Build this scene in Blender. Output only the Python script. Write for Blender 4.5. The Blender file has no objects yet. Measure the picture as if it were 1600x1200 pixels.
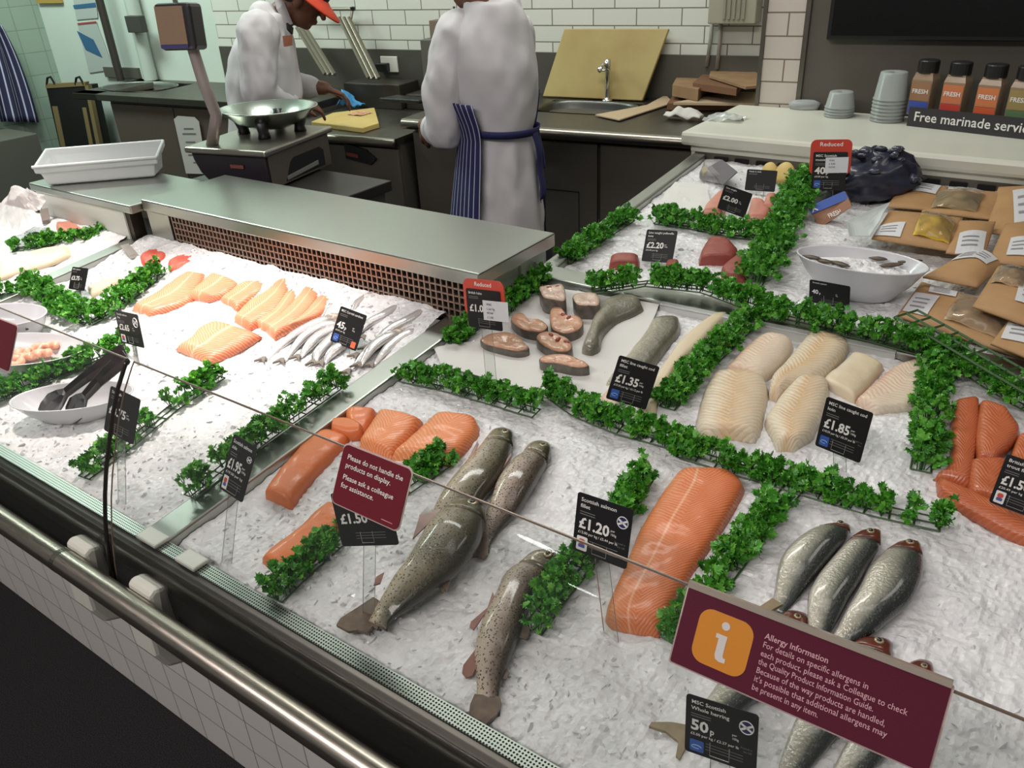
import bpy, bmesh, math, random
import numpy as np
from mathutils import Vector, Matrix
random.seed(7); rng = np.random.default_rng(7)
sc = bpy.context.scene; COL = sc.collection
R_ = math.radians
# ---------------------------------------------------------------- camera (solved from the photo's vanishing points)
W_, H_ = 1600.0, 1200.0
VPN = np.array([925., 2890.]); VPU = np.array([-1195., 0.]); PP = np.array([800., 600.])
FPX = math.sqrt(-(VPU - PP) @ (VPN - PP))
def _d(p):
    v = np.array([p[0] - 800, p[1] - 600, FPX]); return v / np.linalg.norm(v)
_X = -_d(VPU); _Z = -_d(VPN); _Y = np.cross(_Z, _X)
RC = np.stack([_X, _Y, _Z]); CAM = np.array([0., 0., 1.65])
cd = bpy.data.cameras.new('camera'); cam = bpy.data.objects.new('camera', cd); COL.objects.link(cam)
cd.sensor_width = 36; cd.lens = FPX / W_ * 36; cd.clip_start = .02
M = Matrix.Identity(4)
for i in range(3):
    M[i][0] = RC[i, 0]; M[i][1] = -RC[i, 1]; M[i][2] = -RC[i, 2]; M[i][3] = CAM[i]
cam.matrix_world = M; sc.camera = cam
# ---------------------------------------------------------------- world, lights, exposure
sc.view_settings.view_transform = 'Standard'; sc.view_settings.look = 'None'
sc.view_settings.gamma = 1; sc.view_settings.exposure = -0.12
wd = bpy.data.worlds.new('world'); sc.world = wd; wd.use_nodes = True
wd.node_tree.nodes['Background'].inputs[0].default_value = (.84, .86, .82, 1)
wd.node_tree.nodes['Background'].inputs[1].default_value = .16
def area(name, loc, target, sx, sy, power, col=(1, 1, 1), spread=180):
    l = bpy.data.lights.new(name, 'AREA'); l.shape = 'RECTANGLE'; l.size = sx; l.size_y = sy
    l.energy = power; l.color = col; l.spread = R_(spread)
    o = bpy.data.objects.new(name, l); COL.objects.link(o); o.location = loc
    o.rotation_euler = (Vector(target) - Vector(loc)).to_track_quat('-Z', 'Y').to_euler(); return o
def spot(name, loc, target, power, angle, blend, col, size=.04):
    l = bpy.data.lights.new(name, 'SPOT'); l.energy = power; l.spot_size = R_(angle); l.spot_blend = blend
    l.color = col; l.shadow_soft_size = size
    o = bpy.data.objects.new(name, l); COL.objects.link(o); o.location = loc
    o.rotation_euler = (Vector(target) - Vector(loc)).to_track_quat('-Z', 'Y').to_euler(); return o
area('shop_ceiling_light', (.5, -.6, 3.2), (-.2, 1.0, .8), 2.4, .5, 11, (1, .94, .91))
area('counter_ceiling_light', (-.3, 1.3, 3.2), (-.3, 1.2, .8), 1.6, .5, 6, (1, .94, .91))
area('kitchen_ceiling_light', (-2.2, 2.5, 3.2), (-2.2, 3.0, .8), 2.2, .4, 50, (.98, 1, .94))
area('far_ceiling_light', (-5.2, 2.0, 3.2), (-5.4, 2.6, .8), 1.6, .6, 95, (.84, 1, .91))
area('rear_ceiling_light', (.6, 2.3, 3.2), (0, 2.4, .8), 1.2, .4, 7, (1, .94, .88))
area('aisle_fill_light', (-1.4, -1.3, 3.2), (-1.4, -.1, .2), 3.4, .4, 80, (1, .93, .90))  # added fill that brightens the tiled front, kept out of the glass reflection
spot('counter_spot_lamp', (-1.75, .95, 2.7), (-1.74, .98, .8), 290, 40, 1.0, (1, .90, .84), .06)
spot('counter_spot_lamp', (-2.55, 1.05, 2.7), (-2.72, 1.0, .85), 220, 38, 1.0, (1, .90, .84), .06)
# ---------------------------------------------------------------- pixel <-> place helpers (points on real surfaces)
def ray(x, y): return RC @ np.array([(x - 800) / FPX, (y - 600) / FPX, 1.])
def PZ(x, y, z):
    r = ray(x, y); return CAM + r * (z - CAM[2]) / r[2]
def PY(x, y, Y):
    r = ray(x, y); return CAM + r * Y / r[1]
def PX(x, y, X):
    r = ray(x, y); return CAM + r * X / r[0]
def PP_(x, y, p0, n):
    r = ray(x, y); return CAM + r * ((np.asarray(p0) - CAM) @ n) / (r @ n)
TI = .0875                                              # the display bed rises towards the back
BN = np.array([0, -TI, 1.]); BN /= np.linalg.norm(BN)
def zi(y): return .78 + TI * (y - .5)                    # ice level
def zr(y): return .80 + TI * (y - .5)                    # rim level
def P(x, y, h=0): return PP_(x, y, (0, .5, .78 + h), BN)
WALL_A = R_(7); WD = np.array([math.cos(WALL_A), math.sin(WALL_A), 0]); WN = np.array([-WD[1], WD[0], 0]); WP = np.array([-2.3, 3.75, 1.])
def PW(x, y, off=0): return PP_(x, y, WP - WN * off, WN)
# ---------------------------------------------------------------- value noise
_lat = rng.random((64, 64, 64))
def vnoise(x, y, z=0.):
    x = np.asarray(x, float); y = np.asarray(y, float); z = np.asarray(z, float) + np.zeros_like(x)
    xi = np.floor(x).astype(int); yi = np.floor(y).astype(int); zj = np.floor(z).astype(int)
    fx = x - xi; fy = y - yi; fz = z - zj
    fx = fx * fx * (3 - 2 * fx); fy = fy * fy * (3 - 2 * fy); fz = fz * fz * (3 - 2 * fz)
    g = lambda a, b, c: _lat[(xi + a) % 64, (yi + b) % 64, (zj + c) % 64]
    r = 0
    for a in (0, 1):
        for b in (0, 1):
            for c in (0, 1):
                r = r + g(a, b, c) * (fx if a else 1 - fx) * (fy if b else 1 - fy) * (fz if c else 1 - fz)
    return r * 2 - 1
# ---------------------------------------------------------------- materials
def lin(c):
    r = []
    for v in c[:3]:
        v = v / 255.; r.append(v / 12.92 if v <= .04045 else ((v + .055) / 1.055) ** 2.4)
    return (*r, 1)
class NT:
    def __init__(s, name):
        s.m = bpy.data.materials.new(name); s.m.use_nodes = True; s.t = s.m.node_tree; s.t.nodes.clear()
        s.out = s.n('ShaderNodeOutputMaterial')
    def n(s, k, **kw):
        q = s.t.nodes.new(k)
        for a, b in kw.items(): setattr(q, a, b)
        return q
    def l(s, a, b): s.t.links.new(a, b)
def ramp(q, stops, interp='LINEAR'):
    e = q.color_ramp; e.interpolation = interp
    while len(e.elements) > 1: e.elements.remove(e.elements[0])
    e.elements[0].position = stops[0][0]; e.elements[0].color = stops[0][1]
    for p, c in stops[1:]:
        k = e.elements.new(p); k.color = c
MATS = {}
def mat(name, col, rough=.5, metal=0., noise=None, bump=None, spec=.5, coat=0., sss=0., trans=0., rnoise=None, emit=None, aniso=0., scale3=(1, 1, 1)):
    """noise=(scale, second colour, amount 0..1 threshold), bump=(scale, strength, kind)"""
    if name in MATS: return MATS[name]
    t = NT(name); b = t.n('ShaderNodeBsdfPrincipled'); t.l(b.outputs[0], t.out.inputs[0])
    b.inputs['Base Color'].default_value = lin(col); b.inputs['Roughness'].default_value = rough
    b.inputs['Metallic'].default_value = metal; b.inputs['Specular IOR Level'].default_value = spec
    b.inputs['Coat Weight'].default_value = coat; b.inputs['Coat Roughness'].default_value = .12
    if sss:
        b.inputs['Subsurface Weight'].default_value = sss; b.inputs['Subsurface Radius'].default_value = (.01, .004, .003); b.inputs['Subsurface Scale'].default_value = 1.
    b.inputs['Transmission Weight'].default_value = trans
    if aniso: b.inputs['Anisotropic'].default_value = aniso
    if emit: b.inputs['Emission Color'].default_value = lin(emit[0]); b.inputs['Emission Strength'].default_value = emit[1]
    tc = t.n('ShaderNodeTexCoord'); mp = t.n('ShaderNodeMapping'); mp.inputs['Scale'].default_value = scale3; t.l(tc.outputs['Object'], mp.inputs[0])
    if noise:
        q = t.n('ShaderNodeTexNoise'); q.inputs['Scale'].default_value = noise[0]; q.inputs['Detail'].default_value = 5; t.l(mp.outputs[0], q.inputs[0])
        r = t.n('ShaderNodeValToRGB'); ramp(r, [(.5 - noise[2] / 2, lin(col)), (.5 + noise[2] / 2, lin(noise[1]))]); t.l(q.outputs[0], r.inputs[0]); t.l(r.outputs[0], b.inputs['Base Color'])
    if rnoise:
        q = t.n('ShaderNodeTexNoise'); q.inputs['Scale'].default_value = rnoise[0]; t.l(mp.outputs[0], q.inputs[0])
        r = t.n('ShaderNodeMapRange'); r.inputs[3].default_value = rnoise[1]; r.inputs[4].default_value = rnoise[2]; t.l(q.outputs[0], r.inputs[0]); t.l(r.outputs[0], b.inputs['Roughness'])
    if bump:
        k = 'ShaderNodeTexVoronoi' if bump[2] == 'v' else 'ShaderNodeTexNoise'
        q = t.n(k); q.inputs['Scale'].default_value = bump[0]; t.l(mp.outputs[0], q.inputs[0])
        u = t.n('ShaderNodeBump'); u.inputs['Strength'].default_value = bump[1]; u.inputs['Distance'].default_value = .01
        t.l(q.outputs['Distance' if bump[2] == 'v' else 'Fac'], u.inputs['Height']); t.l(u.outputs[0], b.inputs['Normal'])
    MATS[name] = t.m; return t.m
def clear_mat(name, tint, refl_rough=.02, ior=1.45, haze=0., hcol=(230, 235, 235)):
    if name in MATS: return MATS[name]
    t = NT(name); tr = t.n('ShaderNodeBsdfTransparent'); tr.inputs[0].default_value = lin(tint)
    gl = t.n('ShaderNodeBsdfGlossy'); gl.inputs['Roughness'].default_value = refl_rough
    fr = t.n('ShaderNodeFresnel'); fr.inputs[0].default_value = ior
    mx = t.n('ShaderNodeMixShader'); t.l(fr.outputs[0], mx.inputs[0]); t.l(tr.outputs[0], mx.inputs[1]); t.l(gl.outputs[0], mx.inputs[2])
    o = mx.outputs[0]
    if haze:
        df = t.n('ShaderNodeBsdfDiffuse'); df.inputs[0].default_value = lin(hcol); m2 = t.n('ShaderNodeMixShader'); m2.inputs[0].default_value = haze
        t.l(o, m2.inputs[1]); t.l(df.outputs[0], m2.inputs[2]); o = m2.outputs[0]
    t.l(o, t.out.inputs[0]); MATS[name] = t.m; return t.m
def uvramp_mat(name, stops, rough=.3, metal=0., speck=None, lines=None, sss=0., bump=None, coat=.3, spec=.5, noise_amt=.12, midline=None, nscale=30.):
    """colour runs across the body (UV.y); lines=(scale, colour, amount, chevron) muscle lines along UV.x; speck=(scale, colour, threshold)"""
    if name in MATS: return MATS[name]
    t = NT(name); b = t.n('ShaderNodeBsdfPrincipled'); t.l(b.outputs[0], t.out.inputs[0])
    b.inputs['Roughness'].default_value = rough; b.inputs['Metallic'].default_value = metal; b.inputs['Coat Weight'].default_value = coat; b.inputs['Coat Roughness'].default_value = .1
    b.inputs['Specular IOR Level'].default_value = spec
    if sss:
        b.inputs['Subsurface Weight'].default_value = sss; b.inputs['Subsurface Radius'].default_value = (.012, .005, .003); b.inputs['Subsurface Scale'].default_value = 1.
    uv = t.n('ShaderNodeUVMap'); tc = t.n('ShaderNodeTexCoord'); sp = t.n('ShaderNodeSeparateXYZ'); t.l(uv.outputs[0], sp.inputs[0])
    q = t.n('ShaderNodeTexNoise'); q.inputs['Scale'].default_value = nscale; q.inputs['Detail'].default_value = 4; t.l(tc.outputs['Object'], q.inputs[0])
    a = t.n('ShaderNodeMath', operation='MULTIPLY_ADD'); a.inputs[1].default_value = noise_amt * 2; t.l(q.outputs[0], a.inputs[0])
    s2 = t.n('ShaderNodeMath', operation='SUBTRACT'); s2.inputs[1].default_value = noise_amt; t.l(sp.outputs[1], s2.inputs[0]); t.l(s2.outputs[0], a.inputs[2])
    r = t.n('ShaderNodeValToRGB'); ramp(r, [(p, lin(c)) for p, c in stops]); t.l(a.outputs[0], r.inputs[0]); c = r.outputs[0]
    def mix(fac, col, c):
        m = t.n('ShaderNodeMix', data_type='RGBA'); t.l(fac, m.inputs[0]); t.l(c, m.inputs[6]); m.inputs[7].default_value = lin(col); return m.outputs[2]
    h = None
    if lines:
        sc_, lc, am, chev = lines
        # chevron: x + chev*|y-.5|
        y0 = t.n('ShaderNodeMath', operation='SUBTRACT'); y0.inputs[1].default_value = .5; t.l(sp.outputs[1], y0.inputs[0])
        ya = t.n('ShaderNodeMath', operation='ABSOLUTE'); t.l(y0.outputs[0], ya.inputs[0])
        xx = t.n('ShaderNodeMath', operation='MULTIPLY_ADD'); xx.inputs[1].default_value = chev; t.l(ya.outputs[0], xx.inputs[0]); t.l(sp.outputs[0], xx.inputs[2])
        xn = t.n('ShaderNodeMath', operation='MULTIPLY_ADD'); xn.inputs[1].default_value = .014; t.l(q.outputs[0], xn.inputs[0]); t.l(xx.outputs[0], xn.inputs[2])
        xs = t.n('ShaderNodeMath', operation='MULTIPLY'); xs.inputs[1].default_value = sc_; t.l(xn.outputs[0], xs.inputs[0])
        sn = t.n('ShaderNodeMath', operation='SINE'); t.l(xs.outputs[0], sn.inputs[0])
        mr = t.n('ShaderNodeMapRange'); mr.inputs[1].default_value = .45; mr.inputs[2].default_value = 1.; mr.inputs[3].default_value = 0; mr.inputs[4].default_value = am; t.l(sn.outputs[0], mr.inputs[0])
        c = mix(mr.outputs[0], lc, c); h = sn.outputs[0]
    if midline:
        pos, wdt, mc, am = midline
        y1 = t.n('ShaderNodeMath', operation='SUBTRACT'); y1.inputs[1].default_value = pos; t.l(sp.outputs[1], y1.inputs[0])
        y2 = t.n('ShaderNodeMath', operation='ABSOLUTE'); t.l(y1.outputs[0], y2.inputs[0])
        mr = t.n('ShaderNodeMapRange'); mr.inputs[1].default_value = 0; mr.inputs[2].default_value = wdt; mr.inputs[3].default_value = am; mr.inputs[4].default_value = 0; t.l(y2.outputs[0], mr.inputs[0])
        c = mix(mr.outputs[0], mc, c)
    if speck:
        v = t.n('ShaderNodeTexVoronoi'); v.inputs['Scale'].default_value = speck[0]; t.l(tc.outputs['Object'], v.inputs[0])
        mr = t.n('ShaderNodeMapRange'); mr.inputs[1].default_value = speck[2]; mr.inputs[2].default_value = speck[2] + .08; mr.inputs[3].default_value = .85; mr.inputs[4].default_value = 0; t.l(v.outputs['Distance'], mr.inputs[0])
        c = mix(mr.outputs[0], speck[1], c)
    t.l(c, b.inputs['Base Color'])
    if bump:
        bq = t.n('ShaderNodeTexNoise'); bq.inputs['Scale'].default_value = bump[0]; bq.inputs['Detail'].default_value = 3; t.l(tc.outputs['Object'], bq.inputs[0]); hh = bq.outputs[0]
        if h:
            ad = t.n('ShaderNodeMath', operation='MULTIPLY_ADD'); ad.inputs[1].default_value = -.25; t.l(h, ad.inputs[0]); t.l(hh, ad.inputs[2]); hh = ad.outputs[0]
        u = t.n('ShaderNodeBump'); u.inputs['Strength'].default_value = bump[1]; u.inputs['Distance'].default_value = .004; t.l(hh, u.inputs['Height']); t.l(u.outputs[0], b.inputs['Normal'])
    MATS[name] = t.m; return t.m
def brick_mat(name, c1, c2, grout, bw, bh, mortar, rough=.25, offset=.5, ax=('u', 'z'), smooth=.1):
    """tiles measured along UV in metres"""
    if name in MATS: return MATS[name]
    t = NT(name); b = t.n('ShaderNodeBsdfPrincipled'); t.l(b.outputs[0], t.out.inputs[0]); b.inputs['Roughness'].default_value = rough
    uv = t.n('ShaderNodeUVMap'); q = t.n('ShaderNodeTexBrick'); q.offset = offset; t.l(uv.outputs[0], q.inputs[0])
    q.inputs['Color1'].default_value = lin(c1); q.inputs['Color2'].default_value = lin(c2); q.inputs['Mortar'].default_value = lin(grout)
    q.inputs['Scale'].default_value = 1; q.inputs['Mortar Size'].default_value = mortar; q.inputs['Mortar Smooth'].default_value = smooth
    q.inputs['Brick Width'].default_value = bw; q.inputs['Row Height'].default_value = bh
    t.l(q.outputs[0], b.inputs['Base Color'])
    u = t.n('ShaderNodeBump'); u.inputs['Strength'].default_value = .4; u.inputs['Distance'].default_value = .004; u.invert = True; t.l(q.outputs['Fac'], u.inputs['Height']); t.l(u.outputs[0], b.inputs['Normal'])
    MATS[name] = t.m; return t.m
# ---------------------------------------------------------------- mesh builder
WOFF = {}
class MB:
    def __init__(s): s.v = []; s.f = []; s.m = []; s.uv = []; s.has_uv = False
    def add(s, verts, faces, mi=0, uvs=None):
        o = len(s.v); s.v.extend([tuple(map(float, p)) for p in verts]); s.f.extend([tuple(int(i) + o for i in f) for f in faces]); s.m.extend([mi] * len(faces))
        if uvs is not None: s.uv.extend([tuple(map(float, u)) for u in uvs]); s.has_uv = True
        else: s.uv.extend([(0., 0.)] * len(verts))
        return s
    def box(s, c, d, rot=None, mi=0):
        c = np.array(c, float); d = np.array(d, float) / 2; vs = []
        for a in (-1, 1):
            for b in (-1, 1):
                for e in (-1, 1):
                    p = np.array([a, b, e]) * d
                    if rot is not None: p = rot @ p
                    vs.append(c + p)
        return s.add(vs, [(0, 1, 3, 2), (4, 6, 7, 5), (0, 4, 5, 1), (2, 3, 7, 6), (0, 2, 6, 4), (1, 5, 7, 3)], mi)
    def bb(s, lo, hi, mi=0):
        lo = np.array(lo, float); hi = np.array(hi, float); return s.box((lo + hi) / 2, np.abs(hi - lo), None, mi)
    def prism(s, poly, vec, mi=0, mtop=None):
        n = len(poly); poly = [np.array(p, float) for p in poly]; vec = np.array(vec, float)
        s.add(poly + [p + vec for p in poly], [tuple(range(n))[::-1]] + [(i, (i + 1) % n, (i + 1) % n + n, i + n) for i in range(n)], mi)
        o = len(s.v) - n; s.f.append(tuple(range(o, o + n))); s.m.append(mi if mtop is None else mtop); return s
    def loft(s, rings, closed=True, caps=True, mi=0, uvs=None):
        n = len(rings[0]); vs = [p for r in rings for p in r]; fs = []
        for i in range(len(rings) - 1):
            for j in range(n if closed else n - 1):
                k = (j + 1) % n; fs.append((i * n + j, i * n + k, (i + 1) * n + k, (i + 1) * n + j))
        if caps and closed: fs.append(tuple(range(n))[::-1]); fs.append(tuple(range((len(rings) - 1) * n, len(rings) * n)))
        return s.add(vs, fs, mi, uvs)
    def tube(s, path, rad, n=10, mi=0, caps=True, flat=1.):
        path = [np.array(p, float) for p in path]; rad = [rad] * len(path) if np.isscalar(rad) else list(rad)
        if len(path) == 2 and n > 6:
            L = np.linalg.norm(path[1] - path[0]); e = min(.0008 / max(L, 1e-6), .2); a, b = path; path = [a, a + (b - a) * e, b - (b - a) * e, b]; rad = [rad[0], rad[0] + (rad[1] - rad[0]) * e, rad[1] - (rad[1] - rad[0]) * e, rad[1]]
        rings = []; up = None
        for i, p in enumerate(path):
            a = path[max(i - 1, 0)]; b = path[min(i + 1, len(path) - 1)]; t = b - a; t = t / (np.linalg.norm(t) + 1e-12)
            if up is None:
                up = np.array([0, 0, 1.]) if abs(t[2]) < .9 else np.array([1., 0, 0])
            u = up - t * (up @ t); u /= np.linalg.norm(u); up = u; w = np.cross(t, u)
            rings.append([p + rad[i] * (math.cos(2 * math.pi * k / n) * w + flat * math.sin(2 * math.pi * k / n) * u) for k in range(n)])
        return s.loft(rings, True, caps, mi)
    def lathe(s, c, prof, n=32, sx=1., sy=1., rz=0., mi=0, rot=None):
        c = np.array(c, float); rings = []
        for r, z in prof:
            rg = []
            for k in range(n):
                a = 2 * math.pi * k / n; x = r * sx * math.cos(a); y = r * sy * math.sin(a)
                p = np.array([x * math.cos(rz) - y * math.sin(rz), x * math.sin(rz) + y * math.cos(rz), z])
                if rot is not None: p = rot @ p
                rg.append(c + p)
            rings.append(rg)
        return s.loft(rings, True, True, mi)
    def grid(s, fn, nu, nv, mi=0, uvs=True):
        vs = []; us = []
        for i in range(nu + 1):
            for j in range(nv + 1): vs.append(fn(i / nu, j / nv)); us.append((i / nu, j / nv))
        fs = [(i * (nv + 1) + j, (i + 1) * (nv + 1) + j, (i + 1) * (nv + 1) + j + 1, i * (nv + 1) + j + 1) for i in range(nu) for j in range(nv)]
        return s.add(vs, fs, mi, us if uvs else None)
    def build(s, name, mats, parent=None, smooth=False, bevel=0., origin=None, recalc=True, solid=0., subsurf=0):
        if not isinstance(mats, (list, tuple)): mats = [mats]
        V = np.array(s.v)
        if parent is not None: off = WOFF[parent.name]
        elif origin is not None: off = np.array(origin, float)
        else:
            off = np.array([(V[:, 0].min() + V[:, 0].max()) / 2, (V[:, 1].min() + V[:, 1].max()) / 2, V[:, 2].min()])
        me = bpy.data.meshes.new(name); me.from_pydata((V - off).tolist(), [], s.f); 
        for m in mats: me.materials.append(m)
        me.polygons.foreach_set('material_index', s.m)
        if s.has_uv:
            ul = me.uv_layers.new(name='UVMap'); li = np.empty(len(me.loops), int); me.loops.foreach_get('vertex_index', li)
            ul.data.foreach_set('uv', np.array(s.uv)[li].ravel())
        if recalc:
            bm = bmesh.new(); bm.from_mesh(me); bmesh.ops.recalc_face_normals(bm, faces=bm.faces); bm.to_mesh(me); bm.free()
        if smooth: me.polygons.foreach_set('use_smooth', [True] * len(me.polygons))
        me.update()
        o = bpy.data.objects.new(name, me); COL.objects.link(o)
        if parent is not None: o.parent = parent; WOFF[o.name] = off
        else: o.location = off; WOFF[o.name] = off
        if bevel:
            b = o.modifiers.new('bevel', 'BEVEL'); b.width = bevel; b.segments = 2; b.limit_method = 'ANGLE'; b.angle_limit = R_(40)
        if solid:
            b = o.modifiers.new('solid', 'SOLIDIFY'); b.thickness = solid; b.offset = 0
        if subsurf:
            b = o.modifiers.new('sub', 'SUBSURF'); b.levels = subsurf; b.render_levels = subsurf
        return o
def thing(name, label, cat, loc, group=None):
    o = bpy.data.objects.new(name, None); COL.objects.link(o); o.location = [float(v) for v in loc]; o.empty_display_size = .05
    WOFF[o.name] = np.array(loc, float); return tag(o, label, cat, group)
def tag(o, label, cat, group=None, kind=None):
    o['label'] = label; o['category'] = cat
    if group: o['group'] = group
    if kind: o['kind'] = kind
    return o
def struct(o, label=None):
    o['kind'] = 'structure'
    if label: o['label'] = label
    return o
def rotz(a): return np.array([[math.cos(a), -math.sin(a), 0], [math.sin(a), math.cos(a), 0], [0, 0, 1]])
def roty(a): return np.array([[math.cos(a), 0, math.sin(a)], [0, 1, 0], [-math.sin(a), 0, math.cos(a)]])
def rotx(a): return np.array([[1, 0, 0], [0, math.cos(a), -math.sin(a)], [0, math.sin(a), math.cos(a)]])
# lettering: text laid out on a rectangle with axes u (right) and v (up)
_tc = {}
def text_geo(body, offset=0.):
    k = (body, offset)
    if k in _tc: return _tc[k]
    cu = bpy.data.curves.new('t', 'FONT'); cu.body = body; cu.size = 1.; cu.offset = offset; cu.resolution_u = 2; cu.fill_mode = 'FRONT'
    ob = bpy.data.objects.new('t', cu); COL.objects.link(ob); dg = bpy.context.evaluated_depsgraph_get()
    me = ob.evaluated_get(dg).to_mesh(); V = np.array([v.co[:] for v in me.vertices]).reshape(-1, 3); F = [tuple(p.vertices) for p in me.polygons]
    ob.evaluated_get(dg).to_mesh_clear(); bpy.data.objects.remove(ob); bpy.data.curves.remove(cu)
    _tc[k] = (V, F); return V, F
def put_text(mb, body, o, u, v, n, size, bold=0., width=None, mi=0, lift=.0006, align='l', slant=0.):
    V, F = text_geo(body, bold)
    if len(V) == 0: return
    w = V[:, 0].max(); sx = size
    if width: sx = min(width / w, size * 1.15)
    x0 = 0 if align == 'l' else (-w * sx / 2 if align == 'c' else -w * sx)
    pts = [o + u * (x0 + (p[0] + slant * p[1]) * sx) + v * (p[1] * size) + n * lift for p in V]
    mb.add(pts, F, mi); return w * sx
def rrect(w, h, r, k=5):
    out = []
    for cx, cy, a0 in ((w - r, r, -90), (w - r, h - r, 0), (r, h - r, 90), (r, r, 180)):
        for i in range(k + 1):
            a = R_(a0 + 90 * i / k); out.append((cx + r * math.cos(a), cy + r * math.sin(a)))
    return out
# ================================================================ SETTING
steel = mat('brushed_steel', (168, 170, 164), .34, 1., rnoise=(60, .26, .42), scale3=(1, 8, 8))
steel_dark = mat('dull_steel', (112, 108, 100), .42, 1., rnoise=(40, .36, .5))
steel_front = mat('cabinet_steel', (104, 99, 92), .5, .55, rnoise=(14, .42, .58))
chrome = mat('chrome', (200, 200, 198), .12, 1.)
white_pl = mat('white_plastic', (214, 214, 206), .4)
black_pl = mat('black_plastic', (20, 20, 22), .35)
dark_gap = mat('dark_gap', (10, 9, 9), .9)
def wall_quad(name, a, b, z0, z1, m, thick=.06, nrm=None):
    a = np.array([a[0], a[1], 0.]); b = np.array([b[0], b[1], 0.]); L = np.linalg.norm(b - a); n = np.array([-(b - a)[1], (b - a)[0], 0]) / L * thick
    mb = MB(); Z0 = np.array([0, 0, z0]); Z1 = np.array([0, 0, z1])
    mb.add([a + Z0, b + Z0, b + Z1, a + Z1, a + n + Z0, b + n + Z0, b + n + Z1, a + n + Z1], [(0, 1, 2, 3), (4, 7, 6, 5), (0, 4, 5, 1), (3, 2, 6, 7), (0, 3, 7, 4), (1, 5, 6, 2)], 0,
           [(0, z0), (L, z0), (L, z1), (0, z1), (0, z0), (L, z0), (L, z1), (0, z1)])
    return struct(mb.build(name, m))
flo = mat('floor_black', (17, 16, 17), .75, noise=(420, (44, 43, 44), .12), spec=.25)
mb = MB(); mb.bb((-8, -8, -.05), (3, 5, 0)); struct(mb.build('floor', flo))
mb = MB(); mb.bb((-8, -8, 3.3), (3, 5, 3.36)); struct(mb.build('ceiling', mat('ceiling_paint', (190, 192, 188), .8)))
tile = brick_mat('wall_tiles', (205, 207, 198), (200, 203, 194), (112, 108, 98), .222, .0765, .0028, .18)
pw = lambda s: WP + WD * s
xl = (-6.4 - WP[0]) / WD[0]; xr = (-.3 - WP[0]) / WD[0]; xm = (-4.72 - WP[0]) / WD[0]
wall_quad('wall_back', pw(xm), pw(xr), 0, 3.3, tile)
pale = mat('pale_wall', (192, 204, 194), .6)
wall_quad('wall_back_left', pw(xl), pw(xm), 0, 3.3, pale)
tile_left = brick_mat('wall_tiles_left', (138, 156, 142), (135, 153, 139), (118, 132, 120), .15, .15, .003, .35, 0)
wall_quad('wall_left', (-7.1, -2), (pw(xl)[0], pw(xl)[1]), 0, 3.3, tile_left)
# pillar and steel panel at the right
PA = np.array([-.985, 3.045, 0]); pcs = lambda s, d=0: PA + WD * s + WN * d
tile_r = brick_mat('pillar_tiles', (205, 196, 186), (201, 193, 184), (128, 112, 100), .152, .0755, .0026, .22)
s0 = float((PP_(1191, 100, PA, WN) - PA) @ WD); s1 = float((PP_(1252, 100, PA, WN) - PA) @ WD)
mb = MB()
q = [pcs(s0), pcs(s1), pcs(s1, .75), pcs(s0, .75)]; Z = np.array([0, 0, 3.3])
for i in range(4):
    a, b = q[i], q[(i + 1) % 4]; L = np.linalg.norm(b - a); u0 = .076 if i == 0 else 0
    mb.add([a, b, b + Z, a + Z], [(0, 1, 2, 3)], 0, [(u0, 0), (L + u0, 0), (L + u0, 3.3), (u0, 3.3)])
struct(mb.build('wall_right', tile_r))
mb = MB(); mb.prism([pcs(s0 - .012, -.008), pcs(s0 + .001, -.008), pcs(s0 + .001, .04), pcs(s0 - .012, .04)], Z); struct(mb.build('trim_1', steel_dark))
mb = MB(); mb.prism([pcs(s1 - .004, -.012), pcs(s1 + .014, -.012), pcs(s1 + .014, .1), pcs(s1 - .004, .1)], Z); struct(mb.build('trim_2', steel_dark, bevel=.003))
mb = MB(); mb.prism([pcs(s1 + .014, 0.0), pcs(2.4, 0.0), pcs(2.4, .08), pcs(s1 + .014, .08)], Z); struct(mb.build('wall_right_panel', mat('grey_panel', (100, 95, 86), .5, .2, noise=(3, (88, 84, 76), .6))))
for i, (x, y) in enumerate(((-2.724, -3.692), (-3.392, -6.682))):
    th = thing('ceiling_downlight', ['round ceiling downlight whose glint shows highest on the glass beside the spotted trout', 'round ceiling downlight whose glint shows lower on the glass over the parsley'][i], 'ceiling light', (x, y, 3.2))
    mb = MB(); mb.lathe((x, y, 3.2), [(.0001, .004), (.175, .004), (.18, 0), (.20, 0), (.203, .01), (.203, .1), (.0001, .1)], 28); mb.build('housing', mat('lamp_white', (190, 190, 188), .5), th, smooth=False)
    mb = MB(); mb.lathe((x, y, 3.2), [(.0001, .0035), (.174, .0035), (.174, .0005), (.0001, .0005)], 28); mb.build('lamp_disc', mat('lamp_glow', (250, 255, 250), .5, emit=((245, 255, 250), 26)), th)
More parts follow.
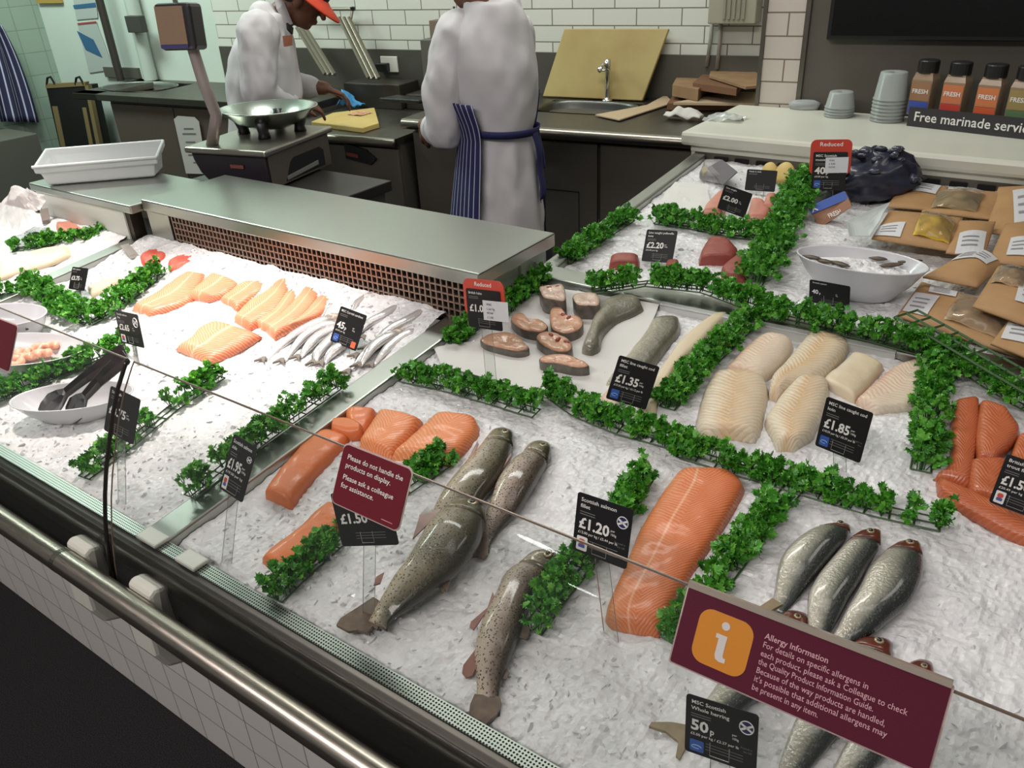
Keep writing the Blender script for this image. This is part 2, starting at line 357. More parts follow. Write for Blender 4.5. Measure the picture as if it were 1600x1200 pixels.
# black screen on the panel
sl = PP_(1297, 40, PA, WN); sb = PP_(1296, 60, PA, WN)
ss = float((sl - PA) @ WD); zb = float(sb[2])
th = thing('wall_screen', 'large black screen mounted on the grey wall panel above the seasoning jars', 'screen', pcs(ss + .6, -.02) + np.array([0, 0, zb]))
mb = MB(); mb.prism([pcs(ss, -.045), pcs(ss + 1.2, -.045), pcs(ss + 1.2, -.002), pcs(ss, -.002)], np.array([0, 0, .68])); 
for i in range(len(mb.v)): mb.v[i] = (mb.v[i][0], mb.v[i][1], mb.v[i][2] + zb)
mb.build('casing', mat('screen_casing', (16, 17, 17), .4), th, bevel=.004)
mb = MB(); mb.prism([pcs(ss + .012, -.0462), pcs(ss + 1.19, -.0462), pcs(ss + 1.19, -.044), pcs(ss + .012, -.044)], np.array([0, 0, .65]))
for i in range(len(mb.v)): mb.v[i] = (mb.v[i][0], mb.v[i][1], mb.v[i][2] + zb + .015)
mb.build('display_panel', mat('screen_glass', (14, 16, 16), .22), th)

# ---------------------------------------------------------------- the refrigerated counter
XL, XR = -5.2, 1.0
ctr = thing('display_counter', 'long refrigerated fish counter with white tiled front and steel bumper', 'counter', (-1.4, 1.5, 0))
base_t = brick_mat('counter_tiles', (216, 212, 207), (212, 208, 203), (128, 124, 118), .1, .1, .0016, .35, 0)
mb = MB()
mb.add([(XL, .59, 0), (XR, .59, 0), (XR, .59, .66), (XL, .59, .66)], [(0, 1, 2, 3)], 0, [(0, 0), (XR - XL, 0), (XR - XL, .66), (0, .66)])
mb.add([(XL, .62, 0), (XR, .62, 0), (XR, .62, .66), (XL, .62, .66)], [(0, 3, 2, 1)], 0, [(0, 0), (XR - XL, 0), (XR - XL, .66), (0, .66)])
mb.build('base_panel', base_t, ctr, recalc=False)
mb = MB(); mb.bb((XL, .62, 0), (XR, 1.58, .70)); mb.bb((-1.055, 1.58, 0), (XR, 2.95, .76)); mb.build('cabinet_body', steel_front, ctr)
bump_m = mat('bumper_steel', (64, 58, 53), .36, .6, rnoise=(8, .3, .42))  # dark reflection of floor and surroundings put into the base colour
prof = [(.487, .795), (.477, .793), (.470, .790), (.4655, .784), (.463, .77), (.459, .74), (.459, .70), (.463, .675), (.48, .655), (.60, .64), (.60, .70), (.487, .76)]
mb = MB(); mb.loft([[(x, y, z) for y, z in prof] for x in (XL, XR)]); mb.build('bumper', bump_m, ctr)
def perf_mat():
    t = NT('perforated_steel'); b = t.n('ShaderNodeBsdfPrincipled'); t.l(b.outputs[0], t.out.inputs[0]); b.inputs['Metallic'].default_value = .9; b.inputs['Roughness'].default_value = .35
    tc = t.n('ShaderNodeTexCoord'); v = t.n('ShaderNodeTexVoronoi'); v.inputs['Scale'].default_value = 210; v.inputs['Randomness'].default_value = 0; t.l(tc.outputs['Object'], v.inputs[0])
    r = t.n('ShaderNodeValToRGB'); ramp(r, [(.34, lin((14, 14, 13))), (.42, lin((170, 176, 168)))]); t.l(v.outputs['Distance'], r.inputs[0]); t.l(r.outputs[0], b.inputs['Base Color']); return t.m
mb = MB(); mb.bb((-1.1, .485, .795), (XR, .508, .799)); mb.bb((XL, .485, .795), (-1.16, .508, .799)); mb.build('air_grille', perf_mat(), ctr)
mb = MB(); mb.tube([(XL, .402, .76), (-1.262, .402, .76)], .0205, 24); mb.tube([(-1.258, .402, .76), (XR, .402, .76)], .0205, 24); mb.build('bumper_rail', mat('rail_steel', (186, 176, 166), .3, 1., rnoise=(90, .22, .38), scale3=(.3, 6, 6)), ctr, smooth=True)
mb = MB(); mb.tube([(-1.266, .402, .76), (-1.254, .402, .76)], .0208, 24); mb.build('rail_joint', steel_dark, ctr)
brk = mat('bracket_plastic', (198, 196, 186), .5)
for bx in (-1.262, -1.076, -.30):
    mb = MB(); pf = [(.4575, .768), (.438, .774), (.426, .768), (.4245, .735), (.408, .705), (.406, .655), (.42, .618), (.45, .602), (.592, .602), (.592, .645), (.47, .66), (.4575, .68)]
    mb.loft([[(x, y, z) for y, z in pf] for x in (bx - .031, bx + .031)]); mb.build('rail_bracket', brk, ctr, bevel=.008)
def sloped_bar(x0, x1, y0, y1, dz, t, mi=0, mb=None):
    mb = mb or MB(); a = zr(y0) + dz; b = zr(y1) + dz
    return mb.add([(x0, y0, a - t), (x1, y0, a - t), (x1, y1, b - t), (x0, y1, b - t), (x0, y0, a), (x1, y0, a), (x1, y1, b), (x0, y1, b)], [(3, 2, 1, 0), (4, 5, 6, 7), (0, 1, 5, 4), (1, 2, 6, 5), (2, 3, 7, 6), (3, 0, 4, 7)], mi)
for x0, x1 in ((-1.160, -1.098), (-2.415, -2.36)):
    mb = sloped_bar(x0, x1, .505, 1.62, 0, .13); mb.build('divider', steel, ctr, bevel=.004)
mb = sloped_bar(-1.098, XR, 1.58, 1.645, 0, .1); mb.build('divider', steel, ctr, bevel=.004)
mb = sloped_bar(-1.105, -1.06, 1.60, 2.56, 0, .12); mb.build('rim', steel, ctr, bevel=.006)
mb = sloped_bar(-1.098, -1.06, .508, 1.6, -.06, .08, 0); mb.build('well_wall', steel_dark, ctr)
mb = MB(); mb.bb((-1.10, 2.56, .70), (XR, 2.60, .985)); mb.build('rear_panel', steel_dark, ctr)
for i in range(14): MB().bb((-1.03 + i * .07, 2.553, .952), (-.985 + i * .07, 2.5605, .974)).build('air_slot', dark_gap, ctr)
# small fixing plates on the front air grille
mb = MB(); mb.box((-1.125, .497, .803), (.055, .03, .008)); mb.build('grille_clip', white_pl, ctr, bevel=.003)
mb = MB(); mb.box((-1.02, .497, .803), (.05, .03, .008)); mb.build('grille_clip', white_pl, ctr, bevel=.003)
# ---------------------------------------------------------------- curved glass
gprof = [(.4385, .722), (.4435, .76), (.4515, .80), (.4615, .84), (.4735, .88), (.488, .92), (.5045, .958), (.526, 1.005), (.548, 1.045), (.570, 1.076), (.576, 1.083)]
gmat = clear_mat('screen_glass_clear', (240, 241, 240), .0, 1.42, .014, (200, 208, 205))
gedge = mat('glass_edge', (46, 42, 40), .2, .3)
def glass_n(i):
    a = np.array(gprof[max(i - 1, 0)]); b = np.array(gprof[min(i + 1, len(gprof) - 1)]); t = (b - a) / np.linalg.norm(b - a); return np.array([0, -t[1], t[0]])
def glass_pane(x0, x1, label, dark_side):
    th = thing('glass_screen', label, 'glass screen', ((x0 + x1) / 2, .4385, .722))
    mb = MB(); mb.grid(lambda u, v: (x0 + (x1 - x0) * u, *gprof[int(round(v * (len(gprof) - 1)))]), 1, len(gprof) - 1, 0, False); mb.build('glass', gmat, th, smooth=True, recalc=False)
    mb = MB(); tp = np.array([0, *gprof[-1]]); mb.tube([(x0, tp[1], tp[2]), (x1, tp[1], tp[2])], .0016, 6); mb.build('top_edge', mat('glass_top_edge', (112, 96, 84), .25, .2), th)
    for xe, w in ((x0, .001), (x1, .001)):
        d = (xe == dark_side); mb = MB(); mb.tube([(xe, y, z) for y, z in gprof], .0038 if d else .0013, 6); mb.build('side_edge', gedge if d else mat('glass_top_edge', (112, 96, 84)), th, smooth=True)
    return th
glass_pane(-1.170, XR - .02, 'right-hand curved glass screen carrying the maroon allergy sign', None)
glass_pane(-3.4, -1.188, 'left-hand curved glass screen with a thick dark right edge', -1.188)
# ---------------------------------------------------------------- steel risers behind the left bays
rs = thing('steel_shelf', 'long grey steel shelf with a square mesh grille under its front lip', 'shelf', (-1.7, 1.45, .86))
mb = MB(); mb.bb((-2.318, 1.305, .965), (-1.045, 1.615, 1.0)); mb.build('shelf_top', steel, rs, bevel=.004)
mb = MB()
nx = 64
for i in range(nx + 1):
    x = -2.20 + (1.10) * i / nx; mb.bb((x - .0022, 1.318, .862), (x + .0022, 1.323, .966))
for k in range(6):
    z = .872 + k * .018; mb.bb((-2.20, 1.3185, z - .002), (-1.10, 1.3225, z + .002))
mb.build('grille', mat('grille_steel', (160, 138, 124), .4, .8), rs)
mb = MB(); mb.bb((-2.30, 1.34, .84), (-1.08, 1.36, .966)); mb.build('grille_backing', mat('grille_dark', (30, 22, 20), .8), rs)
mb = MB(); mb.bb((-2.318, 1.315, .85), (-2.21, 1.335, .966)); mb.build('front_plate', steel, rs)
mb = MB(); mb.bb((-1.092, 1.33, .84), (-1.078, 1.60, .966)); mb.build('end_panel', mat('end_panel_white', (190, 196, 184), .5), rs)
mb = MB(); mb.bb((-1.0775, 1.50, .85), (-1.070, 1.60, .966)); mb.build('end_cover', mat('end_panel_white2', (182, 190, 178), .5), rs)
rs2 = thing('steel_shelf', 'short steel shelf at far left with a white front, under the plastic tub', 'shelf', (-2.7, 1.4, .85))
mb = MB(); mb.bb((-2.92, 1.27, .962), (-2.325, 1.56, .988)); mb.build('shelf_top', steel, rs2, bevel=.004)
mb = MB(); mb.bb((-2.92, 1.285, .83), (-2.40, 1.32, .962)); mb.build('front_panel', white_pl, rs2)
mb = MB(); mb.bb((-2.40, 1.29, .83), (-2.375, 1.33, .962)); mb.build('corner_post', mat('dark_post', (60, 52, 46), .4, .6), rs2)
# white ledge at the back of the rear well
ld = thing('white_ledge', 'thick white ledge running behind the rear well in front of the pillar', 'ledge', (-.2, 2.8, .97))
wl = mat('white_ledge', (206, 206, 192), .35, noise=(5, (196, 198, 186), .6))
mb = MB(); mb.bb((-1.145, 2.535, 1.005), (XR, 3.03, 1.05)); mb.build('ledge_top', wl, ld, bevel=.012)
mb = MB(); mb.bb((-1.115, 2.56, .985), (XR, 3.0, 1.006)); mb.build('ledge_apron', wl, ld)
mb = MB(); mb.bb((-1.115, 2.565, .70), (-1.10, 2.9, .99)); mb.build('ledge_end', wl, ld)

# ---------------------------------------------------------------- crushed ice
def ice_mat():
    t = NT('crushed_ice'); b = t.n('ShaderNodeBsdfPrincipled'); t.l(b.outputs[0], t.out.inputs[0])
    b.inputs['Roughness'].default_value = .3; b.inputs['Subsurface Weight'].default_value = .0
    b.inputs['Specular IOR Level'].default_value = .4
    tc = t.n('ShaderNodeTexCoord'); v = t.n('ShaderNodeTexVoronoi'); v.inputs['Scale'].default_value = 110; t.l(tc.outputs['Object'], v.inputs[0])
    n = t.n('ShaderNodeTexNoise'); n.inputs['Scale'].default_value = 16; n.inputs['Detail'].default_value = 6; t.l(tc.outputs['Object'], n.inputs[0])
    r = t.n('ShaderNodeValToRGB'); ramp(r, [(.3, lin((206, 206, 208))), (.62, lin((230, 229, 230)))]); t.l(n.outputs[0], r.inputs[0]); t.l(r.outputs[0], b.inputs['Base Color'])
    v2 = t.n('ShaderNodeTexVoronoi'); v2.inputs['Scale'].default_value = 60; v2.feature = 'SMOOTH_F1'; t.l(tc.outputs['Object'], v2.inputs[0])
    a = t.n('ShaderNodeMath', operation='ADD'); t.l(v.outputs['Distance'], a.inputs[0]); t.l(v2.outputs['Distance'], a.inputs[1])
    u = t.n('ShaderNodeBump'); u.inputs['Strength'].default_value = .4; u.inputs['Distance'].default_value = .005; t.l(a.outputs[0], u.inputs['Height']); t.l(u.outputs[0], b.inputs['Normal']); return t.m
icem = ice_mat()
chip = mat('ice_chips', (216, 217, 219), .16, spec=.7)
ICO = None
def ice_bed(name, label, x0, x1, y0, y1, step, fn, nch, chs, chr_=None):
    nx = int((x1 - x0) / step); ny = int((y1 - y0) / step)
    X, Y = np.meshgrid(np.linspace(x0, x1, nx), np.linspace(y0, y1, ny), indexing='ij')
    Zg = zi(Y) + fn(X, Y) + .0045 * vnoise(X * 22, Y * 22) + .003 * np.abs(vnoise(X * 70, Y * 70, 3)) + .0014 * vnoise(X * 150, Y * 150, 9)
    mb = MB(); V = np.stack([X, Y, Zg], -1).reshape(-1, 3)
    I = np.arange(nx * ny).reshape(nx, ny); F = np.stack([I[:-1, :-1], I[1:, :-1], I[1:, 1:], I[:-1, 1:]], -1).reshape(-1, 4)
    mb.add(V, F.tolist(), 0)
    # skirt so that the bed has a body
    bx = [(x0, y0), (x1, y0), (x1, y1), (x0, y1)]; mb.add([(x, y, zi(y) - .05) for x, y in bx], [(3, 2, 1, 0)], 0)
    for _ in range(nch):
        x = random.uniform(x0 + .01, x1 - .01); y = (chr_ or (lambda: random.uniform(y0 + .01, y1 - .01)))(); 
        if not (y0 < y < y1): continue
        i = min(int((x - x0) / (x1 - x0) * (nx - 1)), nx - 1); j = min(int((y - y0) / (y1 - y0) * (ny - 1)), ny - 1)
        s = chs * random.uniform(.5, 1.5); a = [random.uniform(0, 6.28) for _ in range(3)]; Rm = rotz(a[0]) @ rotx(a[1]) @ roty(a[2])
        base = np.array([(1, 0, .2), (.3, 1, -.1), (-.8, .6, .1), (-.7, -.7, -.2), (.5, -.9, 0), (.1, .1, .55), (0, -.1, -.5)]) * np.array([random.uniform(.6, 1.2), random.uniform(.5, 1), random.uniform(.4, .9)])
        c = np.array([x, y, Zg[i, j] - s * .12]); pts = (Rm @ (base * s).T).T + c
        fs = [(k, (k + 1) % 5, 5) for k in range(5)] + [((k + 1) % 5, k, 6) for k in range(5)]
        mb.add(pts, fs, 1)
    o = mb.build(name, [icem, chip], origin=((x0 + x1) / 2, (y0 + y1) / 2, zi(y0) - .05), recalc=False)
    return tag(o, label, 'ice', None, 'stuff')
flat = lambda X, Y: X * 0
heap = lambda X, Y: np.clip((Y - 1.10) / .2, 0, 1) ** 1.5 * .03 - .006 * np.clip((Y - .9) / .3, 0, 1) * 0
front_fn = lambda X, Y: .002 * np.clip((.75 - Y) / .2, 0, 1) * np.clip((Y - .51) / .05, 0, 1) - .010 * np.clip((.53 - Y) / .03, 0, 1) + .003 * vnoise(X * 7, Y * 7)
ice_bed('crushed_ice', 'crushed ice bed of the front right bay under whole trout, salmon and herrings', -1.097, .75, .508, 1.578, .0045, front_fn, 2200, .0055, lambda: .5 + abs(random.gauss(0, .32)))
ice_bed('crushed_ice', 'brightly lit crushed ice bed of the middle bay under pink fillets and sardines', -2.359, -1.161, .508, 1.318, .006, heap, 2200, .006)
ice_bed('crushed_ice', 'crushed ice bed of the far left bay beyond the first divider', -3.9, -2.416, .508, 1.285, .012, heap, 500, .006)
ice_bed('crushed_ice', 'crushed ice bed of the rear right well below the white ledge', -1.059, .75, 1.646, 2.559, .008, flat, 900, .006)
# ================================================================ FOOD
def pw2(pairs, h): return [(P(a, b, h), P(c, d, h)) for a, b, c, d in pairs]
def resample_pairs(pr, n):
    L = np.array([p[0] for p in pr]); Rr = np.array([p[1] for p in pr]); m = (L + Rr) / 2
    s = np.concatenate([[0], np.cumsum(np.linalg.norm(np.diff(m, axis=0), axis=1))]); t = np.linspace(0, s[-1], n)
    def smooth(A):
        out = []
        for tt in t:
            k = int(np.clip(np.searchsorted(s, tt) - 1, 0, len(s) - 2)); f = (tt - s[k]) / max(s[k + 1] - s[k], 1e-9)
            p0 = A[max(k - 1, 0)]; p1 = A[k]; p2 = A[k + 1]; p3 = A[min(k + 2, len(A) - 1)]
            out.append(.5 * ((2 * p1) + (-p0 + p2) * f + (2 * p0 - 5 * p1 + 4 * p2 - p3) * f * f + (-p0 + 3 * p1 - 3 * p2 + p3) * f ** 3))
        return np.array(out)
    return smooth(L), smooth(Rr), t
def slab(name, pairs, h, m, label, cat, group=None, base=0., n=26, k=15, edge=.35, rag=.0012, pexp=4., bow=0., skin=None, parent=None):
    """fillet: outline given on the ice, domed top, flat underside"""
    L, Rr, t = resample_pairs(pw2(pairs, base + h * .45), n); dn = BN * (h * .45); rings = []; uvs = []; W = max(np.linalg.norm(L - Rr, axis=1))
    for i in range(n):
        e = min(t[i], t[-1] - t[i]); ef = min(1., (e / max(edge * W * .35, 1e-4))) ; ef = ef ** .45 if ef > 0 else 0; hh = h * max(ef, .18)
        l = L[i] - dn; r = Rr[i] - dn; ring = []
        for j in range(k):
            q = j / (k - 1); dome = (1 - abs(2 * q - 1) ** pexp) ** .6
            p = l * (1 - q) + r * q; nz = hh * (.22 * (j not in (0, k - 1)) + .78 * dome) + rag * float(vnoise(p[0] * 60, p[1] * 60, 5)) + bow * math.sin(math.pi * t[i] / t[-1])
            ring.append(p + BN * nz); uvs.append((t[i], q))
        for j in range(k - 2, 0, -2):
            q = j / (k - 1); ring.append(l * (1 - q) + r * q - BN * .004); uvs.append((t[i], q))
        rings.append(ring)
    mb = MB(); mb.loft(rings, True, True, 0, uvs)
    o = mb.build(name, m, parent=parent, smooth=True)
    if parent is None: tag(o, label, cat, group)
    return o
salmon = uvramp_mat('salmon_flesh', [(0, (214, 134, 84)), (.5, (226, 134, 80)), (1, (220, 122, 70))], .44, lines=(820, (240, 182, 140), .6, .10), sss=.15, bump=(140, .25), coat=.14)
salmon_big = uvramp_mat('salmon_side', [(0, (216, 140, 92)), (.3, (216, 122, 72)), (1, (208, 108, 62))], .44, lines=(980, (234, 166, 122), .5, .09), sss=.15, bump=(160, .22), coat=.14, midline=(.38, .03, (238, 186, 150), .7))
salmon_back = uvramp_mat('salmon_belly', [(0, (218, 126, 74)), (1, (210, 112, 62))], .44, sss=.15, bump=(120, .25), coat=.14)
salmon_pale = uvramp_mat('pale_salmon', [(0, (226, 150, 112)), (.5, (222, 138, 98)), (1, (214, 118, 80))], .44, lines=(800, (242, 198, 168), .55, .1), sss=.15, bump=(130, .3), coat=.14, midline=(.5, .05, (244, 206, 180), .5))
trout_f = uvramp_mat('trout_flesh', [(0, (188, 104, 64)), (.5, (190, 98, 58)), (1, (182, 92, 56))], .36, lines=(640, (206, 132, 90), .3, .1), sss=.12, bump=(110, .3), coat=.3)
tuna = uvramp_mat('tuna_flesh', [(0, (150, 74, 64)), (1, (138, 62, 54))], .44, sss=.1, bump=(120, .3), coat=.14)
redf = uvramp_mat('red_fillet', [(0, (220, 96, 74)), (1, (206, 82, 62))], .44, lines=(800, (232, 132, 108), .4, .1), sss=.1, bump=(120, .3), coat=.14)
cod = uvramp_mat('cod_flesh', [(0, (222, 212, 192)), (.25, (222, 208, 184)), (.45, (216, 186, 148)), (.7, (220, 200, 172)), (1, (220, 210, 190))], .44, lines=(640, (196, 156, 112), .4, .07), sss=.2, bump=(110, .35), coat=.14)
cod_plain = uvramp_mat('cod_belly', [(0, (224, 212, 190)), (.5, (218, 202, 172)), (1, (212, 196, 166))], .44, sss=.2, bump=(70, .3), coat=.14)
cod_pink = uvramp_mat('cod_pink', [(0, (204, 152, 130)), (.2, (220, 192, 168)), (1, (222, 208, 188))], .44, lines=(700, (232, 220, 206), .45, .05), sss=.2, bump=(110, .3), coat=.14)
grey_skin = uvramp_mat('cod_skin', [(0, (206, 198, 180)), (.22, (168, 162, 144)), (.55, (128, 124, 108)), (1, (92, 90, 78))], .34, speck=(220, (84, 82, 70), .2), bump=(110, .55), coat=.4)
pinkf = uvramp_mat('pink_fish', [(0, (206, 142, 124)), (1, (190, 116, 98))], .4, sss=.1, bump=(100, .3), coat=.3)
# salmon on the front bay
SG = 'salmon pieces on the front bay'
slab('salmon_fillet', [(1067, 730, 1132, 733), (1040, 758, 1162, 753), (1020, 787, 1160, 772), (1000, 820, 1136, 812), (985, 855, 1115, 845), (972, 887, 1092, 880), (957, 920, 1070, 915), (947, 945, 1052, 947), (945, 967, 1042, 970), (955, 977, 1032, 990)], .026, salmon_big, 'whole side of orange salmon beside the £1.20 price card', 'salmon', n=40, k=19)
slab('salmon_fillet', [(506, 673, 548, 684), (477, 692, 530, 706), (447, 723, 500, 735), (423, 753, 474, 764), (411, 774, 455, 790)], .026, salmon_back, 'long narrow salmon piece running towards the glass left of the maroon notice', 'salmon', SG)
slab('salmon_fillet', [(538, 641, 590, 641), (540, 654, 583, 660), (548, 664, 570, 680)], .024, salmon_back, 'thick salmon end piece touching the divider behind the maroon notice', 'salmon', SG)
slab('salmon_fillet', [(519, 657, 517, 676), (545, 655, 545, 683), (568, 668, 566, 679)], .024, salmon_back, 'small rounded salmon offcut lying at the head of the long narrow piece', 'salmon', SG, base=.006)
slab('salmon_fillet', [(591, 641, 662, 654), (577, 662, 642, 684), (558, 694, 612, 711)], .026, salmon, 'ribbed salmon fillet in the middle of the fanned pieces', 'salmon', SG, base=.004)
slab('salmon_fillet', [(682, 646, 742, 650), (666, 659, 750, 670), (634, 688, 734, 692), (606, 712, 706, 720)], .026, salmon, 'ribbed salmon fillet at the right end of the fanned pieces', 'salmon', SG, base=.003)
slab('salmon_fillet', [(515, 785, 548, 800), (489, 804, 530, 828), (466, 827, 508, 850), (435, 849, 480, 878), (406, 876, 436, 896)], .026, salmon_back, 'salmon piece half hidden by parsley below the maroon notice', 'salmon', SG)
# pale salmon in the lit bay
FG = 'pink fillets in the lit middle bay'
f8 = [([(294, 427, 321, 428), (274, 440, 307, 452), (254, 455, 291, 470), (236, 466, 264, 480), (207, 482, 230, 491)], 'long pale pink fillet at the left end of the fanned row'),
 ([(337, 427, 373, 441), (318, 443, 354, 458), (297, 463, 322, 466)], 'pink fillet second from the left in the fanned row'),
 ([(378, 443, 427, 442), (364, 456, 402, 459), (345, 470, 367, 482)], 'yellowish fillet in the dip of the fanned row'),
 ([(436, 438, 460, 439), (417, 458, 444, 468), (391, 474, 426, 490), (366, 500, 388, 510)], 'orange fillet just right of the yellowish one'),
 ([(461, 439, 481, 440), (444, 464, 466, 465), (426, 487, 444, 496), (399, 507, 417, 516)], 'narrow orange fillet in the middle of the right-hand group'),
 ([(483, 441, 507, 447), (468, 464, 492, 474), (444, 491, 466, 502), (415, 514, 427, 525)], 'orange fillet second from the right end of the fanned row'),
 ([(508, 449, 533, 459), (496, 469, 516, 478), (471, 496, 497, 495), (431, 523, 453, 514)], 'deep orange fillet at the right end beside the sardines'),
 ([(345, 502, 402, 520), (318, 514, 376, 536), (298, 534, 347, 552), (277, 543, 321, 562)], 'broad pale fillet lying in front of the fanned row')]
def widen(pr, k): return [((a + c) / 2 + (a - c) / 2 * k, (b + d) / 2 + (b - d) / 2 * k, (a + c) / 2 - (a - c) / 2 * k, (b + d) / 2 - (b - d) / 2 * k) for a, b, c, d in pr]
for i, (pr, lb) in enumerate(f8): slab('salmon_fillet', widen(pr, 1.26), .022, salmon_pale, lb, 'fish fillet', FG, base=.004 * (i % 2))
slab('salmon_fillet', [(252, 393, 270, 398), (236, 391, 246, 414), (217, 401, 222, 417)], .022, redf, 'red fillet nearest the first divider behind parsley', 'fish fillet', base=.002)
slab('salmon_fillet', [(261, 412, 264, 425), (288, 397, 291, 420), (313, 407, 318, 412)], .022, redf, 'red fillet pointing at the mesh grille left of the pink row', 'fish fillet', base=.002)
slab('white_fillet', [(186, 432, 190, 438), (160, 440, 166, 452), (135, 448, 142, 462)], .016, cod_plain, 'pale white fillet lying behind the V of parsley beside the £3.75 card', 'fish fillet')
slab('white_fillet', [(108, 384, 112, 398), (70, 388, 78, 412), (30, 398, 36, 424), (-10, 410, -5, 436)], .02, cod_plain, 'long white fillet beside the first divider in the far left bay', 'fish fillet')
slab('pink_fillet', [(86, 350, 88, 366), (108, 347, 112, 372), (130, 360, 134, 378)], .03, pinkf, 'pale pink fillet behind parsley in the far left bay', 'fish fillet')
# cod
CG = 'cod loins beside the £1.85 card'
loins = [([(1117, 580, 1195, 589), (1101, 608, 1201, 612), (1093, 637, 1196, 638), (1089, 663, 1188, 668), (1100, 680, 1180, 684)], cod, 'wide cod loin at the front left of the loins', .032),
 ([(1190, 525, 1240, 534), (1167, 542, 1232, 553), (1143, 566, 1211, 577), (1132, 578, 1188, 591)], cod_pink, 'pinkish cod loin at the rear left against the parsley strip', .032),
 ([(1266, 518, 1329, 537), (1248, 540, 1317, 556), (1227, 566, 1287, 587), (1206, 590, 1243, 603), (1201, 617, 1216, 620)], cod, 'long tapering cod loin at the rear middle', .032),
 ([(1248, 590, 1293, 595), (1224, 613, 1296, 613), (1207, 636, 1288, 644), (1196, 654, 1274, 668), (1207, 680, 1269, 680), (1214, 697, 1243, 698)], cod, 'cod loin at the front partly behind the £1.85 card', .032),
 ([(1332, 551, 1382, 571), (1311, 571, 1369, 589), (1287, 591, 1348, 613), (1297, 605, 1335, 625)], cod_plain, 'smooth cod loin second from the right', .022),
 ([(1429, 564, 1446, 566), (1395, 574, 1446, 600), (1363, 600, 1441, 632), (1336, 625, 1369, 641)], cod_pink, 'thin cod loin at the right end against the upright parsley', .02)]
for pr, m, lb, h in loins: slab('cod_loin', widen(pr, 1.05), h, m, lb, 'cod loin', CG, pexp=3.2)
slab('cod_fillet', [(1017, 502, 1062, 497), (1005, 522, 1062, 518), (985, 548, 1041, 543), (962, 575, 1020, 572), (942, 605, 1003, 590)], .024, grey_skin, 'grey skinned cod fillet behind the £1.35 card', 'cod fillet')
slab('cod_fillet', [(1115, 493, 1144, 491), (1090, 510, 1126, 507), (1060, 535, 1096, 540), (1040, 565, 1062, 572), (1020, 595, 1044, 601), (996, 630, 1030, 626), (1000, 650, 1025, 645)], .022, cod_plain, 'long white cod fillet along the left side of the parsley strip', 'cod fillet')
slab('cod_fillet', [(960, 600, 985, 608), (938, 622, 968, 640), (930, 642, 975, 652)], .02, cod_pink, 'white cod tail end sticking out below the £1.35 card', 'cod fillet')
TG = 'orange trout fillets'
for pr, lb, b in [([(1492, 627, 1529, 624), (1487, 678, 1527, 671), (1485, 725, 1520, 729), (1462, 744, 1513, 757)], 'orange trout fillet at the left of the heap beside the upright parsley', .004),
 ([(1534, 627, 1571, 641), (1529, 662, 1591, 669), (1527, 690, 1581, 692), (1529, 716, 1553, 720)], 'orange trout fillet on top in the middle of the heap', .012),
 ([(1463, 748, 1466, 768), (1511, 765, 1492, 790), (1543, 779, 1529, 811), (1578, 793, 1567, 832), (1613, 811, 1602, 848), (1640, 823, 1640, 862)], 'long orange trout fillet along the front edge of the heap', 0),
 ([(1518, 720, 1574, 720), (1515, 753, 1567, 762), (1520, 771, 1567, 785)], 'short orange trout fillet behind the £1.50 trout card', .006),
 ([(1590, 683, 1627, 678), (1581, 711, 1627, 720), (1574, 729, 1613, 745)], 'orange trout fillet at the right edge of the photo', .008)]:
    slab('trout_fillet', widen(pr, 1.14) if b else pr, .02, trout_f, lb, 'trout fillet', TG, base=b)
slab('tuna_steak', [(952, 404, 1000, 402), (950, 416, 1000, 416)], .03, tuna, 'dark red tuna steak left of the £2.20 card', 'tuna steak', edge=.2)
slab('tuna_steak', [(1040, 412, 1062, 412), (1038, 424, 1064, 424)], .025, tuna, 'sliver of red tuna peeping above parsley at the foot of the £2.20 card', 'tuna steak', edge=.2)
slab('tuna_steak', [(1105, 378, 1140, 380), (1092, 396, 1156, 394), (1092, 408, 1150, 408)], .035, tuna, 'thick red tuna steak standing alone on the ice in the rear well', 'tuna steak', edge=.2)
slab('tuna_steak', [(1146, 404, 1184, 408), (1126, 420, 1172, 424), (1130, 434, 1164, 436)], .03, tuna, 'red tuna steak tucked into the corner of the parsley strips', 'tuna steak', edge=.2)
slab('pink_fillet', [(1120, 306, 1140, 303), (1102, 322, 1136, 322), (1096, 334, 1130, 334)], .03, pinkf, 'pink fish piece left of the £2.00 card', 'fish fillet', edge=.2)
slab('pink_fillet', [(1172, 315, 1196, 320), (1168, 330, 1206, 332), (1165, 343, 1200, 343)], .028, pinkf, 'pink fish piece right of the £2.00 card', 'fish fillet', edge=.2)
slab('pink_fillet', [(1195, 312, 1214, 310), (1190, 328, 1210, 330)], .035, pinkf, 'pink fish piece leaning on the tall parsley bank', 'fish fillet', edge=.2)
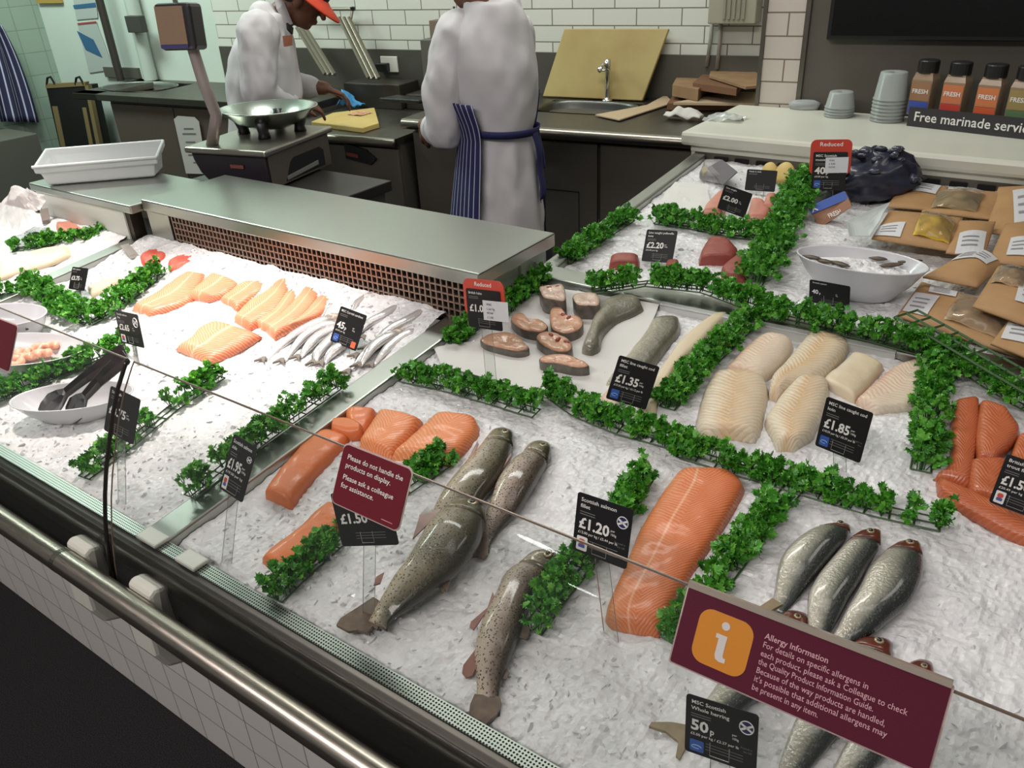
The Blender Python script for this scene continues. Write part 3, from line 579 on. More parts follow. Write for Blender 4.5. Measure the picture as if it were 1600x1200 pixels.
# white fish steaks: extruded cuts with grey skin sides
flesh = mat('steak_flesh', (206, 164, 134), .36, noise=(45, (190, 136, 108), .5), sss=.12, bump=(70, .4, 'n'), coat=.35)
skin = mat('steak_skin', (112, 104, 94), .4, noise=(60, (74, 70, 66), .4), coat=.4)
blood = mat('steak_blood', (158, 74, 60), .35, noise=(50, (128, 52, 44), .5), coat=.3)
def steak(px, h, label, bloody=None, m=None):
    top = [P(680 + x / 4.706, 430 + y / 4.706, h) for x, y in px]; c = sum(top) / len(top)
    # smooth outline
    n = len(top); out = []
    for i in range(n):
        p0, p1, p2, p3 = top[i - 1], top[i], top[(i + 1) % n], top[(i + 2) % n]
        for f in (0, .25, .5, .75): out.append(.5 * (2 * p1 + (p2 - p0) * f + (2 * p0 - 5 * p1 + 4 * p2 - p3) * f * f + (3 * p1 - p0 - 3 * p2 + p3) * f ** 3))
    th = thing('fish_steak', label, 'fish steak', c - BN * h, 'thick fish steaks on the white paper')
    N = len(out); mb = MB(); rings = []
    for s, z in ((.97, -h), (1., -h * .8), (1., -.003), (.97, 0)): rings.append([c + (p - c) * s + BN * z for p in out])
    mb.loft(rings, True, False); mb.add(rings[0], [tuple(range(N))]); mb.build('skin', skin, th, smooth=True)
    mb = MB(); gr = []
    for s, z in ((.985, -.001), (.93, .002), (.7, .004), (.4, .003), (.15, 0.)): gr.append([c + (p - c) * s + BN * (z + .0015 * float(vnoise(p[0] * 90, p[1] * 90, 2))) for p in out])
    mb.loft(gr, True, True); mb.build('flesh', m or flesh, th, smooth=True)
    if bloody:
        for bx, by, r in bloody:
            q = P(680 + bx / 4.706, 430 + by / 4.706, h + .002); mb = MB(); mb.lathe(q, [(.0001, .004), (r * .6, .003), (r, 0), (r * .8, -.003), (.0001, -.003)], 10, 1.3, .8, random.uniform(0, 3)); mb.build('blood_line', blood, th, smooth=True)
steak([(555, 330), (580, 290), (640, 280), (685, 325), (760, 325), (820, 360), (825, 390), (780, 420), (700, 415), (620, 390)], .03, 'pale fish steak cut at the left of the upper pair')
steak([(845, 260), (890, 225), (935, 250), (975, 300), (1050, 300), (1090, 350), (1060, 400), (980, 430), (900, 420), (850, 380)], .03, 'fish steak with a red central cavity at the right of the upper pair', [(945, 290, .007), (985, 310, .006)])
steak([(740, 460), (790, 420), (850, 415), (920, 440), (980, 470), (1010, 520), (980, 560), (900, 565), (800, 520)], .03, 'bloody fish steak in the middle touching the tail piece', [(850, 440, .007), (905, 470, .007), (965, 490, .007)])
steak([(330, 470), (400, 435), (520, 420), (600, 440), (660, 500), (690, 540), (600, 560), (450, 530), (360, 505)], .024, 'fish steak seen through the clear stand of the reduced £1.00 card')
steak([(765, 610), (850, 585), (980, 590), (1100, 640), (1130, 670), (1040, 680), (900, 650), (790, 640)], .03, 'fish steak nearest the front edge of the white paper')
steakw = mat('steak_white', (208, 186, 168), .36, noise=(40, (190, 160, 142), .5), sss=.12, bump=(70, .4, 'n'), coat=.35)
steak([(765, 85), (850, 75), (935, 70), (960, 140), (950, 190), (870, 180), (800, 165), (775, 130)], .05, 'thick white fish steak block beside the parsley behind the others', [(840, 92, .006), (900, 85, .006)], steakw)
steak([(1010, 150), (1090, 130), (1150, 125), (1205, 160), (1205, 220), (1130, 225), (1040, 215)], .045, 'thick white fish steak block just left of the tail piece', None, steakw)
slab('fish_tail_piece', [(998, 468, 1009, 482), (973, 462, 989, 494), (948, 467, 966, 503), (932, 487, 950, 516), (921, 511, 941, 530), (912, 533, 938, 546), (907, 549, 924, 553)], .035, grey_skin, 'curved grey tail piece of a long fish on white paper', 'fish piece', pexp=2.2)

# ---------------------------------------------------------------- whole fish
trout_skin = uvramp_mat('trout_skin', [(0, (206, 184, 158)), (.25, (188, 172, 150)), (.45, (158, 146, 132)), (.6, (112, 102, 80)), (.8, (70, 64, 44)), (1, (46, 42, 30))], .2, .2, speck=(210, (36, 32, 24), .24), bump=(380, .5), coat=.6, noise_amt=.11)
trout_pink = uvramp_mat('trout_skin_silver', [(0, (206, 184, 162)), (.25, (188, 172, 154)), (.48, (162, 144, 134)), (.68, (110, 94, 80)), (1, (56, 48, 38))], .24, .2, speck=(230, (44, 36, 30), .27), bump=(380, .5), coat=.6, noise_amt=.11)
herring_skin = uvramp_mat('herring_skin', [(0, (210, 200, 190)), (.3, (182, 178, 164)), (.5, (142, 142, 128)), (.64, (76, 80, 76)), (1, (32, 36, 38))], .22, .35, speck=(300, (150, 148, 140), .1), bump=(260, .45), coat=.8, noise_amt=.07)
sard_skin = uvramp_mat('sardine_skin', [(0, (60, 62, 66)), (.16, (96, 98, 100)), (.28, (206, 204, 204)), (1, (222, 218, 216))], .2, .4, bump=(160, .2), coat=.8, noise_amt=.05)
fin_m = mat('fin', (118, 98, 82), .35, noise=(70, (84, 66, 56), .5), coat=.4)
fin_red = mat('fin_reddish', (142, 92, 76), .35, noise=(60, (110, 66, 56), .5), coat=.4)
head_m = uvramp_mat('trout_head', [(0, (188, 166, 142)), (.3, (150, 136, 114)), (.5, (112, 104, 80)), (.75, (68, 64, 42)), (1, (44, 40, 28))], .24, .15, speck=(240, (40, 36, 26), .2), bump=(260, .3), coat=.6, noise_amt=.1)
head_red = mat('herring_head', (110, 48, 30), .28, noise=(55, (70, 36, 28), .5), coat=.6)
eye_m = mat('fish_eye', (16, 15, 14), .08, coat=.8); eye_ring = mat('fish_eye_ring', (160, 146, 116), .2, .3)
tail_tan = mat('tail_tan', (150, 134, 104), .4, noise=(60, (124, 108, 80), .5))
def fin(pts_px, h, m, parent, name='fin', thick=.0024):
    pts = [P(x, y, h) for x, y in pts_px]; mb = MB(); mb.prism([p - BN * thick / 2 for p in pts], BN * thick); return mb.build(name, m, parent, smooth=False)
def fish(name, label, cat, pairs, group, skinm, thick=.62, head=.2, headm=None, base=0., n=34, k=20, tail=None, tailm=None, fins=(), eye=True, headend=True, sink=.12, eyeside=.62):
    w0 = np.linalg.norm(np.diff(np.array(pw2(pairs, .02)), axis=1)[:, 0], axis=1).max(); hz = base + w0 * thick * .5
    L, Rr, t = resample_pairs(pw2(pairs, hz), n); T = t[-1]; c0 = (L + Rr) / 2
    th = thing(name, label, cat, c0.mean(0) - BN * hz, group); rings = []; uvs = []
    for i in range(n):
        c = c0[i]; ax = (Rr[i] - L[i]) / 2; w = np.linalg.norm(ax); f = t[i] / T
        hh = w * thick * (1 if f < .7 else 1 - .25 * (f - .7) / .3)
        if i == 0: ax = ax * .45; hh *= .45
        if i == 1: ax = ax * .88; hh *= .85
        if f > .86: hh *= 1 - .6 * (f - .86) / .14
        c = c - BN * (w0 * thick / 2 - hh) * .92 - BN * w0 * thick * sink * .5
        ring = []
        for j in range(k):
            a = 2 * math.pi * j / k; ca = -math.cos(a); sa = math.sin(a); ring.append(c + ax * np.sign(ca) * abs(ca) ** .92 + BN * hh * np.sign(sa) * abs(sa) ** .9); uvs.append((t[i], (1 + ca) / 2))
        rings.append(ring)
    nh = max(2, int(head * n)) if headm else 0
    mb = MB()
    if headm:
        mb.loft(rings[nh:], True, True, 0, uvs[nh * k:]); mb.build('body', skinm, th, smooth=True)
        mb = MB(); sc_ = [1.0] * (nh + 1); hr = []
        for i in range(nh + 1):
            c = sum(np.array(q) for q in rings[i]) / k; s = 1.012 if 0 < i else 1.; hr.append([c + (np.array(q) - c) * s for q in rings[i]])
        # gill cover: small step behind the head
        c = sum(np.array(q) for q in rings[nh]) / k; hr.append([c + (np.array(q) - c) * .93 for q in rings[nh]])
        mb.loft(hr, True, True, 0, uvs[:(nh + 2) * k]); mb.build('head', headm, th, smooth=True)
    else:
        mb.loft(rings, True, True, 0, uvs); mb.build('body', skinm, th, smooth=True)
    if eye and headm:
        ie = max(1, int(nh * .62)); jj = int(k * (.5 * (1 - (1 - eyeside)) )) ; jj = int(round(k * math.acos(-(2 * eyeside - 1)) / (2 * math.pi))); p = np.array(rings[ie][jj]); w = np.linalg.norm(Rr[ie] - L[ie]) / 2
        mb = MB(); mb.lathe(p, [(.0001, -.002), (w * .30, -.001), (w * .26, .0014), (w * .2, .0018), (.0001, .0018)], 14); e = mb.build('eye', eye_ring, th, smooth=True)
        mb = MB(); mb.lathe(p + BN * .0014, [(.0001, 0), (w * .17, 0), (w * .14, .0012), (.0001, .0018)], 12); mb.build('pupil', eye_m, e, smooth=True)
    if tail: fin(tail, base * .5 + .008, tailm or fin_m, th, 'tail_fin', .005)
    for pf, hm, fm in fins: fin(pf, base + hm, fm, th, 'fin')
    return th
TRG = 'whole trout on the ice'
fish('whole_trout', 'whole trout lying upper left, its tail end under the biggest trout', 'trout', [(786, 658, 799, 659), (768, 668, 802, 675), (753, 690, 800, 694), (735, 714, 791, 722), (716, 737, 776, 750), (696, 762, 756, 775), (680, 786, 738, 800), (668, 806, 704, 822), (664, 815, 688, 826)], TRG, trout_skin, head=.21, headm=head_m,
     fins=[([(732, 716), (746, 690), (748, 694), (738, 716)], .02, fin_red), ([(655, 806), (668, 792), (676, 800), (664, 812)], .012, fin_m)])
fish('whole_trout', 'biggest whole trout, tail fin pointing at the glass below the maroon notice', 'trout', [(728, 770, 745, 770), (706, 778, 757, 786), (690, 795, 757, 810), (672, 815, 747, 845), (651, 848, 722, 880), (632, 874, 692, 902), (612, 895, 660, 922), (596, 915, 628, 940), (583, 930, 605, 952), (570, 950, 600, 966)], TRG, trout_skin, head=.19, headm=head_m, base=.016, n=40,
     tail=[(584, 934), (604, 948), (597, 962), (590, 985), (583, 980), (573, 990), (560, 986), (545, 988), (526, 978), (532, 968), (560, 950)],
     fins=[([(656, 806), (690, 795), (668, 820), (645, 842)], .03, fin_red), ([(700, 905), (712, 880), (698, 925), (688, 912)], .012, fin_m), ([(686, 905), (702, 898), (692, 928), (684, 915)], .01, fin_m), ([(588, 902), (600, 895), (594, 912), (584, 915)], .016, fin_red)])
fish('whole_trout', 'slim whole trout second from the left, head raised to the rear', 'trout', [(846, 677, 859, 680), (826, 690, 861, 700), (816, 705, 853, 722), (799, 722, 839, 750), (778, 750, 823, 776), (766, 779, 806, 797), (754, 805, 785, 815), (746, 826, 766, 836), (738, 842, 762, 850)], TRG, trout_pink, head=.21, headm=head_m,
     tail=[(747, 832), (762, 836), (763, 855), (762, 868), (754, 873), (746, 868), (732, 866), (734, 856), (740, 842)],
     fins=[([(786, 726), (799, 708), (798, 714), (786, 732)], .022, fin_red), ([(808, 772), (816, 764), (815, 781)], .012, fin_m), ([(770, 815), (784, 802), (782, 818), (772, 820)], .012, fin_m)])
fish('whole_trout', 'spotted whole trout nearest the glass, half covered by parsley', 'trout', [(866, 856, 880, 862), (832, 862, 882, 868), (811, 877, 858, 890), (789, 896, 834, 925), (773, 931, 817, 969), (752, 974, 804, 1010), (741, 1014, 790, 1042), (743, 1055, 779, 1073), (742, 1080, 780, 1092), (738, 1100, 779, 1106)], TRG, trout_pink, head=.19, headm=head_m, n=40,
     tail=[(742, 1086), (781, 1090), (784, 1100), (776, 1118), (766, 1126), (757, 1136), (752, 1128), (742, 1124), (733, 1116), (735, 1102)],
     fins=[([(770, 925), (762, 950), (736, 972), (734, 980), (740, 985), (756, 962), (775, 940)], .022, fin_red), ([(744, 1014), (724, 1040), (722, 1052), (728, 1060), (738, 1056), (746, 1040)], .012, fin_red), ([(818, 972), (828, 985), (822, 1000), (812, 996), (808, 985)], .012, fin_m), ([(788, 1040), (796, 1052), (790, 1062), (780, 1060)], .012, fin_m)])
HG = 'herrings on the ice'
H = [('silver herring at the left of the upper three', [(1316, 806, 1328, 808), (1291, 815, 1330, 817), (1265, 827, 1327, 835), (1239, 848, 1314, 853), (1221, 869, 1291, 880), (1214, 892, 1270, 904), (1210, 920, 1246, 929), (1205, 938, 1225, 946)], [(1207, 936), (1222, 946), (1205, 955), (1202, 964), (1196, 954), (1186, 950)], .004),
 ('silver herring in the middle of the upper three', [(1357, 820, 1372, 820), (1337, 832, 1377, 828), (1323, 845, 1375, 852), (1300, 871, 1358, 883), (1278, 899, 1342, 913), (1264, 926, 1328, 934), (1262, 954, 1316, 955), (1265, 980, 1298, 984), (1264, 1005, 1284, 1008)], [(1264, 1003), (1284, 1006), (1285, 1030), (1274, 1018), (1258, 1030)], .01),
 ('fattest silver herring at the right of the upper three', [(1418, 832, 1433, 834), (1398, 845, 1439, 843), (1379, 862, 1444, 873), (1358, 887, 1440, 906), (1341, 919, 1425, 938), (1323, 949, 1400, 958), (1309, 974, 1365, 983), (1297, 988, 1322, 1000), (1286, 1002, 1302, 1012)], [(1286, 1000), (1302, 1010), (1290, 1034), (1280, 1018), (1266, 1020)], .004),
 ('herring whose pale forked tail sticks out left of the 50p card', [(1245, 946, 1262, 950), (1228, 950, 1264, 960), (1203, 975, 1256, 1002), (1168, 1010, 1228, 1048), (1134, 1050, 1190, 1085), (1106, 1085, 1150, 1112), (1082, 1118, 1108, 1136), (1072, 1136, 1090, 1150)], [(1072, 1134), (1090, 1150), (1072, 1168), (1062, 1188), (1056, 1182), (1060, 1160), (1040, 1144), (1014, 1136), (1018, 1130), (1050, 1130)], 0),
 ('herring whose red head shows above the middle of the allergy sign', [(1376, 988, 1392, 990), (1345, 995, 1396, 1004), (1318, 1018, 1386, 1045), (1282, 1060, 1352, 1096), (1250, 1108, 1316, 1140), (1228, 1158, 1280, 1182), (1216, 1195, 1250, 1212), (1208, 1225, 1228, 1235)], [(1208, 1222), (1230, 1234), (1222, 1262), (1210, 1250), (1190, 1252)], 0),
 ('herring whose red head shows above the right end of the allergy sign', [(1440, 1022, 1457, 1025), (1425, 1030, 1460, 1040), (1398, 1058, 1452, 1082), (1358, 1108, 1416, 1138), (1322, 1160, 1376, 1190), (1298, 1205, 1338, 1226), (1284, 1235, 1304, 1245)], [(1282, 1232), (1304, 1245), (1296, 1272), (1284, 1260), (1264, 1262)], 0)]
for lb, pr, tl, b in H: fish('whole_herring', lb, 'herring', pr, HG, herring_skin, .55, .17, head_red, b, tail=tl, tailm=tail_tan, n=32, k=18)
# sardines: centre lines
SL = [[(540, 487), (527, 494), (493, 505), (454, 526), (414, 558)], [(545, 492), (527, 505), (499, 511), (473, 526), (442, 560)], [(540, 503), (524, 513), (499, 524), (482, 539), (467, 554)], [(540, 512), (524, 524), (512, 535), (495, 552), (490, 562)], [(556, 520), (533, 539), (516, 552), (504, 564)],
 [(612, 458), (584, 460), (561, 471), (546, 490)], [(643, 466), (614, 469), (584, 482), (561, 492), (545, 505)], [(648, 471), (622, 480), (597, 494), (573, 505), (556, 518)], [(669, 471), (643, 482), (618, 494), (590, 506), (570, 524)], [(697, 470), (667, 484), (639, 499), (605, 516), (575, 540)],
 [(706, 487), (677, 490), (648, 505), (620, 516), (585, 536), (560, 552)], [(671, 512), (639, 520), (609, 539), (582, 566)], [(622, 518), (590, 535), (571, 552), (546, 577)], [(635, 511), (605, 526), (582, 542), (562, 566)], [(540, 459), (524, 473), (514, 490), (500, 506)]]
wh = ['upper', 'row']
SLB = ['longest silver sardine, its tail out furthest left onto bare ice', 'silver sardine second from the left below the pink fillets', 'silver sardine third from the left, tail level with the 45p card', 'silver sardine passing under the left edge of the 45p card', 'silver sardine poking out just below the 45p card',
 'silver sardine nearest the mesh grille, first of the upper row', 'silver sardine second of the upper row under the grille', 'silver sardine third of the upper row', 'silver sardine fourth of the upper row', 'silver sardine second from the right end, head on the grille',
 'silver sardine whose red head lies by the reduced £1.00 card', 'silver sardine along the steel divider', 'silver sardine lying lowest, tail pointing at the parsley', 'silver sardine between the 45p card and the divider', 'short silver sardine between the last pink fillet and the 45p card']
for i, ln in enumerate(SL):
    pts = [P(x, y, .012) for x, y in ln]; prs = []
    for a in range(len(pts)):
        d = pts[min(a + 1, len(pts) - 1)] - pts[max(a - 1, 0)]; s = np.cross(BN, d); s /= np.linalg.norm(s); f = a / (len(pts) - 1); w = .5 * .030 * [.45, .95, 1., .85, .3, .25][min(int(round(f * 4.)), 4)]
        prs.append((pts[a] + s * -w, pts[a] + s * w))
    hw = [x for x in prs]
    # convert through the same fish builder by projecting back to pixels
    def tp(p):
        c = RC.T @ (p - CAM); return (c[0] / c[2] * FPX + 800, c[1] / c[2] * FPX + 600)
    pp = [(*tp(l), *tp(r)) for l, r in prs]; e = pts[-1]; d = pts[-1] - pts[-2]; d /= np.linalg.norm(d); s = np.cross(BN, d)
    tl = [tp(q) for q in (e - s * .004, e + s * .004, e + d * .022 + s * .014, e + d * .012, e + d * .022 - s * .014)]
    fish('sardine', SLB[i], 'sardine', pp, 'silver sardines in the lit bay', sard_skin, .7, .2, mat('sardine_head', (150, 120, 100), .25, noise=(80, (190, 180, 170), .5), coat=.6), (.012 if i in (5, 7, 9, 13) else .002), n=16, k=12, tail=tl, tailm=mat('sardine_tail', (120, 108, 98), .4), eye=False)
# ================================================================ PARSLEY GARLANDS
def leaf_mat():
    t = NT('parsley_leaf'); b = t.n('ShaderNodeBsdfPrincipled'); b.inputs['Roughness'].default_value = .38; b.inputs['Coat Weight'].default_value = .1
    uv = t.n('ShaderNodeUVMap'); sp = t.n('ShaderNodeSeparateXYZ'); t.l(uv.outputs[0], sp.inputs[0])
    r = t.n('ShaderNodeValToRGB'); ramp(r, [(0, lin((38, 98, 24))), (.5, lin((72, 150, 42))), (1, lin((124, 194, 70)))]); t.l(sp.outputs[0], r.inputs[0]); t.l(r.outputs[0], b.inputs['Base Color'])
    tl = t.n('ShaderNodeBsdfTranslucent'); t.l(r.outputs[0], tl.inputs[0]); mx = t.n('ShaderNodeMixShader'); mx.inputs[0].default_value = .18; t.l(b.outputs[0], mx.inputs[1]); t.l(tl.outputs[0], mx.inputs[2]); t.l(mx.outputs[0], t.out.inputs[0]); return t.m
leafm = leaf_mat(); rackm = mat('garland_rack', (44, 78, 30), .5); stemm = mat('parsley_stem', (40, 88, 26), .5)
def leaflet(mb, c, n, d, s, shade):
    """three-lobed frilled leaflet; c base, d direction, n normal"""
    w = np.cross(n, d); w /= np.linalg.norm(w) + 1e-9
    for a, L in ((-.85, .8), (0, 1.), (.85, .8)):
        dd = d * math.cos(a) + w * math.sin(a); ww = np.cross(n, dd); l = s * L; cr = random.uniform(-.25, .35)
        sh = min(max(shade + random.uniform(-.22, .22), 0), 1)
        pts = [c, c + dd * l * .45 + ww * l * .30 + n * l * .10, c + dd * l * .72 + ww * l * .42 + n * l * cr, c + dd * l * .78 + ww * l * .12 + n * l * .06, c + dd * l * 1.06 + n * l * cr * .8, c + dd * l * .78 - ww * l * .12 + n * l * .06, c + dd * l * .72 - ww * l * .42 + n * l * cr, c + dd * l * .45 - ww * l * .30 + n * l * .10]
        mb.add(pts, [(0, 1, 3), (1, 2, 3), (3, 4, 5), (0, 3, 5), (0, 5, 7), (7, 5, 6)], 0, [(sh, 0)] * 8)
GG = 'plastic parsley strips dividing the display'
def garland(label, path, width, height, dens=1., h=.004, rack=True, gaps=(), rackw=.03, leaf=.0132, lift=.0, raise_=None, rackr=.0017):
    pts = [P(x, y, h) for x, y in path]
    if raise_: pts = [p + BN * raise_[i] for i, p in enumerate(pts)]
    s = np.concatenate([[0], np.cumsum([np.linalg.norm(pts[i + 1] - pts[i]) for i in range(len(pts) - 1)])])
    def at(t):
        k = int(np.clip(np.searchsorted(s, t) - 1, 0, len(s) - 2)); f = (t - s[k]) / (s[k + 1] - s[k]); tg = pts[k + 1] - pts[k]; tg /= np.linalg.norm(tg)
        sd = np.cross(BN, tg); sd /= np.linalg.norm(sd); return pts[k] * (1 - f) + pts[k + 1] * f, tg, sd
    T = s[-1]; th = thing('parsley_garland', label, 'parsley garnish', at(T / 2)[0], GG)
    if rack:
        mb = MB(); m = max(4, int(T / .032))
        for o in (-.5, 0, .5): mb.tube([at(T * i / m)[0] + at(T * i / m)[2] * rackw * o + BN * .003 for i in range(m + 1)], rackr, 4)
        for i in range(0, m + 1): p, tg, sd = at(T * i / m); mb.tube([p - sd * rackw * .52 + BN * .003, p + sd * rackw * .52 + BN * .003], rackr, 4)
        mb.build('rack', rackm, th)
    fol = MB(); n = int(T / .0058 * dens); cap = width / 2
    for i in range(n):
        t = random.uniform(-.004, T + .004); 
        if any(a * T < t < b * T for a, b in gaps): continue
        p, tg, sd = at(min(max(t, 0), T))
        for _ in range(3):
            o = random.uniform(-1, 1); b0 = p + sd * o * rackw * .45 + BN * .003; lean = o * cap * random.uniform(.5, 1.); hh = height * random.uniform(.5, 1.05) * (1 - .45 * abs(o) ** 2)
            tip = p + sd * lean + tg * random.uniform(-.012, .012) + BN * hh
            mid = (b0 + tip) / 2 + BN * hh * .15; fol.tube([b0, mid, tip], [.0011, .0009, .0007], 3, 1, caps=False)
            up = (tip - mid); up /= np.linalg.norm(up)
            for _k in range(5):
                d = up * random.uniform(-.1, .9) + np.array([random.gauss(0, 1), random.gauss(0, 1), random.gauss(0, .35)]) * .75; d /= np.linalg.norm(d)
                q = tip - up * random.uniform(0, hh * .45) + d * .002; nn = np.cross(d, np.array([random.gauss(0, 1), random.gauss(0, 1), random.gauss(0, 1)])); nn = np.cross(d, nn) if random.random() < .2 else nn; nn /= np.linalg.norm(nn) + 1e-9
                if nn[2] < 0: nn = -nn
                leaflet(fol, q, nn, d, leaf * random.uniform(.7, 1.15), random.uniform(.2, .8))
    fol.build('foliage', [leafm, stemm], th, recalc=False); return th
garland('parsley strip at the left of the V around the £3.75 card', [(45, 452), (95, 484), (140, 505)], .10, .06, 1.1)
garland('parsley strip at the right of the V, ending at the red fillets', [(140, 508), (175, 490), (210, 462), (252, 430)], .085, .055, 1.1)
garland('parsley strip between the prawn bowl and the tongs bowl', [(-20, 632), (50, 606), (120, 578), (200, 546)], .075, .05)
garland('parsley strip passing behind the £3 card and the dark glass edge', [(132, 748), (200, 698), (270, 640), (345, 590)], .065, .05, .75, gaps=((.50, .60),))
garland('parsley strip resting on the divider behind the £1.95 card', [(298, 778), (360, 728), (425, 678), (480, 640), (528, 605)], .07, .055, .75, h=.018)
garland('parsley strip in the far left bay beside the long white fillet', [(22, 392), (80, 383), (140, 376), (188, 366)], .075, .045, .9)
garland('bit of parsley at the left edge of the photo above the white bowl', [(-25, 474), (18, 462)], .07, .05)
garland('parsley strip along the front of the white paper above the salmon', [(630, 592), (700, 607), (770, 627), (838, 648)], .06, .055, .85)
garland('parsley strip below the £1.35 card, left half of the long row', [(855, 612), (900, 645), (965, 672), (1075, 702)], .062, .055, .95)
garland('parsley strip above the herrings, right half of the long row', [(1062, 708), (1160, 738), (1260, 768), (1360, 798), (1468, 822)], .06, .05, .8)
garland('parsley strip under the lower £1.50 card between salmon and trout', [(430, 938), (480, 890), (520, 855), (580, 806), (640, 762), (698, 724)], .058, .05, 1.05, gaps=((.36, .80),))
garland('parsley strip behind the £1.20 card beside the spotted trout', [(832, 988), (878, 925), (925, 868), (970, 808), (1010, 745)], .062, .05, 1.15, gaps=((.50, .58),))
garland('parsley strip between the big salmon side and the herrings', [(1046, 1005), (1100, 942), (1150, 878), (1200, 812), (1240, 765)], .062, .05, .85)
garland('parsley strip between the cod fillets and the cod loins', [(1042, 640), (1085, 590), (1130, 548), (1172, 508)], .075, .055, 1.15)
garland('arched parsley strip at the foot of the red tuna steaks', [(925, 458), (1010, 452), (1100, 462), (1195, 490)], .07, .055, 1.1, h=.022, raise_=(0, .012, .012, 0))
garland('parsley strip in front of the large white bowl', [(1195, 494), (1280, 512), (1360, 530), (1440, 552)], .08, .055, 1.0, h=.022)
garland('upright parsley strip between the cod loins and the orange trout', [(1438, 738), (1450, 660), (1462, 590), (1470, 555)], .075, .055, 1.1)
garland('tipped-over parsley rack with bare bars beside the paper bags', [(1416, 492), (1480, 528), (1545, 566), (1625, 612)], .05, .03, .5, h=.055, gaps=((0, .86),), rackw=.055, rackr=.0028)
garland('parsley tufts hanging over the orange trout fillets', [(1470, 556), (1510, 580), (1560, 612), (1630, 652)], .07, .04, 1.1, h=.015)
garland('short parsley tuft at the foot of the reduced £1.00 card', [(708, 540), (742, 512)], .07, .05, 1.3)
garland('parsley strip along the right of the steel shelf behind the fish steaks', [(785, 498), (815, 470), (848, 440)], .075, .06, 1.2)
garland('parsley strip along the left rim of the rear well', [(885, 412), (930, 380), (985, 345)], .085, .05, 1.1)
garland('parsley strip across the rear well behind the £2.20 card', [(1025, 348), (1080, 356), (1140, 368), (1205, 376)], .085, .055, 1.15)
garland('tall parsley bank between the tuna and the white bowl', [(1180, 448), (1212, 392), (1238, 335), (1256, 292)], .125, .075, 1.9)

# ================================================================ CARDS ON CLEAR STANDS
card_k = mat('card_black', (27, 26, 28), .5, spec=.3); ink_w = mat('ink_white', (226, 224, 220), .5); ink_g = mat('ink_grey', (112, 110, 110), .5)
acryl = clear_mat('acrylic', (248, 249, 248), .03, 1.18, .012); red_hold = mat('holder_red', (196, 62, 44), .35, coat=.3); sticker = mat('sticker_white', (212, 214, 218), .5)
msc_b = mat('emblem_blue', (58, 92, 168), .4); flag_b = mat('flag_navy', (44, 46, 96), .4); white_i = mat('card_white', (224, 224, 222), .5); red_i = mat('emblem_red', (200, 76, 66), .45); blue_i = mat('emblem_mid_blue', (72, 92, 150), .45); orange_i = mat('emblem_orange', (232, 112, 72), .45)
maroon = mat('sign_maroon', (104, 22, 36), .3, coat=.4); maroon2 = mat('sign_plum', (86, 22, 44), .3, coat=.4)
def fit_rect(corners, p0, lean, yaw):
    """rectangle on the vertical, leaning plane through p0 facing the aisle"""
    n = rotz(yaw) @ rotx(lean) @ np.array([0, -1., 0]); q = [PP_(x, y, p0, n) for x, y in corners]
    u = (q[1] - q[0]) + (q[2] - q[3]); u /= np.linalg.norm(u); v = np.cross(n, u); v = -v if v[2] < 0 else v
    v0 = (q[0] - q[3]) + (q[1] - q[2]); err = abs((v0 / np.linalg.norm(v0)) @ u) + .3 * abs(yaw)*.35
    c = sum(q) / 4; w = (abs((q[1] - q[0]) @ u) + abs((q[2] - q[3]) @ u)) / 2; h = (abs((q[0] - q[3]) @ v) + abs((q[1] - q[2]) @ v)) / 2
    return err, c, u, v, n, w, h
def best_rect(corners, p0, lean=R_(-10), yaws=None):
    b = None
    for yd in (yaws if yaws is not None else range(-50, 51, 4)):
        for ld in (0, -8, -16, -24, -32):
            r = fit_rect(corners, p0, R_(ld), R_(yd)); e = r[0] + abs(ld + 14) * .002
            if b is None or e < b[0]: b = (e,) + r[1:]
    return b[1:]
def flag(mb_b, mb_w, c, u, v, n, r):
    k = 20; mb_b.add([c + n * .0006] + [c + n * .0006 + r * (u * math.cos(2 * math.pi * i / k) + v * math.sin(2 * math.pi * i / k)) for i in range(k)], [(0, 1 + i, 1 + (i + 1) % k) for i in range(k)])
    for s in (1, -1):
        d = (u * .86 + v * .5 * s); w = np.cross(n, d) * r * .17; mb_w.add([c + n * .0011 - d * r * .97 - w, c + n * .0011 + d * r * .97 - w, c + n * .0011 + d * r * .97 + w, c + n * .0011 - d * r * .97 + w], [(0, 1, 2, 3)])
def quadm(c, u, v, n, w, h, lift=.0006, r=.12):
    pl = rrect(w, h, min(w, h) * r, 3); return [c + u * (x - w / 2) + v * (y - h / 2) + n * lift for x, y in pl]
def stand(th, c, u, v, n, w, h, foot, sw=.022):
    top = c - v * h * .5 + v * .012; ft = np.array(foot); mb = MB(); k = 5; d = n * .0012
    for a, b in ((top, ft),):
        mb.add([a - u * sw / 2 + d * -2, a + u * sw / 2 + d * -2, b + u * sw / 2, b - u * sw / 2, a - u * sw / 2 - d * 4, a + u * sw / 2 - d * 4, b + u * sw / 2 - d * 2, b - u * sw / 2 - d * 2], [(0, 1, 2, 3), (7, 6, 5, 4), (0, 4, 5, 1), (1, 5, 6, 2), (2, 6, 7, 3), (3, 7, 4, 0)])
    mb.build('clear_stand', acryl, th)
    ed = MB()
    for s in (-1, 1): ed.tube([top + u * s * sw / 2 - d * 3, ft + u * s * sw / 2 - d], .0005, 4)
    cl = c - v * (h * .5 - .009) + n * .0014
    pts = [cl - u * sw * .5 + v * .012, cl - u * sw * .5 - v * .004, cl + u * sw * .5 - v * .004, cl + u * sw * .5 + v * .012]; ed.tube(pts, .0006, 4); ed.build('stand_edges', mat('acrylic_edge', (150, 150, 146), .2, .2), th)
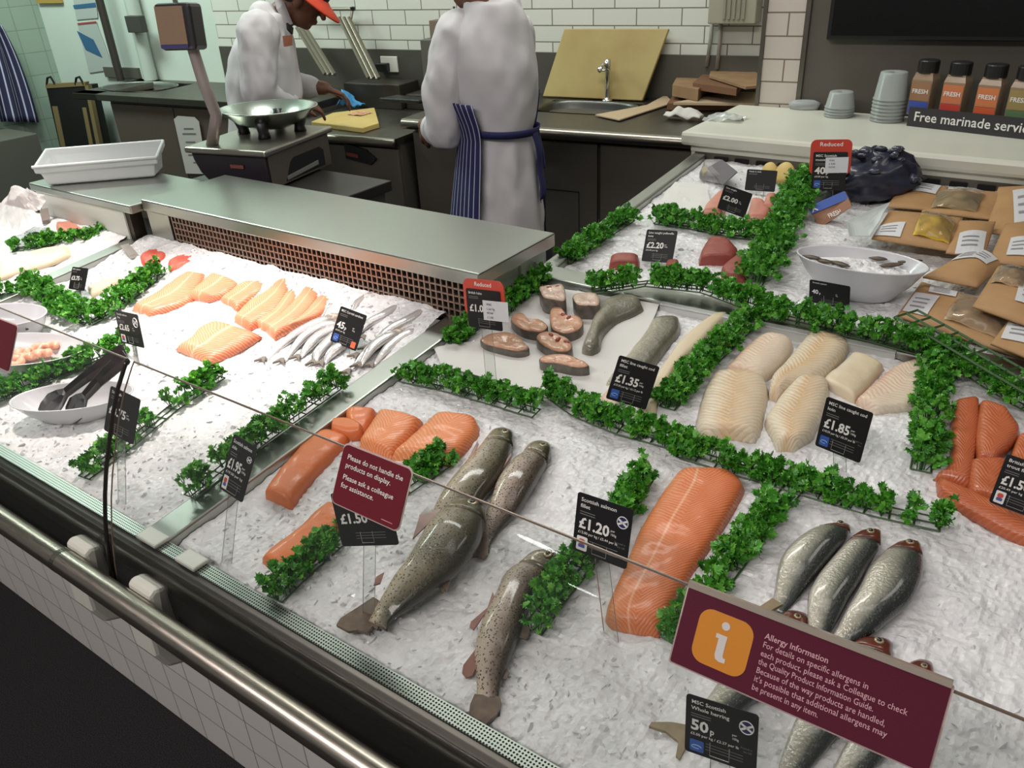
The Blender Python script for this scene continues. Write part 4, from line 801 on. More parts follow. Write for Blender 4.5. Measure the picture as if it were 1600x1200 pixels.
def price_card(label, corners, foot, price, title, unit='', emblem='', flagged=False, side='', yaws=None, small=2, extra=None, cat='price card', group='black price cards on clear stands', unit2=('per', '100g'), sw=.022, foot_h=-.004, holder=None, sticky=None, pscale=1.):
    p0 = P(*foot, foot_h); c, u, v, n, w, h = best_rect(corners, p0 , yaws=yaws)
    th = thing('price_card', label, cat, p0, group)
    org = c - u * w / 2 - v * h / 2
    mb = MB(); pl = rrect(w, h, .004, 4); mb.prism([org + u * x + v * y - n * .0012 for x, y in pl], n * .0012); mb.build('card', card_k, th)
    wt = MB(); gt = MB(); A = lambda fx, fy: org + u * w * fx + v * h * fy
    y = .875
    for ln in title:
        put_text(wt, ln, A(.08, y), u, v, n, h * .088, .012, width=w * min(.82, .052 * len(ln) * 1.0 * (h / w) ** .0)); y -= .105
    for k in range(small): gt.add([A(.08, y + .03 - .04 * k) + n * .0006, A(.36, y + .03 - .04 * k) + n * .0006, A(.36, y + .045 - .04 * k) + n * .0006, A(.08, y + .045 - .04 * k) + n * .0006], [(0, 1, 2, 3)]); 
    if price:
        pf = price.replace('p', '') if price.endswith('p') else price
        pw_ = put_text(wt, pf, A(.08, .43), u, v, n, h * .25 * pscale, .03, width=w * (.56 if not price.endswith('p') else .31) * pscale, lift=.0007)
        if price.endswith('p'): put_text(wt, 'p', A(.10, .43) + u * pw_, u, v, n, h * .14, .02)
        if unit2:
            put_text(wt, unit2[0], A(.66, .53), u, v, n, h * .055, .004); put_text(wt, unit2[1], A(.66, .465), u, v, n, h * .055, .004)
    if unit: put_text(wt, unit, A(.08, .335), u, v, n, h * .062, .008, width=w * .72)
    if side:
        for k, ln in enumerate(side): put_text(gt, ln, A(.94, .37 - .06 * k), u, v, n, h * .048, 0, align='r')
    for k in range(3): gt.add([A(.30, .24 - .05 * k) + n * .0006, A(.82, .24 - .05 * k) + n * .0006, A(.82, .25 - .05 * k) + n * .0006, A(.30, .25 - .05 * k) + n * .0006], [(0, 1, 2, 3)])
    if wt.v: wt.build('lettering', ink_w, th, recalc=False)
    gt.build('small_print', ink_g, th, recalc=False)
    if 'm' in emblem:
        mb = MB(); mb.add(quadm(A(.175, .155), u, v, n, w * .2, h * .2), [tuple(range(16))]); e = mb.build('emblem', msc_b, th, recalc=False)
        mb = MB(); cc = A(.175, .155) + n * .001; sgs = [cc + u * w * .07 * math.cos(a) + v * h * .035 * math.sin(a) * (1 if a < 3.1 else .6) - v * h * .02 for a in np.linspace(.2, 5.2, 16)]; mb.tube(sgs, w * .008, 4); mb.build('emblem_swirl', mat('emblem_light', (150, 178, 220), .5), e)
    if 't' in emblem:
        mb = MB(); mb.add(quadm(A(.17, .165), u, v, n, w * .2, h * .24), [tuple(range(16))]); e = mb.build('emblem', white_i, th, recalc=False)
        mb = MB(); mb.add(quadm(A(.17, .20), u, v, n, w * .12, h * .09, .0010, .4), [tuple(range(16))]); mb.build('emblem_red_mark', red_i, e, recalc=False)
        mb = MB(); mb.add(quadm(A(.17, .125), u, v, n, w * .12, h * .06, .0010, .2), [tuple(range(16))]); mb.build('emblem_blue_mark', blue_i, e, recalc=False)
    if 'o' in emblem:
        mb = MB(); mb.add(quadm(A(.85, .13), u, v, n, w * .17, h * .17), [tuple(range(16))]); mb.build('emblem', orange_i, th, recalc=False)
    if flagged:
        fb = MB(); fw = MB(); flag(fb, fw, A(.85, .74), u, v, n, w * .095); e = fb.build('flag_disc', flag_b, th, recalc=False)
        rg = MB(); rg.tube([A(.85, .74) + n * .0008 + w * .095 * (u * math.cos(a) + v * math.sin(a)) for a in np.linspace(0, 2 * math.pi, 25)], w * .008, 4); fw.add(rg.v, rg.f); fw.build('flag_cross', ink_w, e, recalc=False)
    if holder:
        o2 = org - u * w * .10 - v * h * holder[1]; hw = w * 1.2; hh = h * holder[0]
        mb = MB(); mb.prism([o2 + u * x + v * y - n * .004 for x, y in rrect(hw, hh, hw * .14, 5)], n * .002); mb.build('red_holder', red_hold, th)
        mb = MB(); put_text(mb, 'Reduced', o2 + u * hw * .5 + v * (hh - h * .17) - n * .0025, u, v, n, h * .15, .012, width=hw * .66, align='c', lift=.001); mb.build('reduced_lettering', ink_w, th, recalc=False)
        if sticky:
            sc_ = A(*sticky[:2]); mb = MB(); sq = [sc_ + u * x * w * sticky[2] + v * y * h * sticky[3] + n * .0014 for x, y in ((0, 0), (1, .04), (1, 1), (0, .97))]; mb.prism(sq, n * .0005); st = mb.build('sticker', sticker, th)
            mb = MB()
            for k, ln in enumerate(sticky[4]): put_text(mb, ln, sc_ + u * w * sticky[2] * .15 + v * h * sticky[3] * (.74 - .21 * k) + n * .0018, u, v, n, h * sticky[3] * .16, .006)
            mb.build('sticker_lettering', mat('ink_dark', (50, 50, 56), .6), st, recalc=False)
    stand(th, c, u, v, n, w, h, p0, sw); return th
Y0 = range(-12, 13, 4)
price_card('black £1.20 Scottish salmon fillet price card with round blue flag', [(904, 768), (990, 797), (978, 890), (893, 858)], (955, 1003), '£1.20', ('Scottish salmon', 'fillet'), '£12.00 per kg / £5.44 per lb', 't', True, ('Farmed in', 'the UK'))
price_card('black 50p Scottish whole herring price card below the allergy sign', [(1072, 1081), (1188, 1121), (1179, 1208), (1070, 1174)], (1122, 1250), '50p', ('MSC Scottish', 'Whole herring'), '£5.00 per kg / £2.27 per lb', 'm', True, ('Packed in', 'the UK'))
price_card('black £1.85 line caught cod loin price card', [(1293, 620), (1363, 645), (1345, 725), (1272, 695)], (1312, 742), '£1.85', ('MSC line caught cod', 'loin'), '£18.50 per kg / £8.39 per lb', 'm', False, ('Caught in', 'the'))
price_card('black £1.35 line caught cod fillet price card', [(968, 555), (1031, 573), (1009, 641), (946, 622)], (982, 668), '£1.35', ('MSC line caught cod', 'fillet'), '£13.50 per kg / £6.12 per lb', 'm')
price_card('black £1.50 British trout fillet price card at the right edge of the photo', [(1577, 710), (1650, 735), (1628, 815), (1541, 783)], (1590, 836), '£1.50', ('British', 'trout fillet'), '£20.49 per kg', 't')
price_card('black £1.50 price card half hidden under the maroon notice', [(514, 768), (604, 768), (623, 848), (537, 857)], (575, 985), '£1.50', (), '', '', small=0, yaws=range(-30, 31, 5), unit2=None)
price_card('black £1.95 price card with a white cross on the divider', [(368, 678), (400, 700), (380, 786), (340, 762)], (352, 892), '£1.95', ('Scottish salmon', 'side'), '£19.50 per kg', 't', True, yaws=range(-60, 61, 5))
price_card('black £3 price card seen behind the dark glass edge', [(175, 602), (217, 625), (210, 695), (160, 672)], (190, 792), '£3.75', ('Scottish', ), '', '', yaws=range(-60, 61, 5))
price_card('black £2.65 price card leaning over the tongs', [(180, 484), (213, 492), (227, 544), (188, 535)], (214, 572), '£2.65', ('Scottish salmon', 'fillet'), '', 't', True, yaws=range(-40, 41, 5))
price_card('black £3.75 price card standing in the V of parsley', [(113, 418), (138, 418), (131, 456), (107, 450)], (124, 476), '£3.75', ('MSC haddock',), '', '', yaws=range(-40, 41, 5))
price_card('black 45p Cornish sardines price card with an orange square', [(533, 478), (573, 493), (556, 549), (515, 532)], (541, 562), '45p', ('MSC Cornish sardines',), '£4.50 per kg', 'mo', yaws=range(-30, 31, 5))
price_card('black £2.20 yellowfin tuna price card', [(1011, 358), (1059, 361), (1050, 411), (1002, 408)], (1027, 424), '£2.20', ('Line caught yellowfin', 'tuna'), '£22.00 per kg', '', yaws=range(-24, 25, 4))
price_card('black £2.00 price card above the pink fish pieces', [(1133, 288), (1176, 303), (1163, 341), (1120, 325)], (1145, 352), '£2.00', ('Line caught',), '', '', yaws=range(-24, 25, 4))
price_card('plain black price card without a price below the white ledge', [(1168, 264), (1215, 267), (1210, 300), (1163, 297)], (1187, 308), '', ('Ready to cook',), '', '', yaws=range(-24, 25, 4))
price_card('black 40p price card standing against the large white bowl', [(1265, 436), (1328, 448), (1327, 484), (1264, 472)], (1297, 496), '40p', ('Scottish oysters',), '', '', yaws=range(-16, 17, 4), small=0)
price_card('reduced £1.00 card in a tall red holder by the mesh grille', [(727, 450), (781, 456), (785, 518), (733, 510)], (768, 606), '£1.00', ('British hake',), '', '', yaws=range(-16, 17, 4), group='red reduced card holders', holder=(.95, -.30), sticky=(.50, .24, .72, .52, ('WAS', '£ per kg', 'NOW', '£ 1.00')), sw=.03)
price_card('reduced 40p card in a red holder in front of the black mussel bag', [(1272, 237), (1325, 238), (1320, 297), (1266, 297)], (1296, 334), '40p', ('MSC Scottish', 'mussels'), '£4.00 per kg', 'm', yaws=range(-16, 17, 4), group='red reduced card holders', holder=(.92, -.40), sticky=(.38, .45, .66, .42, ('WAS', '£ 4.00', 'NOW')))
# two clear card stands seen edge-on
for (x0, y0), (x1, y1), lb in (((68, 326), (76, 362), 'card on a clear stand seen nearly edge-on in the far left bay'), ((194, 382), (222, 414), 'tilted card on a clear stand seen edge-on beside the red fillets')):
    a = P(x1, y1, .0); b = PY(x0, y0, a[1] + .02); th = thing('price_card', lb, 'price card', a); ax = b - a; L = np.linalg.norm(ax); ax /= L; s = np.cross(ax, np.array([.92, .39, 0])); s /= np.linalg.norm(s); wv = np.array([.25, .96, 0.])
    mb = MB(); mb.prism([a + ax * L * .35 - wv * .013, a + ax * L * .35 + wv * .013, b + wv * .013, b - wv * .013], np.cross(ax, wv) * .0015); mb.build('card', mat('card_back', (150, 142, 136), .4), th)
    mb = MB(); mb.prism([a - wv * .011, a + wv * .011, a + ax * L * .5 + wv * .011, a + ax * L * .5 - wv * .011], np.cross(ax, wv) * .002); mb.build('clear_stand', acryl, th)

# ================================================================ SIGNS CLIPPED TO THE GLASS
def glass_plane(k):          # plane of the glass near its top edge
    a = np.array([0, *gprof[k]]); b = np.array([0, *gprof[-1]]); t = (b - a) / np.linalg.norm(b - a); n = np.array([0, -t[2], t[1]]); return b + n * .004, n
def glass_sign(name, label, corners, m, lines, rad, pad, icon=False, clip=True, lk=6, textcol=ink_w):
    p0, n = glass_plane(lk); q = [PP_(x, y, p0, n) for x, y in corners]; u = (q[1] - q[0]) + (q[2] - q[3]); u /= np.linalg.norm(u); v = np.cross(n, u); v = -v if v[2] < 0 else v
    c = sum(q) / 4; w = (abs((q[1] - q[0]) @ u) + abs((q[2] - q[3]) @ u)) / 2; h = (abs((q[0] - q[3]) @ v) + abs((q[1] - q[2]) @ v)) / 2
    org = c - u * w / 2 - v * h / 2; th = thing(name, label, 'sign', c - v * h / 2)
    mb = MB(); mb.prism([org + u * x + v * y for x, y in rrect(w, h, rad, 6)], n * .0016); mb.build('board', m, th)
    mb = MB(); mb.prism([org + u * x + v * y - n * .0009 for x, y in [(a * (w + .004) / w - .002, b * (h + .004) / h - .002) for a, b in rrect(w, h, rad, 6)]], n * .0007); mb.build('sign_edge', mat('sign_rim', (196, 170, 166), .4), th)
    A = lambda fx, fy: org + u * w * fx + v * h * fy + n * .0016
    return th, A, u, v, n, w, h
th, A, u, v, n, w, h = glass_sign('notice_sign', 'maroon notice asking not to handle the products, clipped to the glass', [(545, 693), (643, 736), (623, 828), (514, 783)], maroon, None, .008, 0)
mb = MB()
for k, (ln, wd) in enumerate((('Please do not handle the', .83), ('products on display.', .68), ('Please ask a colleague', .76), ('for assistance.', .50))): put_text(mb, ln, A(.09, .78 - .14 * k - (.06 if k > 1 else 0)), u, v, n, h * .122, .006, width=w * wd)
mb.build('lettering', ink_w, th, recalc=False)
mb = MB(); mb.add([A(.76, .07) + n * .0006, A(.92, .07) + n * .0006, A(.92, .085) + n * .0006, A(.76, .085) + n * .0006], [(0, 1, 2, 3)]); mb.build('small_print', mat('ink_pink', (190, 130, 130), .5), th, recalc=False)
th, A, u, v, n, w, h = glass_sign('allergy_sign', 'large plum allergy information sign with an orange i square', [(1079, 914), (1489, 1078), (1448, 1205), (1046, 1034)], maroon2, None, .002, 0)
mb = MB(); ink_p = mat('ink_pale_pink', (206, 160, 168), .5)
for k, (ln, wd) in enumerate((('Allergy Information', .245), ('For details on specific allergens in', .40), ('each product, please ask a Colleague to check', .545), ('the Quality Product Information Guide.', .435), ('Because of the way products are handled,', .485), ("it's possible that additional allergens may", .50), ('be present in any item.', .26))): put_text(mb, ln, A(.345, .74 - .108 * k), u, v, n, h * .105, .012 if k == 0 else .004, width=w * wd)
mb.build('lettering', ink_p, th, recalc=False)
mb = MB(); iw = h * .70; mb.prism([A(.075, .14) + u * x + v * y for x, y in rrect(iw, iw, iw * .24, 8)], n * .0006); ic = mb.build('icon_square', mat('icon_orange', (206, 132, 44), .4), th)
mb = MB(); cc = A(.075, .14) + u * iw * .5 + n * .0011; k = 24; ctr_ = cc + v * iw * .80
mb.add([ctr_] + [ctr_ + iw * .075 * (u * math.cos(2 * math.pi * i / k) + v * math.sin(2 * math.pi * i / k)) for i in range(k)], [(0, 1 + i, 1 + (i + 1) % k) for i in range(k)])
pl = [(-.13, .63), (.07, .63), (.07, .27), (.09, .24), (.13, .24), (.13, .16), (.02, .15), (-.05, .18), (-.075, .25), (-.075, .55), (-.13, .55)]
mb.add([cc + u * iw * x + v * iw * y for x, y in pl], [tuple(range(len(pl)))]); mb.build('icon_letter', mat('icon_white', (206, 200, 196), .5), ic, recalc=False)
mb = MB(); e0 = A(-.002, 1.0); e1 = A(1.0, 1.0); mb.prism([e0 - n * .004, e1 - n * .004, e1 + n * .003, e0 + n * .003], v * .006); mb.build('clear_rail', mat('acrylic_rail', (176, 164, 152), .2, trans=.3), th)
th, A, u, v, n, w, h = glass_sign('notice_sign', 'maroon notice cut off by the left edge of the photo', [(-70, 470), (28, 512), (13, 578), (-90, 536)], mat('sign_maroon_back', (92, 24, 36), .35, coat=.3), None, .006, 0)
mb = MB()
for k in range(3): put_text(mb, 'Please ask', A(.55, .62 - .17 * k), u, v, n, h * .09, .004, width=w * .38)
mb.build('lettering', mat('ink_maroon', (112, 52, 60), .6), th, recalc=False)

# ================================================================ BOWLS, TONGS, TUB, TRAY, PAPER
bowl_m = mat('melamine_white', (206, 206, 210), .22, coat=.3)
def oval_bowl(label, cx, cy, rpx, h, sy, rz, base_s=.6, group='white oval serving bowls', thick=.005, rimz=None, sink=.0):
    """cx,cy = rim centre pixel; rpx = horizontal rim half width in pixels"""
    c = P(cx, cy, h); e = P(cx + rpx, cy, h); a = np.linalg.norm(e - c); th = thing('serving_bowl', label, 'bowl', c - np.array([0, 0, h]), group)
    prof = [(.0001, 0), (a * base_s * .9, 0), (a * base_s, .004), (a * (base_s * .45 + .55), h * .5), (a * .985, h * .97), (a, h), (a - thick * .6, h + .001), (a - thick, h * .97), (a * (base_s * .45 + .55) - thick, h * .52), (a * base_s - thick, .010), (.0001, .007)]
    mb = MB(); mb.lathe(c - np.array([0, 0, h]), prof, 56, 1., sy, rz); mb.build('bowl_body', bowl_m, th, smooth=True); return th, c, a
b1, c1, a1 = oval_bowl('white oval bowl with a black handle slot at the left edge of the photo', 0, 492, 66, .06, .62, R_(25), .7)
mb = MB(); q = c1 + np.array([a1 * .83, .01, -.012]); mb.box(q, (.003, .006, .02)); mb.build('slot', black_pl, b1)
b2, c2, a2 = oval_bowl('white oval bowl of pink prawns cut by the left edge of the photo', 18, 545, 108, .05, .48, R_(28))
b3, c3, a3 = oval_bowl('white oval bowl holding the black tongs', 112, 618, 86, .05, .5, R_(38))
prawn = mat('prawn_pink', (230, 150, 116), .35, noise=(70, (240, 196, 172), .5), sss=.2, coat=.3)
for i, (x, y) in enumerate(((28, 556), (42, 552), (58, 548), (48, 560), (74, 545), (20, 566), (62, 556))):
    p = P(x, y, .024); r0 = .024; ang = random.uniform(0, 6.28); mb = MB(); pth = [p + np.array([math.cos(ang + t) * .02, math.sin(ang + t) * .02, .004 * math.sin(3 * t)]) for t in np.linspace(0, 3.6, 9)]
    mb.tube(pth, [.004, .008, .0105, .011, .0105, .009, .007, .005, .003], 8); tag(mb.build('peeled_prawn', prawn, smooth=True), 'curled pink prawn in the white bowl cut by the left edge of the photo', 'prawn', 'pink prawns in the bowl')
# tongs
tg = thing('serving_tongs', 'black plastic serving tongs standing in the white oval bowl', 'tongs', P(95, 650, .01))
A1 = P(64, 650, .012); A2 = P(108, 654, .012); top = PX(196, 545, P(140, 600, .08)[0] + .10)
top = A1 + (P(178, 590, 0) - A1) * .82 + np.array([.03, .06, .10])
# grip end found on the ray through its pixel, at a plausible height
top = PZ(196, 548, zi(.75) + .14)
tong_m = mat('tong_black', (24, 21, 23), .22, coat=.5)
for a, b, nm in ((A1, top, 'arm'), (A2, top + np.array([.012, -.006, -.006]), 'arm')):
    d = b - a; L = np.linalg.norm(d); d /= L; s = np.cross(d, np.array([.40, -.62, .68])); s /= np.linalg.norm(s); nn = np.cross(s, d); mb = MB(); rings = []
    for f, wd in ((0, .030), (.06, .046), (.18, .054), (.28, .040), (.36, .022), (.6, .027), (.85, .034), (.97, .036), (1, .030)):
        c = a + d * L * f + nn * .012 * math.sin(math.pi * f); rings.append([c - s * wd / 2 - nn * .0015, c + s * wd / 2 - nn * .0015, c + s * wd / 2 + nn * .003, c + nn * (.0015 if f > .3 else -.004), c - s * wd / 2 + nn * .003])
    mb.loft(rings); mb.build(nm, tong_m, tg, smooth=False, bevel=.0015)
# big bowl in the rear well
b4, c4, a4 = oval_bowl('large white oval bowl of ice and shellfish in the rear well', 1345, 405, 108, .085, .55, R_(0), .55, thick=.006)
mb = MB()
ax = a4 * .8
mb.grid(lambda u_, v_: c4 + np.array([ax * v_ * math.cos(2 * math.pi * u_), ax * .55 * v_ * math.sin(2 * math.pi * u_), -.012 - .012 * v_ ** 2 + .004 * float(vnoise(v_ * math.cos(2 * math.pi * u_) * 14, v_ * math.sin(2 * math.pi * u_) * 9, 4))]), 48, 14); tag(mb.build('bowl_ice', icem, recalc=True), 'heap of crushed ice filling the large white bowl', 'ice', None, 'stuff')
shell = mat('shell_brown', (104, 88, 72), .5, noise=(90, (60, 48, 40), .5))
for i, (x, y, l) in enumerate(((1268, 402, .05), (1288, 408, .045), (1312, 412, .06), (1372, 404, .04), (1392, 414, .05), (1422, 408, .05))):
    p = PZ(x, y, c4[2] - .010); a_ = random.uniform(-.6, .6); d = np.array([math.cos(a_), math.sin(a_), .1]); mb = MB(); mb.tube([p - d * l / 2, p - d * l * .25, p, p + d * l * .3, p + d * l / 2], [.002, .007, .009, .007, .002], 8, flat=.5); tag(mb.build('shellfish', shell, smooth=True), 'brown shellfish poking out of the ice in the large white bowl', 'shellfish', 'shellfish in the bowl of ice')
# plastic tub at far left
tb = thing('plastic_tub', 'long white plastic tub tilted on the short steel shelf at far left', 'tub', PZ(160, 278, .99)); tubm = mat('tub_plastic', (206, 210, 210), .3, trans=.15)
lo = [PZ(82, 289, .99), PZ(238, 276, .99)]; dx = lo[1] - lo[0]; L = np.linalg.norm(dx); dx /= L; dy = np.array([-dx[1], dx[0], 0]); mb = MB(); rings = []
for z, gx, gy in ((0, .0, .0), (.004, .012, .006), (.045, .022, .012), (.048, .034, .02), (.07, .036, .022), (.072, .028, .014), (.05, .022, .012), (.008, .004, 0)):
    y0, y1 = -gy, .10 + gy; rings.append([lo[0] + dx * (x) + dy * y + np.array([0, 0, z + .02 * y / .10 * (z > .01)]) for x, y in ((-gx, y0), (L + gx, y0), (L + gx, y1), (-gx, y1))])
mb.loft(rings); mb.build('tub_body', tubm, tb, bevel=.004)
mb = MB(); c0 = lo[0] - dx * .036 - dy * .022 + np.array([0, 0, .066]); mb.tube([c0, c0 + dx * (L + .072)], .005, 8); mb.build('rim', tubm, tb, smooth=True)
# clear bag at far left
bagm = clear_mat('bag_film', (225, 228, 228), .18, 1.6, .45, (214, 208, 206))
cb = PZ(28, 312, .98); mb = MB(); mb.grid(lambda u_, v_: cb + np.array([(.20 * (u_ - .5)) * (1 - .25 * v_), -.05 + .11 * v_ + .012 * float(vnoise(u_ * 5, v_ * 5, 1)), -.07 * (1 - v_) * (1 - v_) + .05 * math.sin(math.pi * v_) * math.sin(math.pi * u_) + .014 * float(vnoise(u_ * 7, v_ * 6, 7))]), 22, 18)
tag(mb.build('plastic_bag', bagm, recalc=True), 'crumpled clear plastic bag draped over the shelf at far left', 'bag')
# paper under the steaks and rear-well paper
paper = mat('white_paper', (212, 210, 206), .7)
def sheet(name, label, cat, px, h, m, curl=.0, thick=.0012, wob=.002):
    pts = [P(x, y, h) for x, y in px]; c = sum(pts) / len(pts); n_ = len(pts); mb = MB(); top = []
    K = 6; vs = [c]; 
    for r in range(1, K + 1):
        for p in pts: f = r / K; q = c + (p - c) * f; vs.append(q + BN * (curl * f ** 4 + wob * float(vnoise(q[0] * 20, q[1] * 20, h * 100))))
    fs = [(0, 1 + j, 1 + (j + 1) % n_) for j in range(n_)] + [(1 + (r - 1) * n_ + j, 1 + r * n_ + j, 1 + r * n_ + (j + 1) % n_, 1 + (r - 1) * n_ + (j + 1) % n_) for r in range(1, K) for j in range(n_)]
    mb.add(vs, fs); return tag(mb.build(name, m, solid=thick), label, cat)
def dens(px, k=4): return [(px[i][0] + (px[(i + 1) % len(px)][0] - px[i][0]) * f / k, px[i][1] + (px[(i + 1) % len(px)][1] - px[i][1]) * f / k) for i in range(len(px)) for f in range(k)]
sheet('paper_sheet', 'white paper sheet under the fish steaks and grey tail piece', 'paper', dens([(678, 545), (745, 535), (800, 470), (870, 452), (1030, 478), (1005, 540), (985, 575), (950, 640), (925, 650), (840, 618), (690, 572)]), .008, paper, .004)
sheet('paper_sheet', 'white paper laid over the ice at the left of the rear well', 'paper', dens([(1028, 318), (1055, 284), (1104, 290), (1110, 318), (1098, 332), (1040, 335)]), .016, paper, .0, .002, .008)
# cod tray
tr = thing('steel_tray', 'shallow steel tray with a white rim behind the cod fillets and loins', 'tray', P(1210, 560, .0)); tray_m = mat('tray_metal', (200, 202, 200), .3, .3)
k0, k1 = P(1032, 476, .016), P(1400, 552, .016); f0 = P(1000, 545, .012)
mb = MB(); ud = (k1 - k0) / np.linalg.norm(k1 - k0); bd = np.cross(BN, ud)
mb.prism([k0 - bd * .004, k1 - bd * .004, k1 + bd * .012, k0 + bd * .012], BN * .004); mb.build('rim', tray_m, tr, bevel=.001)
mb = MB(); mb.prism([k0 - bd * .005, k1 - bd * .005, k1 - bd * .0035, k0 - bd * .0035], -BN * .022); mb.build('back_wall', tray_m, tr)
# rear well odds: purple packet, yellow tubs, mussel bag with sleeve
film = clear_mat('pack_film', (232, 232, 230), .1, 1.5, .25, (214, 210, 214))
pk = thing('fish_packet', 'small packet with a purple label in clear film under the ledge', 'packet', P(1128, 274, .0)); q = [P(1105, 262, .03), P(1128, 249, .045), P(1152, 268, .045), P(1130, 288, .03)]
mb = MB(); mb.prism(q, BN * -.004); mb.build('label_card', mat('label_purple', (74, 66, 78), .35, coat=.4), pk)
mb = MB(); q2 = [P(1092, 282, .004), P(1100, 262, .004), P(1128, 262, .004), P(1128, 290, .004)]; mb.prism(q2, BN * .03); mb.build('film_wrap', film, pk, bevel=.008)
mb = MB(); mb.prism([P(1096, 268, .02), P(1104, 262, .022), P(1106, 272, .022), P(1099, 276, .02)], BN * .012); mb.build('lemon_slice', mat('lemon', (216, 196, 84), .4), pk, bevel=.003)
yel = mat('butter_yellow', (208, 184, 110), .5, noise=(20, (196, 168, 96), .5))
for x, y, r, lb in ((1226, 272, .028, 'round yellow flavoured butter disc leaning under the ledge'), (1202, 268, .022, 'small yellow flavoured butter pat behind the plain black card')):
    p = P(x, y, .03); mb = MB(); Rm = rotx(R_(62)); mb.lathe(p, [(.0001, -.008), (r * .92, -.008), (r, -.005), (r, .005), (r * .92, .008), (.0001, .008)], 28, 1, 1.25, 0, rot=Rm); tag(mb.build('butter_disc', yel, smooth=True), lb, 'butter')
ms = thing('mussel_bag', 'black net bag of mussels with a brown and blue card sleeve', 'mussel bag', P(1335, 330, 0)); netm = mat('net_black', (24, 25, 36), .4, noise=(40, (40, 44, 66), .5), coat=.3)
mb = MB(); cm = P(1352, 308, .0)
def blob(u_, v_):
    th_ = 2 * math.pi * u_; ph = math.pi * (v_ - .5); r = 1 + .2 * float(vnoise(math.cos(th_) * math.cos(ph) * 3.5 + 9, math.sin(th_) * math.cos(ph) * 3.5 + 9, math.sin(ph) * 3 + 5)) + .10 * float(vnoise(math.cos(th_) * 9 + 20, math.sin(th_) * 9 + 20, ph * 8 + 20))
    return cm + rotz(R_(15)) @ np.array([.130 * r * math.cos(ph) * math.cos(th_), .095 * r * math.cos(ph) * math.sin(th_), .06 + .068 * r * math.sin(ph)])
mb.grid(blob, 44, 22); mb.build('net_bag', netm, ms, smooth=True)
shm = mat('mussel_shell', (48, 50, 68), .25, noise=(50, (70, 72, 88), .4), coat=.6)
for i in range(44):
    p = np.array(blob(random.random(), random.uniform(.5, .95))) + np.array([0, -.004, .004]); mb = MB(); mb.lathe(p, [(.0001, -.007), (.012, -.005), (.018, 0), (.012, .006), (.0001, .008)], 12, 1., .55, random.uniform(0, 3), rot=rotx(random.uniform(-.6, .6))); mb.build('mussel', shm, ms, smooth=True)
Ys = cm[1] - .20; q = [PY(1262, 324, Ys), PY(1320, 299, Ys + .01), PY(1331, 322, Ys - .02), PY(1281, 356, Ys - .03)]; sl = MB(); sl.prism(q, -BN * .003 + np.array([0, .01, 0])); so = sl.build('card_sleeve', mat('kraft_sleeve', (150, 106, 82), .5), ms)
ua = q[1] - q[0]; va = q[3] - q[0]; nn = np.cross(va, ua); nn /= np.linalg.norm(nn); 
if nn @ (CAM - q[0]) < 0: nn = -nn
mb = MB(); mb.add([q[0] + nn * .004, q[1] + nn * .004, q[1] + va * .36 + nn * .004, q[0] + va * .36 + nn * .004], [(0, 1, 2, 3)]); mb.build('sleeve_blue_band', mat('sleeve_blue', (62, 92, 170), .5), so)
un = ua / np.linalg.norm(ua); vn = -va / np.linalg.norm(va); mb = MB(); put_text(mb, 'FRESH', q[0] + va * .80 + ua * .34, un, vn, nn, .018, .02, width=.034, lift=.005)
for s in (1, -1): mb.tube([q[0] + va * (.18 - .13 * s) + ua * .06 + nn * .005, q[0] + va * (.18 + .13 * s) + ua * .2 + nn * .005], .0016, 4)
mb.build('sleeve_lettering', ink_w, so, recalc=False)
